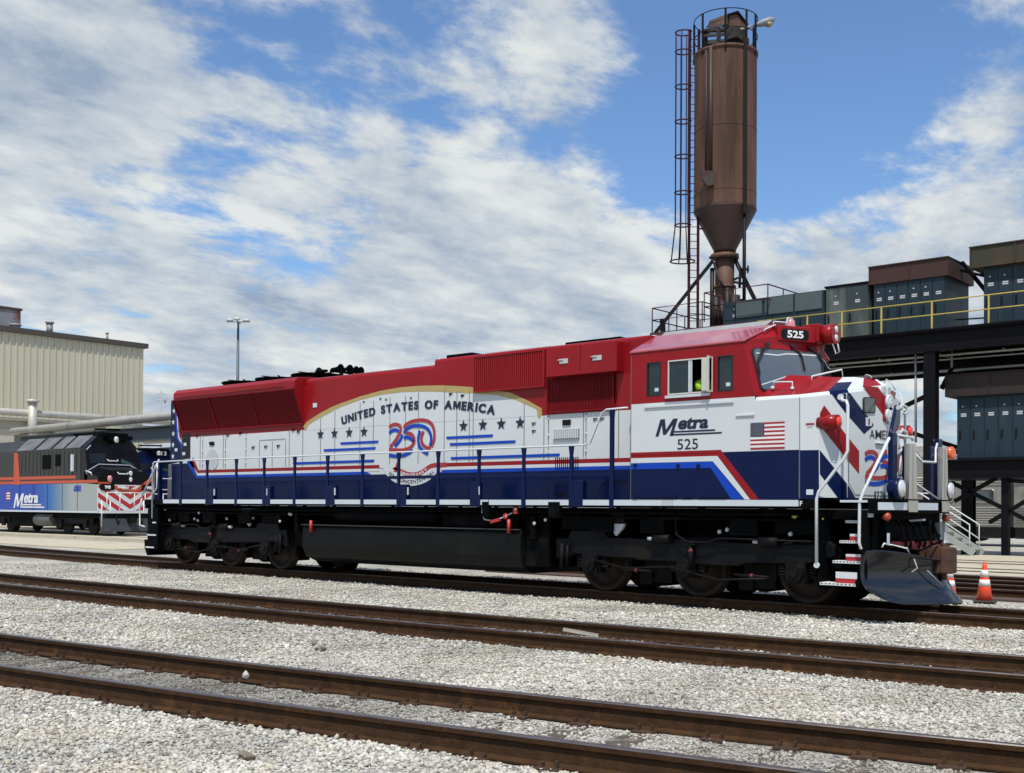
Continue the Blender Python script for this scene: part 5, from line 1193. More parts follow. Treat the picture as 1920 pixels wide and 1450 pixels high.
# MU hoses hooked to the nose rail
mb = MB()
for v in (765, 812, 848, 890):
    p = at(1686, v, x=10.45); mb.tube([p, p+Vector((.02, .1, .05)), p+Vector((.04, .2, .02)), p+Vector((.04, .22, -.06)), p+Vector((.02, .14, -.09))], .022, 6); mb.lathe(p+Vector((.0, -.05, 0)), (0, 1, 0), [(0, .035), (.1, .035)], 8)
mb.tube([at(1680, 762, x=10.3), at(1672, 800, x=10.35), at(1668, 822, x=10.42)], .03, 6, 1); mb.tube([at(1691, 850, x=10.47), at(1688, 870, x=10.47), at(1686, 892, x=10.47)], .02, 6)
mb.tube([at(1686, 735, x=10.2), at(1694, 762, x=10.3), at(1692, 768, x=10.3)], .015, 5); mb.tube([at(1695, 768, x=10.4), at(1697, 772, x=10.4), at(1697, 860, x=10.4)], .022, 6)
mb.tube([at(1620, 707, y=0), at(1624, 703, y=0), at(1632, 705, y=0), at(1636, 712, y=0)], .010, 5); mb.tube([at(1655, 722, y=.05), at(1662, 712, y=.05), at(1672, 718, y=.05), at(1679, 732, y=.05)], .012, 5)
mb.build('jumper_hose', [LGREY, NAVY], LO)
# hoses, brake gear below the anticlimber
REDG = mat('red_gear', (.13, .012, .018), .5, var=.5, nscale=15)
mb = MB()
for k in range(6):
    y = -.9+k*.27+rnd.uniform(-.05, .05); mb.tube([(10.45, y, 1.40), (10.55, y+.03, 1.30), (10.60+rnd.uniform(0, .05), y+.05+rnd.uniform(-.1, .1), 1.02), (10.52, y+.1, .85)], .022, 6, 0)
mb.bar((10.5, -.8, 1.10), (10.5, .9, 1.13), .05, .05, 0); mb.bar((10.5, -.95, 1.02), (10.55, -.2, .96), .12, .10, 1); mb.bar((10.5, -.1, 1.0), (10.6, .7, 1.02), .1, .08, 1)
mb.lathe((10.48, -.45, 1.0), (1, 0, 0), [(0, .07), (.12, .07)], 10, 1); mb.lathe((10.48, .25, 1.35), (1, 0, 0), [(0, .05), (.12, .05)], 10, 0); mb.bar((10.45, .98, .95), (10.45, .98, 1.35), .10, .12, 2); mb.bar((10.5, 1.12, .85), (10.5, 1.12, 1.55), .05, .05, 3)
mb.bar((10.5, -1.2, 1.2), (10.5, -1.2, 1.02), .02, .06, 3); mb.bar((10.45, -.3, 1.38), (10.6, .0, 1.40), .03, .03, 2)
mb.build('brake_gear', [BLACK, REDG, GREY, REFL], LO)
# coupler
CPL = mat('coupler_rust', (.095, .042, .025), .7, .2, var=.4, nscale=8, bump=.3, dirt=(.03, .018, .014), dirtamt=.3)
mb = MB(); mb.box(10.43, 10.72, -.16, .16, .66, .96); mb.box(10.70, 10.93, -.24, .22, .56, 1.00); mb.prism([(10.93, -.24, .56), (11.10, -.18, .56), (11.08, -.02, .56), (10.93, .0, .56)], (0, 0, .42)); mb.prism([(10.93, .10, .56), (11.05, .14, .56), (11.03, .22, .56), (10.93, .22, .56)], (0, 0, .40)); mb.cyl((10.95, -.12, .46), (10.95, -.12, 1.04), .045, 12); mb.build('coupler', CPL, LO, bevel=.02)
mb = MB(); mb.box(10.43, 10.62, -.45, .45, .62, .70); mb.tube([(10.5, -1.1, 1.0), (10.7, -.5, .92), (10.95, -.2, 1.08)], .018, 6); mb.build('uncoupling_lever', BLACK, LO)
# plow: concave blade swept back from a centre nose
PLOWM = mat('plow_gloss_black', (.006, .008, .012), .17, .0, var=.3, coat=.5, spec=.5, bump=.15, bscale=5)
mb = MB(); prof = [(0.02, .98), (-.05, .80), (-.07, .60), (-.03, .40), (.06, .24), (.17, .10)]   # forward offset, height
cols = [(-1.56, 10.24, .93, .22), (-1.50, 10.28, .96, .10), (-1.1, 10.50, .93, 0), (-.7, 10.70, .86, 0), (-.3, 10.88, .76, 0), (0, 10.96, .74, 0), (.3, 10.88, .76, 0), (.7, 10.70, .86, 0), (1.1, 10.50, .93, 0), (1.50, 10.28, .96, .10), (1.56, 10.24, .93, .22)]
V = []; 
for y, x, zt_, lift in cols:
    for d, z in prof:
        zz = min(z, zt_)
        zz = zz+(lift if z < .2 else lift*.4 if z < .3 else 0)
        V.append((x+d*1.15+.04, y, zz))
m_ = len(prof); F = [(i*m_+j, (i+1)*m_+j, (i+1)*m_+j+1, i*m_+j+1) for i in range(len(cols)-1) for j in range(m_-1)]
mb.mesh(V, F, 0, True); pw_ = mb.build('plow', PLOWM, LO); so_ = pw_.modifiers.new('thick', 'SOLIDIFY'); so_.thickness = .018
sb_ = pw_.modifiers.new('s', 'SUBSURF'); sb_.levels = 1; sb_.render_levels = 1
mb = MB(); mb.tube([(10.42, -1.25, .98), (10.44, -1.22, 1.04), (10.62, -.78, .96), (10.64, -.74, .88)], .016, 6); mb.tube([(10.44, 1.22, .98), (10.46, 1.2, 1.05), (10.62, .8, 1.0), (10.64, .76, .9)], .016, 6); mb.build('plow_grab_rail', WHITE, LO)
mb = MB(); mb.tube([(10.72, -.75, .80), (10.76, -.72, .66), (10.72, -.85, .60)], .012, 5); mb.tube([(10.85, -.55, .62), (10.98, -.22, .36)], .010, 5); mb.build('chain', GREY, LO)
# ------------------------------------------------ side handrails
ux = [339.5, 389, 443.7, 495.9, 553.2, 614.9, 680.4, 748.2, 822.3, 898.9, 982.8, 1072, 1148]
SXs = [H(u, 940, -1.53)[0] for u in ux]; RZ = 2.69
for s in (-1, 1):
    for i, x in enumerate(SXs):
        top_ = RZ-.01 if i < 12 else 3.30
        mb = MB(); y = s*1.545; w2 = .03 if i < 12 else .04
        mb.prism([(x-.045, y-.02, 1.55), (x+.045, y-.02, 1.55), (x+.05, y-.02, 1.80), (x+w2, y-.02, 2.1), (x+w2, y-.02, top_-.15), (x+.055, y-.02, top_), (x-.055, y-.02, top_), (x-w2, y-.02, top_-.15), (x-w2, y-.02, 2.1), (x-.05, y-.02, 1.80)], (0, .04, 0))
        mb.build('stanchion', NAVY, LO)
    y = s*1.545
    mb = MB(); p1 = H(1107, 838, -1.53)[0]; p2 = H(1131, 784, -1.53)[0]; p3 = H(1178, 778, -1.53)[0]
    xl = H(287, 870, -1.53)[0]
    mb.tube([(xl, y, 1.2), (xl, y, RZ-.12), (xl+.08, y, RZ), (SXs[0], y, RZ+.008), (p1-.15, y, RZ+.008), (p1, y, RZ+.03), (p2-.02, y, 3.26), (p2+.08, y, 3.32), (p3, y, 3.33)], .017, 8)
    mb.build('side_handrail', WHITE, LO)
    mb = MB(); mb.box(SXs[0]+.0, SXs[12], y-.008, y+.008, 2.135, 2.20); mb.build('middle_rail', NAVY, LO)
mb = MB()
for a, b, h in ((389, 400, 1.98), (493, 507, 2.02), (611, 628, 2.02), (746.5, 762, 2.02), (881, 898, 2.05), (1071, 1093, 2.05)):
    xa, xb = H(a, 940, YS)[0], H(b, 940, YS)[0]
    for s in (-1, 1): mb.box(xa, xb, *sorted((s*1.56, s*1.44)), 1.57, h)
mb.build('lifting_bracket', NAVY, LO, bevel=.008)
mb = MB()
for u in (402, 501, 628, 765, 899): x = H(u, 920, YS)[0]; mb.box(x, x+.02, -1.575, -1.545, 1.80, 1.96)
mb.build('hand_hold', REFL, LO)
mb = MB()
for u, v in ((1192, 873), (1272, 874), (1310, 874), (1190, 931), (1195, 931)):
    x, z = H(u, v, YS); mb.cyl((x, -1.552, z), (x, -1.575, z), .035, 10)
for u0, u1 in ((1200, 1270), (1281, 1300), (1312, 1363)): a = H(u0, 931, YS); b = H(u1, 931, YS); mb.bar((a[0], -1.565, a[1]), (b[0], -1.565, b[1]), .025, .02)
mb.build('cab_moulding', NAVY, LO)

# ------------------------------------------------ cab side paint
def cabsheet(name, pts, m, off): return sheet(name, pts, YS-off, m)
D1, D2 = (7.72, 2.492), (8.48, 1.708)          # right edge of the slanting stripes
cabsheet('navy_band', [(5.99, 1.708), (9.198, 1.708), (9.198, 2.492), (7.72, 2.492), (7.60, 2.245), (5.99, 2.245)], NAVY, .003)
def dz(x0): return [(x0, 0)]
cabsheet('red_stripe', [(5.99, 2.43), (7.74, 2.43), (8.35, 1.708), (8.50, 1.708), (7.79, 2.53), (5.99, 2.53)], RED, .0045)
cabsheet('white_stripe', [(5.99, 2.345), (7.64, 2.345), (8.24, 1.708), (8.34, 1.708), (7.73, 2.43), (5.99, 2.43)], WHITE, .0060)
cabsheet('blue_stripe', [(5.99, 2.235), (7.60, 2.235), (8.00, 1.708), (8.22, 1.708), (7.64, 2.340), (5.99, 2.340)], BLUE, .0075)
cabsheet('red_stripe', [(5.99, 2.475), (7.75, 2.475), (7.75, 2.48), (5.99, 2.48)], REDB, .0085)

# ------------------------------------------------ lettering and emblems
INK = mat('navy_ink', (.008, .012, .040), .4); INKB = mat('black_ink', (.012, .012, .013), .4); WINK = mat('white_ink', (.75, .76, .76), .4); RINK = mat('red_ink', (.36, .025, .03), .35)
def arctext(mb, s, cx, cz, rad, a0, a1, h, y, bold, up=1, right=(1, 0, 0)):
    """letters standing on a circle in the side plane, from angle a0 to a1 (degrees from straight up, clockwise)"""
    wd = []
    for ch in s: wd.append(.42 if ch == ' ' else (text2d(ch, bold)[2][1]-text2d(ch, bold)[2][0]))
    cap = text2d('H', bold)[2]; ch_ = cap[3]-cap[2]; gap = .13
    tot = sum(wd)+gap*(len(s)-1); L_ = R(abs(a1-a0))*rad; k = L_/tot; pos = 0
    for ch, w_ in zip(s, wd):
        if ch != ' ':
            V, F, bb = text2d(ch, bold); m_ = pos+w_/2; t = R(a0)+(R(a1)-R(a0))*(m_/tot)
            d = Vector((math.sin(t), 0, math.cos(t))); tg = Vector((math.cos(t), 0, -math.sin(t)))
            if up < 0: o = Vector((cx, y, cz))+Vector((math.sin(t), 0, -math.cos(t)))*rad; d = Vector((-math.sin(t), 0, math.cos(t))); tg = Vector((math.cos(t), 0, math.sin(t)))
            else: o = Vector((cx, y, cz))+d*rad
            P = [o+tg*((x-bb[0]-w_/2)*k)+d*((yy-cap[2])/ch_*h) for x, yy in V]; mb.mesh(P, F, 0)
        pos += w_+gap
mb = MB(); arctext(mb, 'UNITED STATES OF AMERICA', -.06, 3.635-12.2, 12.2, -11.05, 11.0, .185, YH-.012, .042); arctext(mb, 'UNITED STATES OF AMERICA', -.046, 3.635-12.2, 12.2, -11.05, 11.0, .185, YH-.0132, .042); mb.build('lettering', INK, LO, fixn=False)
mb = MB()
for q in Z5([(318, 698), (454, 690), (597, 680), (741, 672)])+Z4([(382, 762), (537, 752), (684, 742), (835, 736)]): star(mb, (q[0], YH-.012, 3.225), (1, 0, 0), (0, 0, 1), .135)
mb.build('star', INK, LO, fixn=False)
mb = MB()
for x0, x1, z in ((-2.43, -1.18, 2.985), (-3.02, -1.27, 2.845), (-4.15, -1.31, 2.565), (.94, 2.22, 2.995), (1.04, 2.82, 2.855), (1.07, 3.94, 2.565)):
    mb.poly([(x0, YH-.0095, z-.028), (x1, YH-.0095, z-.028), (x1+.02, YH-.0095, z+.028), (x0-.02, YH-.0095, z+.028)])
mb.build('pinstripe', BLUE, LO, fixn=False)
RED2 = [[(0, .82), (.06, .89), (.15, .91), (.23, .87), (.27, .78), (.24, .64), (.15, .45), (.03, .26)],
        [(0, .19), (.12, .17), (.3, .15), (.42, .18), (.51, .25), (.565, .36), (.565, .48), (.52, .58), (.45, .63), (.38, .62)],
        [(.33, .78), (.36, .86), (.43, .92), (.55, .97), (.70, .985), (.84, .95), (.93, .87), (.98, .74), (1, .58), (.995, .42), (.96, .28), (.93, .22)],
        [(.765, .66), (.72, .52), (.715, .40), (.75, .28), (.82, .20), (.92, .17)]]
BLU2 = [[(0, .66), (.07, .735), (.15, .75), (.22, .69)], [(.30, .60), (.27, .48), (.20, .36), (.13, .27)],
        [(0, .03), (.12, -.01), (.28, -.01), (.42, .04), (.53, .14)], [(.33, .50), (.41, .52), (.49, .47), (.55, .38)],
        [(.33, .64), (.38, .74), (.47, .81), (.60, .835), (.74, .81), (.85, .73), (.91, .60), (.935, .45), (.92, .30), (.90, .25)],
        [(.69, .68), (.65, .52), (.65, .36), (.69, .20), (.77, .08), (.87, .02)]]
def smooth(P, it=2):
    for _ in range(it):
        Q = [P[0]]
        for a, b in zip(P[:-1], P[1:]): Q += [(a[0]*.75+b[0]*.25, a[1]*.75+b[1]*.25), (a[0]*.25+b[0]*.75, a[1]*.25+b[1]*.75)]
        P = Q+[P[-1]]
    return P
def emblem250(fr, w_, h_, name, xr=(0, 1), fx=None):
    """the ribbon numerals 250; fr maps (x, y) in metres to a point"""
    for lines, m in ((RED2, RINK), (BLU2, BLUE)):
        mb = MB()
        for l in lines:
            P = [(a*w_, b*h_) for a, b in smooth(l)]
            P = [p for p in P if xr[0]*w_ <= p[0] <= xr[1]*w_]
            k = len(P)
            if k < 2: continue
            for i in range(k-1):
                def off(j):
                    a = P[max(j-1, 0)]; b = P[min(j+1, k-1)]; dx, dy = b[0]-a[0], b[1]-a[1]; l_ = math.hypot(dx, dy) or 1; return (-dy/l_*w_*.027, dx/l_*w_*.027)
                o1, o2 = off(i), off(i+1); a, b = P[i], P[i+1]
                mb.poly([fr(a[0]+o1[0], a[1]+o1[1]), fr(b[0]+o2[0], b[1]+o2[1]), fr(b[0]-o2[0], b[1]-o2[1]), fr(a[0]-o1[0], a[1]-o1[1])])
        mb.build(name, m, LO, fixn=False)
emblem250(lambda x, y: Vector((-.82+x, YH-.012, 2.66+y)), 1.40, .76, 'ribbon_numerals')
# emblem disc dipping into the navy band, ribbon with its words
sheet('emblem_disc', [(-1.12, 2.40)]+[(-.14+.88*math.sin(R(t)), 2.50-.50*math.cos(R(t))) for t in range(-78, 79, 6)]+[(.86, 2.40), (.80, 2.474), (-1.10, 2.474)], YH-.0085, WHITE, mirror=False)
rb_ = smooth([(-.66, 2.36), (-.48, 2.34), (-.30, 2.27), (-.10, 2.235), (.12, 2.255), (.30, 2.33), (.44, 2.41), (.60, 2.434), (.95, 2.434)], 2)
mb = MB(); ribbon(mb, rb_, .096, (0, YH-.0105, 0), (1, 0, 0), (0, 0, 1)); mb.poly([(-.72, YH-.0105, 2.385), (-.55, YH-.0105, 2.33), (-.50, YH-.0105, 2.42), (-.56, YH-.0105, 2.54), (-.62, YH-.0105, 2.42)]); mb.build('ribbon', RINK, LO, fixn=False)
mb = MB(); arctext(mb, 'ANNIVERSARY', -.09, 2.208+.93, .93, -29, 30, .058, YH-.0125, .02, up=-1); mb.build('lettering', WINK, LO, fixn=False)
mb = MB(); arctext(mb, 'SEMIQUINCENTENNIAL', -.13, 2.055+1.25, 1.25, -34, 35, .070, YH-.0125, .012, up=-1); mb.build('lettering', INK, LO, fixn=False)
# cab side: railroad name, number, flag
def wordmark(fr_o, rt, upv, sc, m, m2=None, parent=LO, off=Vector((0, 0, 0))):
    o = Vector(fr_o); rt = Vector(rt); upv = Vector(upv); mb = MB()
    lettering(mb, 'M', o+rt*.0*sc, rt, upv, .36*sc, .30*sc, .04, .34)
    lettering(mb, 'etra', o+rt*.45*sc+upv*.105*sc, rt, upv, .60*sc, .20*sc, .03, .22); lettering(mb, 'etra', o+rt*.462*sc+upv*.105*sc+rt.cross(upv)*.0013, rt, upv, .60*sc, .20*sc, .03, .22)
    for z0, a, b in ((.055, .36, 1.20), (.005, .33, 1.33)):
        P = [(a, z0), (b, z0), (b+.01, z0+.028), (a+.01, z0+.028)]; mb.poly([o+rt*(x*sc)+upv*(z*sc) for x, z in P])
    return mb.build('lettering', m, parent, fixn=False)
wordmark((6.50, YS-.004, 2.795), (1, 0, 0), (0, 0, 1), .98, INK)
mb = MB(); lettering(mb, '525', (6.945, YS-.004, 2.555), (1, 0, 0), (0, 0, 1), .41, .18, .006); mb.build('number', INKB, LO, fixn=False)
fx0, fx1, fz0, fz1 = 8.34, 8.95, 2.515, 2.95
mb = MB()
for i in range(13):
    z0 = fz0+(fz1-fz0)*i/13; xa = fx0 if i < 6 else fx0+.25
    mb.poly([(xa, YS-.004, z0), (fx1, YS-.004, z0), (fx1, YS-.004, z0+(fz1-fz0)/13), (xa, YS-.004, z0+(fz1-fz0)/13)], i % 2)
mb.poly([(fx0, YS-.004, fz0+(fz1-fz0)*6/13), (fx0+.25, YS-.004, fz0+(fz1-fz0)*6/13), (fx0+.25, YS-.004, fz1), (fx0, YS-.004, fz1)], 2)
for r_ in range(9):
    for c_ in range(6 if r_ % 2 == 0 else 5):
        star(mb, (fx0+.022+c_*.041+(0 if r_ % 2 == 0 else .0205), YS-.0055, fz1-.018-r_*.0248), (1, 0, 0), (0, 0, 1), .0095, 1)
mb.build('flag_decal', [RINK, WINK, INK], LO, fixn=False)
mb = MB(); lettering(mb, 'F', (H(1499.5, 950, -1.535)[0], -1.535, 1.61), (1, 0, 0), (0, 0, 1), .045, .075, .02); mb.build('lettering', WINK, LO, fixn=False)
# nose lettering on both front panels, running on from one to the other
nF = FAC['F'][1]; eF = (Vector((9.99, 0, 0))-Vector((9.78, -1.0, 0))).normalized(); LF = (Vector((9.99, 0, 0))-Vector((9.78, -1.0, 0))).length
def fpt(s, z, off=.0075):
    """s metres from the centre line of the nose, negative to the left"""
    if s <= 0: return Vector((9.99, 0, z))+eF*s+nF*off
    e2 = Vector((-eF.x, eF.y, 0)); return Vector((9.99, 0, z))+e2*s+mv(nF)*off
def ntext(parts, m):
    mb = MB()
    for s, x0, w_, z0, h_, bold in parts:
        rt = eF if x0 < 0 else Vector((-eF.x, eF.y, 0)); lettering(mb, s, fpt(x0, z0), rt, (0, 0, 1), w_, h_, bold)
    mb.build('lettering', m, LO, fixn=False)
za = at(1650, 823.5, p0=FAC['F'][0], n=nF).z
ntext([('A', -.50, .135, za, .145, .004), ('M', -.345, .165, za, .145, .004), ('E', -.16, .095, za, .145, .004), ('R', -.05, .045, za, .145, .004), ('ICA', .07, .36, za, .145, .004)], INKB)
z1 = at(1650, 935, p0=FAC['F'][0], n=nF).z
ntext([('1', -.37, .04, z1, .115, .006), ('7', -.31, .075, z1, .115, .006), ('7', -.22, .075, z1, .115, .006), ('6', -.13, .075, z1, .115, .006), ('-', -.04, .035, z1+.05, .015, .006), ('2026', .05, .33, z1, .115, .006)], INKB)
zb, ztp = at(1650, 907, p0=FAC['F'][0], n=nF).z, at(1640, 842, p0=FAC['F'][0], n=nF).z
wN = 1.24
emblem250(lambda x, y: fpt(x-wN/2, zb+y), wN, (ztp-zb)/.99*1.0, 'ribbon_numerals', (0, .5)); emblem250(lambda x, y: fpt(x-wN/2, zb+y), wN, (ztp-zb)/.99, 'ribbon_numerals', (.5, 1))

# ------------------------------------------------ rear end details
mb = MB(); mb.box(-9.55, -9.36, -1.0, -.45, 1.71, 2.25); mb.box(-9.6, -9.36, -.95, -.4, 2.30, 2.66); mb.box(-9.5, -9.36, .3, 1.0, 1.71, 2.6); mb.build('rear_equipment_box', mat('dusty_grey', (.12, .12, .115), .6, var=.15), LO, bevel=.02)
mb = MB(); mb.box(-9.62, -9.54, -1.25, -1.15, 1.72, 2.62); mb.build('handrail_post', NAVY, LO)
mb = MB(); x = H(287, 870, -1.53)[0]
mb.tube([(x-.05, -1.5, 2.66), (x-.30, -1.3, 2.58), (x-.32, -1.3, 1.5)], .018, 6); mb.tube([at(266, 935, y=-1.4), at(262, 950, y=-1.4), at(262, 985, y=-1.4), at(272, 988, y=-1.4)], .022, 6); mb.tube([at(298, 862, y=-1.4), at(266, 930, y=-1.4)], .022, 6); mb.tube([at(295, 868, y=-1.45), at(294, 915, y=-1.45), at(285, 930, y=-1.45), at(284.5, 1003, y=-1.45)], .022, 6)
mb.build('rear_handrail', WHITE, LO)
mb = MB(); mb.box(-9.90, -9.803, -1.45, 1.45, 1.46, 1.70); mb.box(-9.84, -9.76, -1.4, 1.4, .25, 1.455); mb.prism([(-10.0, -1.4, .62), (-9.845, -1.4, .62), (-9.845, -1.4, .20), (-9.90, -1.4, .26), (-9.98, -1.4, .40)], (0, 2.8, 0)); mb.box(-9.62, -9.2, -1.5, -1.44, .4, 1.50); mb.box(-9.76, -9.62, -1.5, -.6, .30, .40); mb.box(-9.76, -9.62, -1.4, -.6, .72, .78); mb.box(-9.76, -9.62, -1.3, -.6, 1.10, 1.16); mb.box(-9.45, -9.25, -1.46, 1.46, .35, 1.45); mb.build('rear_step_well', BLACK, LO)
mb = MB()
for u0, u1, v in ((276, 292, 1003), (273, 288, 1026), (286, 292, 980), (280, 296, 943)):
    a = at(u0, v, y=-1.51); b = at(u1, v, y=-1.51); mb.box(a.x, b.x, -1.515, -1.2, a.z-.018, a.z+.018)
mb.build('step', TREAD, LO)
# ------------------------------------------------ tank, reservoirs, underframe
TANK = mat('tank_black', (.0055, .0065, .0065), .42, var=.25, nscale=1.5, dirt=(.012, .012, .011), dirtamt=.15, spec=.15)
mb = MB(); P = [(-1.0, .27), (-1.32, .40), (-1.42, .62), (-1.42, 1.04), (-1.38, 1.12), (1.38, 1.12), (1.42, 1.04), (1.42, .62), (1.32, .40), (1.0, .27)]
mb.prism([(-3.27, y, z) for y, z in P], (6.6, 0, 0)); mb.build('fuel_tank', TANK, LO, bevel=.02)
mb = MB(); mb.box(-3.27, 3.33, -1.46, -1.38, 1.115, 1.135); mb.box(-3.27, 3.33, 1.38, 1.46, 1.115, 1.135); mb.build('tank_highlight', mat('edge_highlight', (.035, .035, .035), .4), LO)  # paler strips paint the highlight along the tank's top edges
for s in (-1, 1):
    mb = MB(); y = s*1.25; mb.lathe((-2.25, y, 1.35), (1, 0, 0), [(0, .03), (.06, .13), (.12, .16), (3.15, .16), (3.2, .13), (3.26, .03)], 20); mb.build('air_reservoir', BLACK, LO)
mb = MB(); mb.box(-3.2, 3.2, -.95, .95, 1.125, 1.39); mb.box(-3.75, -3.29, -1.25, 1.25, .62, 1.39); mb.box(3.36, 3.95, -1.3, 1.3, .42, 1.39); mb.cyl((-2.9, -.6, .30), (-2.5, -.6, .30), .24, 14); mb.box(1.15, 3.2, -1.35, -1.0, 1.16, 1.42); mb.build('equipment_box', BLACK, LO, bevel=.01)
mb = MB()
for u0, v0, v1 in ((583, 1012, 974), (954, 1010, 982)):
    a = at(u0, v0-36, y=-1.47); b = at(u0, v0-10, y=-1.47) if u0 > 900 else at(u0, v0-14, y=-1.47)
    mb.cyl(a, b, .035, 10)
c = at(949, 968, y=-1.48); mb.cyl(c, c+Vector((0, -.03, 0)), .055, 16); c = at(967, 956, y=-1.48); mb.box(c.x-.05, c.x+.05, -1.50, -1.46, c.z-.08, c.z+.06); mb.bar(at(920, 979, y=-1.45), at(938, 974, y=-1.45), .04, .06)
mb.build('emergency_handle', mat('handle_red', (.45, .03, .03), .4), LO)
mb = MB()
c = at(967, 955, y=-1.51); mb.cyl(c, c+Vector((0, -.01, 0)), .022, 10); c = at(949, 968, y=-1.515); mb.cyl(c, c+Vector((0, -.006, 0)), .02, 10)
for u, v, w_, h_ in ((909, 957, 14, 12), (1037, 960, 18, 7)):
    c = at(u, v, y=-1.5); mb.box(c.x-.075, c.x+.075, -1.51, -1.49, c.z-.055, c.z+.055)
mb.build('label_plate', LGREY, LO)
mb = MB()
for a, b in ((905, 917), (1029, 1050)):
    xa, xb = H(a, 940, YS)[0], H(b, 940, YS)[0]; mb.box(xa, xb, -1.57, -1.48, 1.36, 1.66)
mb.build('step_hanger', BLACK, LO)
# pipes, valves along the underframe
mb = MB()
for y, z in ((-1.42, 1.47), (-1.35, 1.38)): mb.tube([(-9.2, y, z), (-5, y, z-.02), (3.9, y, z), (9.2, y, z)], .022, 6)
for u, v in ((547, 965), (544, 964), (526, 978), (374, 962), (1003, 982), (1024, 975)):
    c = at(u, v, y=-1.40); mb.lathe(c, (0, -1, 0), [(0, .03), (.03, .035), (.04, .01)], 8, 1)
mb.tube([at(905, 965, y=-1.45), at(908, 974, y=-1.45), at(925, 977, y=-1.45), at(945, 970, y=-1.45), at(960, 962, y=-1.45)], .015, 5, 1)
mb.build('air_pipe', [BLACK, LGREY], LO)
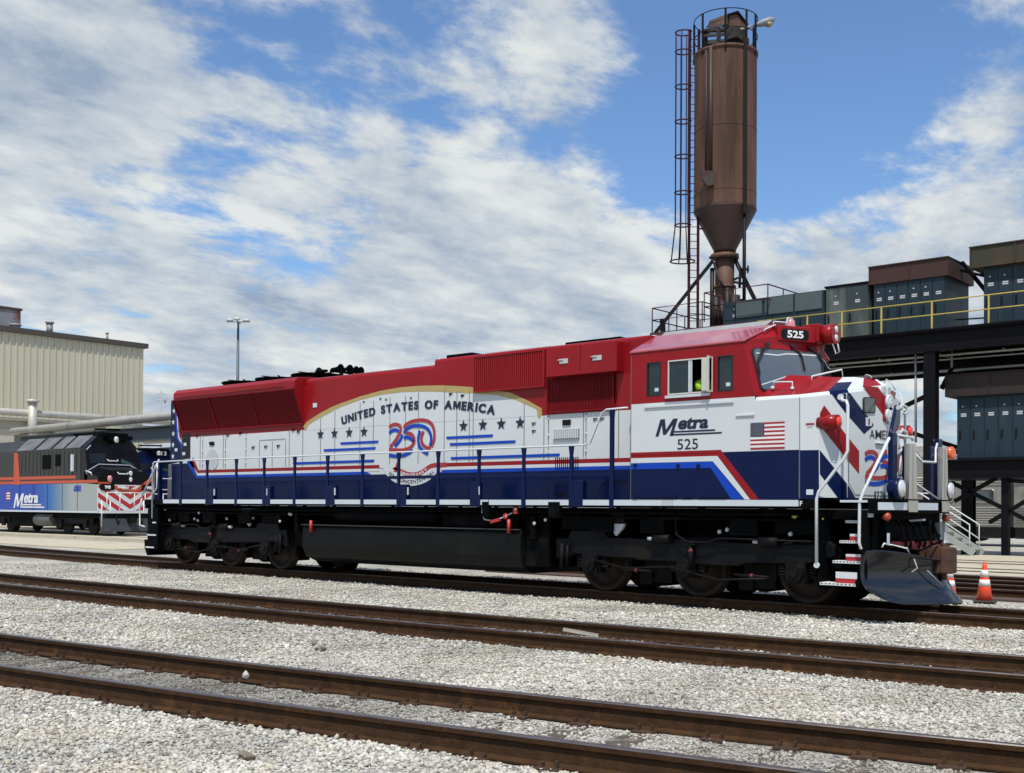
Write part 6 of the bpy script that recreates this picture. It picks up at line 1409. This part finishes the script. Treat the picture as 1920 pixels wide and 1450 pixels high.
# ------------------------------------------------ trucks
FRM = mat('truck_black', (.005, .006, .008), .5, var=.4, nscale=3, dirt=(.013, .011, .009), dirtamt=.25, spec=.15)
TAGY = mat('yellow_tag', (.5, .38, .06), .5)
def make_truck():
    fr = MB()
    # side frames: raised toe at the end next to the fuel tank (negative x), long beam, pedestals
    prof = [(-2.86, .98), (-2.58, .98), (-2.50, 1.14), (-1.76, 1.14), (-1.66, 1.02), (-.5, 1.00), (-.2, 1.02), (.2, 1.02), (.9, .99), (2.45, .99), (2.62, 1.05), (2.72, .98), (2.72, .82), (2.40, .72), (2.2, .68), (1.2, .66), (1.0, .60), (.2, .60), (0, .62), (-.9, .64), (-1.1, .66), (-1.6, .66), (-2.45, .70), (-2.6, .62), (-2.86, .60)]
    for s in (-1, 1): fr.prism([(x, s*1.18-.07, z) for x, z in prof], (0, .14, 0), 0)
    for x in (-1.03, 1.03, -2.75, 2.62): fr.box(x-.14, x+.14, -1.1, 1.1, .62, .95)
    fr.box(-.7, .7, -1.0, 1.0, .80, 1.05)
    o = fr.build('truck_frame', FRM, LO, bevel=.015)
    for ax in (-2.062, 0, 2.062):
        for s in (-1, 1):
            w_ = MB(); y = s*.735
            w_.lathe((ax, y, .533), (0, s, 0), [(-.085, .575), (-.055, .575), (-.05, .535), (.055, .529), (.06, .50), (.055, .44), (.02, .42), (.01, .25), (.035, .20), (.06, .17), (.10, .12), (.10, .01)], 40, 0)
            w_.lathe((ax, y, .533), (0, -s, 0), [(.0, .46), (.085, .575)], 40, 0)
            w_.build('wheel', WHEEL, o)
            b = MB(); b.box(ax-.17, ax+.17, *sorted((s*.98, s*1.27)), .36, .72); b.cyl((ax, s*1.27, .533), (ax, s*1.33, .533), .15, 18); b.cyl((ax, s*1.33, .533), (ax, s*1.36, .533), .07, 12)
            for q in (-1, 1):
                b.cyl((ax+q*.27, s*1.12, .45), (ax+q*.27, s*1.12, .68), .085, 12)
                for z in (.48, .53, .58, .63): b.cyl((ax+q*.27, s*1.12, z), (ax+q*.27, s*1.12, z+.022), .105, 12)
            b.build('axle_box', SOOT, o)
        a = MB(); a.cyl((ax, -.73, .533), (ax, .73, .533), .10, 14); a.build('axle', SOOT, o)
    mt = MB()
    for mx in (-.98, 1.08): 
        mt.lathe((mx, -.55, .46), (0, 1, 0), [(0, .25), (.05, .33), (1.05, .33), (1.1, .25)], 18); mt.box(mx-.30, mx+.30, -.62, .62, .20, .62); mt.box(mx-.38, mx-.1, -.66, -.3, .16, .4)
    mt.build('traction_motor', SOOT, o)
    bk = MB()
    for s in (-1, 1):
        for cx_ in (-.62, 1.45):
            bk.cyl((cx_, s*1.30, 1.02), (cx_+.34, s*1.30, 1.02), .085, 14, 0); bk.cyl((cx_-.12, s*1.30, 1.02), (cx_, s*1.30, 1.02), .035, 10, 1)
        bk.cyl((.14, s*1.31, .92), (.14, s*1.31, .50), .045, 10, 0); bk.cyl((.14, s*1.31, .86), (.14, s*1.31, .80), .05, 10, 2); bk.box(.06, .22, *sorted((s*1.25, s*1.36)), .46, .50, 0); bk.box(.04, .24, *sorted((s*1.25, s*1.36)), .93, .97, 0)
        bk.cyl((-2.68, s*1.30, .88), (-2.68, s*1.30, .42), .04, 10, 0); bk.cyl((-2.55, s*1.30, .85), (-2.55, s*1.30, .48), .03, 8, 0)
        for cx_ in (-1.05, 1.25):
            bk.cyl((cx_-.3, s*1.26, .46), (cx_+.35, s*1.26, .44), .022, 8, 0); bk.cyl((cx_+.0, s*1.26, .45), (cx_+.06, s*1.26, .45), .04, 10, 2)
        for ax in (-2.062, 0, 2.062):
            for q in (-1, 1): bk.box(ax+q*.60-.035, ax+q*.60+.035, *sorted((s*.68, s*.82)), .34, .74, 0)
        bk.tube([(-1.9, s*1.3, .60), (-1.2, s*1.34, .48), (-.3, s*1.32, .54), (.7, s*1.33, .36), (1.6, s*1.33, .42)], .018, 6, 0)
        bk.box(-2.05, -1.75, *sorted((s*1.20, s*1.26)), .97, 1.03, 0)
        bk.tube([(-.15, s*1.35, 1.5), (-.12, s*1.36, 1.10), (.1, s*1.36, .98), (.5, s*1.35, .98), (.7, s*1.35, 1.06), (2.6, s*1.34, 1.04)], .016, 6, 0)
        bk.prism([(-1.62, s*1.25, 1.27), (-1.25, s*1.25, 1.27), (-1.30, s*1.25, 1.18), (-1.44, s*1.25, 1.05), (-1.50, s*1.25, 1.12)], (0, s*.05, 0), 1)
        bk.box(-1.55, -1.25, *sorted((s*1.05, s*1.32)), 1.29, 1.45, 0); bk.box(-1.6, -1.2, *sorted((s*1.05, s*1.33)), 1.455, 1.475, 1)
        for cx_, cz_ in ((-.55, 1.22), (.7, 1.16), (.85, 1.2), (2.0, 1.15)): bk.lathe((cx_, s*1.28, cz_), (0, s, .2), [(0, .03), (.04, .04), (.06, .015)], 8, 1)
        for cx_, cz_ in ((2.1, 1.43), (2.55, 1.40)): bk.mesh([(cx_-.05, s*1.38, cz_), (cx_, s*1.385, cz_+.04), (cx_+.06, s*1.38, cz_+.01), (cx_+.01, s*1.385, cz_-.03)], [(0, 1, 2, 3)], 3)
    bk.build('brake_rigging', [SOOT, LGREY, REDG, TAGY], o)
    return o
t1 = make_truck(); split_tree(t1); t1.location = (6.93, 0, 0)
t2 = copy_tree(t1); t2.parent = LO; t2.location = (-6.93, 0, 0); t2.rotation_euler = (0, 0, math.pi)
mb = MB()
for c in (6.93, -6.93): mb.box(c-2.9, c+2.9, -.6, .6, 1.06, 1.39); mb.cyl((c, 0, .9), (c, 0, 1.39), .5, 20)
for x in (9.0, 4.6, -4.6, -9.0): mb.box(x-.35, x+.35, -1.3, 1.3, 1.15, 1.39)
for x in (5.2, 8.1, -5.6, -8.2, 6.3, -7.1): mb.box(x-.25, x+.25, -1.36, -1.1, 1.12, 1.36)
mb.build('bolster', BLACK, LO)

# ------------------------------------------------ person in the cab
VEST = mat('lime_vest', (.38, .75, .04), .8); SKIN = mat('skin', (.35, .20, .14), .6); TROU = mat('dark_trousers', (.02, .025, .04), .9)
pe = thing('person', 'seated person in a lime yellow vest behind the open cab window', 'person', (7.20, -1.12, 3.17))
import bmesh
def skin_fig(name, verts, edges, radii, m, parent, sub=1):
    me = bpy.data.meshes.new(name); me.from_pydata(verts, edges, []); me.materials.append(m); o = bpy.data.objects.new(name, me); COL.objects.link(o); o.parent = parent
    sk = o.modifiers.new('skin', 'SKIN'); sk.use_smooth_shade = True
    for i, r in enumerate(radii): me.skin_vertices[0].data[i].radius = (r, r); me.skin_vertices[0].data[i].use_root = (i == 0)
    sb = o.modifiers.new('sub', 'SUBSURF'); sb.levels = sub; sb.render_levels = sub; return o
V = [(0, 0, .08), (0, 0, .28), (.02, 0, .46), (.03, 0, .56), (.05, 0, .64), (.07, 0, .76), (.03, -.19, .50), (.10, -.24, .25), (.34, -.16, .20), (.03, .19, .50), (.10, .24, .25), (.34, .16, .20), (.05, -.1, .07), (.42, -.12, .07), (.45, -.12, -.38), (.05, .1, .07), (.42, .12, .07), (.45, .12, -.38), (.60, -.12, -.42), (.60, .12, -.42)]
E_ = [(0, 1), (1, 2), (2, 3), (3, 4), (4, 5), (2, 6), (6, 7), (7, 8), (2, 9), (9, 10), (10, 11), (0, 12), (12, 13), (13, 14), (0, 15), (15, 16), (16, 17), (14, 18), (17, 19)]
RR = [.15, .13, .14, .06, .065, .09, .06, .045, .03, .06, .045, .03, .09, .07, .05, .09, .07, .05, .04, .04]
# hands: five separate fingers each, rooted in the wrist end
for s in (-1, 1):
    base = 8 if s < 0 else 11; wx, wy, wz = V[base]; V.append((wx+.06, wy, wz+.0)); RR.append(.028); pk = len(V)-1; E_.append((base, pk))
    for f_, (dy, l) in enumerate(((-.03, .055), (-.01, .065), (.01, .06), (.03, .045))):
        V.append((wx+.10, wy+dy, wz)); RR.append(.009); E_.append((pk, len(V)-1)); V.append((wx+.10+l*.7, wy+dy, wz-.02)); RR.append(.008); E_.append((len(V)-2, len(V)-1))
    V.append((wx+.07, wy-s*.045, wz+.01)); RR.append(.010); E_.append((pk, len(V)-1)); V.append((wx+.10, wy-s*.055, wz+.0)); RR.append(.009); E_.append((len(V)-2, len(V)-1))
body = skin_fig('body', V, E_, RR, SKIN, pe)
vm = MB(); vm.lathe((0, 0, 0), (0, 0, 1), [(.10, .19), (.3, .175), (.48, .185), (.57, .12), (.60, .07)], 20)
for s in (-1, 1): vm.tube([(.03, s*.10, .52), (.03, s*.20, .50), (.07, s*.23, .38)], [.10, .085, .075], 12)
vm.build('vest', VEST, pe)
tm = MB()
for s in (-1, 1): tm.tube([(0, s*.10, .09), (.42, s*.12, .09), (.46, s*.12, -.36)], [.13, .10, .07], 12)
tm.build('trousers', TROU, pe)
hm = MB(); hm.lathe((.06, 0, .78), (0, 0, 1), [(-.04, .105), (.02, .108), (.06, .09), (.09, .03)], 16); hm.build('cap', TROU, pe)
fm = MB(); fm.lathe((.155, 0, .74), (1, 0, 0), [(0, .02), (.03, .008)], 8)
for s in (-1, 1): fm.lathe((.15, s*.035, .76), (1, 0, 0), [(0, .012), (.01, .004)], 8); fm.lathe((.07, s*.09, .745), (0, s, 0), [(0, .025), (.02, .02)], 8)
fm.build('face', SKIN, pe)
# ---------------------------------------------------------------- the blue and silver locomotive behind, and its darker twin
def grad_mat():
    m = bpy.data.materials.new('blue_to_silver'); m.use_nodes = True; t = m.node_tree; b = t.nodes['Principled BSDF']; b.inputs['Roughness'].default_value = .4; MATS['blue_to_silver'] = m
    g = t.nodes.new('ShaderNodeNewGeometry'); tc_ = t.nodes.new('ShaderNodeTexCoord'); s = t.nodes.new('ShaderNodeSeparateXYZ'); t.links.new(tc_.outputs['Object'], s.inputs[0])
    mr = t.nodes.new('ShaderNodeMapRange'); mr.inputs[1].default_value = -6.6; mr.inputs[2].default_value = -2.6; t.links.new(s.outputs[0], mr.inputs[0])
    r = t.nodes.new('ShaderNodeValToRGB'); e = r.color_ramp.elements; e[0].color = (.012, .055, .36, 1); e[1].color = (.34, .36, .35, 1); q = e.new(.45); q.color = (.03, .14, .38, 1); q = e.new(.8); q.color = (.20, .28, .33, 1)
    t.links.new(mr.outputs[0], r.inputs[0]); t.links.new(r.outputs[0], b.inputs['Base Color']); return m
ORG = mat('orange_band', (.50, .075, .025), .4, var=.1); OLV = mat('weathered_dark_hood', (.035, .035, .030), .5, var=.3, nscale=2); SLOPE = mat('worn_silver_roof', (.20, .20, .20), .5, .3, var=.5, nscale=1.5)
GR = grad_mat()
def f40(label, x, y, num, dark=False):
    """cab locomotive with a sloped nose; origin at its front coupler end on the rails, pointing to +x"""
    T = thing('cab_locomotive', label, 'locomotive', (x, y, 0), 'locomotives standing behind')
    side = NAVY if dark else GR
    L_, Wd = 17.0, 1.5
    mb = MB(); mb.box(-L_, -.05, -Wd, Wd, 1.23, 2.62); o = mb.build('body', side, T)
    mb = MB(); mb.box(-L_, -.0, -Wd-.01, Wd+.01, 1.13, 1.225); mb.build('sill_stripe', REFL, T)
    up_ = OLV if not dark else BLACKG
    mb = MB(); P = [(-Wd, 2.62), (-Wd, 3.95), (-.8, 4.42), (.8, 4.42), (Wd, 3.95), (Wd, 2.62)]
    mb.prism([(-L_, a, b) for a, b in P], (L_-1.75, 0, 0)); mb.build('hood', up_, T)
    mb = MB()
    for s in (-1, 1):
        for a, b in ((-8.6, -6.75), (-6.35, -4.9), (-4.5, -3.5), (-3.2, -1.75)):
            P = [Vector((a, s*(Wd+.02), 3.96)), Vector((b, s*(Wd+.02), 3.96)), Vector((b, s*.82, 4.44)), Vector((a, s*.82, 4.44))]; mb.prism(P, (0, 0, .03))
    mb.build('roof_slope', SLOPE, T)
    mb = MB()
    for s in (-1, 1):
        y0, y1 = sorted((s*(Wd+.002), s*(Wd+.012)))
        mb.box(-L_, -2.2, y0, y1, 2.80, 2.92); mb.box(-L_, -.02, y0, y1, 2.63, 2.74); mb.prism([(-8.9, s*(Wd+.013), 2.6), (-8.15, s*(Wd+.013), 2.6), (-8.45, s*(Wd+.013), 3.9), (-8.9, s*(Wd+.013), 3.9)], (0, s*.006, 0))
    mb.build('orange_stripe', ORG if not dark else BLUE, T)
    mb = MB()
    for a, b, z0, z1 in ((-5.7, -4.8, 3.2, 3.75), (-4.3, -3.75, 3.3, 3.75)):
        for s in (-1, 1): y0, y1 = sorted((s*(Wd+.001), s*(Wd+.02))); mb.box(a, b, y0, y1, z0, z1)
    mb.build('grille', BLACK, T)
    mb = MB()
    for s in (-1, 1):
        for i in range(16): xx = -8+i*.42; y0, y1 = sorted((s*(Wd+.013), s*(Wd+.018))); mb.box(xx, xx+.02, y0, y1, 2.95, 3.9); 
        for i in range(5): xx = -8.2+i*1.55; mb.box(xx, xx+.02, y0, y1, 1.25, 2.6)
    mb.build('panel_seam', BLACK, T)
    # nose: lower front with chevrons, sloped hood, cab face
    mb = MB(); mb.box(-.048, .02, -Wd, Wd, 1.23, 2.55); nz = mb.build('nose', WHITE if not dark else NAVY, T)
    mb = MB()
    S = [(-Wd, 2.62), (-Wd, 2.95), (-1.1, 3.30), (1.1, 3.30), (Wd, 2.95), (Wd, 2.62)]
    mb.mesh([(-.02, a, b) for a, b in ((-Wd, 2.551), (-Wd, 2.85), (-1.0, 3.10), (1.0, 3.10), (Wd, 2.85), (Wd, 2.551))]+[(-1.35, a, b) for a, b in ((-Wd, 2.62), (-Wd, 3.05), (-1.0, 3.32), (1.0, 3.32), (Wd, 3.05), (Wd, 2.62))],
            [(0, 1, 2, 3, 4, 5), (0, 1, 7, 6), (1, 2, 8, 7), (2, 3, 9, 8), (3, 4, 10, 9), (4, 5, 11, 10), (0, 5, 11, 6)])
    mb.build('short_hood', BLACKG if not dark else NAVY, T)
    mb = MB()
    mb.mesh([(-1.05, a, b) for a, b in ((-Wd, 2.62), (-Wd, 3.06), (Wd, 3.06), (Wd, 2.62))]+[(-1.30, a, b) for a, b in ((-Wd, 3.95), (-.85, 4.42), (.85, 4.42), (Wd, 3.95))]+[(-1.748, a, b) for a, b in ((-Wd, 2.62), (-Wd, 3.95), (-.85, 4.43), (.85, 4.43), (Wd, 3.95), (Wd, 2.62))],
            [(0, 1, 2, 3), (1, 4, 5, 6, 7, 2), (0, 1, 4, 9, 8), (4, 5, 10, 9), (5, 6, 11, 10), (6, 7, 12, 11), (3, 2, 7, 12, 13)])
    mb.build('cab', BLACKG if not dark else NAVY, T)
    def fp(yy, z): return Vector((-1.05-(z-3.06)/.89*.25+.012, yy, z))
    for a, b in ((-1.32, -.45), (.40, 1.32)):
        mb = MB(); zz = 3.74; P = [fp(a, 3.36), fp(b, 3.42), fp(b, zz+.04), fp(a, zz)] if a < 0 else [fp(a, 3.42), fp(b, 3.36), fp(b, zz), fp(a, zz+.04)]
        mb.prism(P, (.012, 0, 0)); mb.build('windshield', mat('dim_glass', (.03, .06, .05), .1, coat=.3) if a > 0 else mat('dark_glass', (.008, .011, .014), .12), T)
    mb = MB(); P = [(-1.45, 3.88), (-.78, 4.34), (.78, 4.34), (1.45, 3.88)]
    for i in range(3): mb.bar(fp(*P[i])+Vector((.01, 0, 0)), fp(*P[i+1])+Vector((.01, 0, 0)), .02, .04)
    Q = [(-1.45, 3.10), (-.85, 3.35), (.9, 3.35), (1.45, 3.12)]
    for i in range(3): mb.bar(fp(*Q[i])+Vector((.012, 0, 0)), fp(*Q[i+1])+Vector((.012, 0, 0)), .02, .03)
    if not dark: mb.build('white_outline', REFL, T)
    mb = MB(); mb.box(-1.25, -.95, -.35, .35, 4.25, 4.42); mb.box(-3.4, -1.1, -.75, .75, 4.43, 4.56); mb.cyl((-4.3, 0, 4.43), (-4.3, 0, 4.62), .5, 16); mb.tube([(-2.2, -.5, 4.56), (-2.2, -.5, 4.72), (-1.4, .5, 4.72)], .04, 6); mb.box(-1.0, -.9, .4, .9, 4.3, 4.46); mb.build('roof_gear', BLACK, T)
    mb = MB(); mb.lathe((-.95, .0, 4.30), (1, 0, 0), [(0, .13), (.05, .12), (.06, .02)], 14); mb.build('headlight', LENS, T)
    for zz in (3.03, 2.80):
        mb = MB(); mb.lathe((-.0, .28, zz-.02), (1, 0, 0), [(0, .10), (.03, .09), (.04, .02)], 14); mb.build('headlight', LENS, T)
    if not dark:
        # red and white chevrons painted on the nose, running down to the centre
        mb = MB(); xx = .0235; step = .50; cyn = .25
        for k in range(-3, 8):
            zt_ = 1.32+k*step
            for s in (-1, 1):
                P = []
                y_e = -Wd if s < 0 else Wd; d = abs(y_e-cyn)
                sl = .62
                quad_ = [(cyn, zt_), (cyn, zt_+.25), (y_e, zt_+.25+d*sl), (y_e, zt_+d*sl)]
                # clip to the nose panel 1.26..2.50
                def clip(poly, zc, keep_below):
                    out = []
                    for i in range(len(poly)):
                        a, b = poly[i], poly[(i+1) % len(poly)]; ia = (a[1] <= zc) == keep_below; ib = (b[1] <= zc) == keep_below
                        if ia: out.append(a)
                        if ia != ib: t_ = (zc-a[1])/(b[1]-a[1]); out.append((a[0]+(b[0]-a[0])*t_, zc))
                    return out
                q_ = clip(clip(quad_, 2.50, True), 1.26, False) if True else quad_
                if len(q_) > 2: mb.poly([(xx, a, b) for a, b in q_])
        mb.build('red_chevron', mat('chevron_red', (.42, .02, .03), .4), nz, fixn=False)
        mb = MB()
        for P in ([(-1.5, 2.56), (-1.5, 2.66), (-.95, 2.66), (-.25, 2.33), (.55, 2.33), (1.25, 2.80), (1.5, 2.86), (1.5, 2.76), (1.28, 2.62), (.62, 2.20), (-.32, 2.20), (-1.0, 2.52), (-1.2, 2.56)],):
            mb.prism([(.026, a, b) for a, b in P], (.01, 0, 0))
        mb.build('orange_stripe', ORG, nz)
        mb = MB()
        for c_ in (-1.02, 1.28):
            ring = [(.038, c_+cx_*.31+math.cos(t)*.08, 2.43+cz_*.08+math.sin(t)*.08) for cx_, cz_, ts in ((1, 1, (0, 30, 60, 90)), (-1, 1, (90, 120, 150, 180)), (-1, -1, (180, 210, 240, 270)), (1, -1, (270, 300, 330, 360))) for t in map(R, ts)]
            mb.prism(ring, (.02, 0, 0))
        nbd = mb.build('number_board', BLACKG, T)
        mb = MB(); lettering(mb, num, (.062, -1.17, 2.34), (0, 1, 0), (0, 0, 1), .32, .17, .03); lettering(mb, num, (.062, 1.12, 2.34), (0, 1, 0), (0, 0, 1), .32, .17, .03); mb.build('number', mat('number_white', (.8, .8, .8)), nbd, fixn=False)
        mb = MB(); mb.lathe((.0, -.88, 2.78), (1, 0, 0), [(0, .13), (.05, .13), (.08, .04)], 14); mb.build('red_lamp', PINKL, T)
        wordmark((-8.9, -Wd-.015, 1.34), (1, 0, 0), (0, 0, 1), 2.6, WINK, parent=T)
        mb = MB()
        for i in range(7): mb.poly([(-9.75, -Wd-.014, 1.75+i*.07), (-9.3, -Wd-.014, 1.75+i*.07), (-9.3, -Wd-.014, 1.82+i*.07), (-9.75, -Wd-.014, 1.82+i*.07)], i % 2)
        mb.build('flag_decal', [RINK, WINK], T, fixn=False)
        mb = MB()
        for i in range(4): mb.poly([(-2.4+i*.03, -Wd-.014, 2.22+i*.08), (-1.65+i*.01, -Wd-.014, 2.22+i*.08), (-1.65, -Wd-.014, 2.27+i*.08), (-2.4+i*.03, -Wd-.014, 2.27+i*.08)])
        mb.build('service_mark', BLUE, T, fixn=False)
    else:
        mb = MB(); lettering(mb, num, (-.88, -.15, 4.20), (0, 1, 0), (0, 0, 1), .6, .2, .008); mb.build('number', WINK, T, fixn=False)
    for zz in (3.48, 2.98, 2.40):
        mb = MB(); xx = .03 if zz < 2.7 else (.0 if zz < 3.2 else -1.0); mb.tube([(xx, -.45, zz+.06), (xx+.05, -.42, zz), (xx+.05, .10, zz), (xx, .13, zz+.06)], .025, 6); mb.build('grab_rail', WHITE, T)
    mb = MB(); mb.box(-2.55, -2.35, -Wd-.10, -Wd-.02, 3.08, 3.72); mb.build('wind_deflector', REFL, T)
    mb = MB(); mb.tube([(.35, -1.2, 2.15), (.35, 1.3, 2.15)], .03, 6)
    for yy in (-1.2, -.5, .3, .9, 1.3): mb.tube([(.35, yy, 2.15), (.33, yy, 1.25)], .028, 6)
    for yy in (-1.45, -1.0, .85, 1.45): mb.tube([(.30, yy, 1.75), (.30, yy, .45)], .03, 6)
    mb.tube([(.35, 1.3, 2.75), (.35, 1.35, 2.2), (.35, .85, 1.3)], .03, 6); mb.tube([(-1.0, -Wd-.05, 2.95), (-1.0, -Wd-.1, 3.08), (-.5, -Wd-.1, 3.0), (-.5, -Wd-.05, 2.9)], .03, 6)
    mb.build('handrail', WHITE, T)
    mb = MB(); mb.box(.02, .5, -1.45, 1.45, 1.12, 1.22); mb.build('anticlimber', WHITE, T)
    mb = MB(); mb.prism([(.0, -1.4, .95), (.45, -1.3, .85), (.62, -1.2, .22), (.1, -1.4, .18)], (0, 2.7, 0)); mb.build('plow', mat('plow_slate', (.045, .048, .055), .4, var=.2), T)
    mb = MB(); mb.box(-.1, .35, -1.3, 1.3, .5, 1.115); mb.box(.35, .8, -.18, .18, .65, .95); mb.tube([(.4, -.8, 1.1), (.55, -.7, .6), (.4, -.5, .9)], .04, 6); mb.tube([(.4, .5, 1.1), (.55, .6, .6), (.4, .8, .9)], .04, 6); mb.build('pilot_gear', SOOT, T)
    mb = MB(); mb.box(-L_, 0, -1.2, 1.2, .85, 1.125); mb.prism([(-9.6, -1.3, 1.05), (-9.6, -1.3, .35), (-9.6, 1.3, .35), (-9.6, 1.3, 1.05)], (2.6, 0, 0)); mb.build('underframe', BLACK, T)
    mb = MB(); mb.cyl((-6.85, -1.1, .72), (-5.1, -1.1, .72), .33, 18); mb.build('air_tank', mat('dull_tank', (.10, .10, .10), .5), T)
    for c in (-3.0, -12.0):
        mb = MB(); mb.box(c-1.9, c+1.9, -1.15, -1.0, .55, .95); mb.box(c-1.9, c+1.9, 1.0, 1.15, .55, .95); o = mb.build('truck_frame', SOOT, T)
        for a in (c-1.3, c+1.3):
            mb = MB(); mb.cyl((a, -.80, .51), (a, -.67, .51), .51, 24); mb.cyl((a, .67, .51), (a, .80, .51), .51, 24); mb.cyl((a, -.67, .51), (a, .67, .51), .09, 8); mb.box(a-.18, a+.18, -1.25, -1.151, .35, .75); mb.build('wheelset', SOOT, o)
    def stretch(o):
        for ch in o.children:
            for v in ch.data.vertices:
                if v.co.z > 2.62: v.co.z = 2.62+(v.co.z-2.62)*(1.10 if dark else 1.34)
            stretch(ch)
    stretch(T)
    return T
f40('blue and silver locomotive 98 with red and white chevrons on its nose at far left', -34.8, 12.5, '98')
f40('dark blue locomotive numbered 513 mostly hidden behind the rear of the starry one', -38.6, 17.3, '513', dark=True)
for o in list(bpy.data.objects):
    if o.type == 'EMPTY':
        for ch in list(o.children):
            if not (o == LO and ch.name.split('.')[0] == 'truck_frame'): split_tree(ch)
bpy.context.view_layer.update()
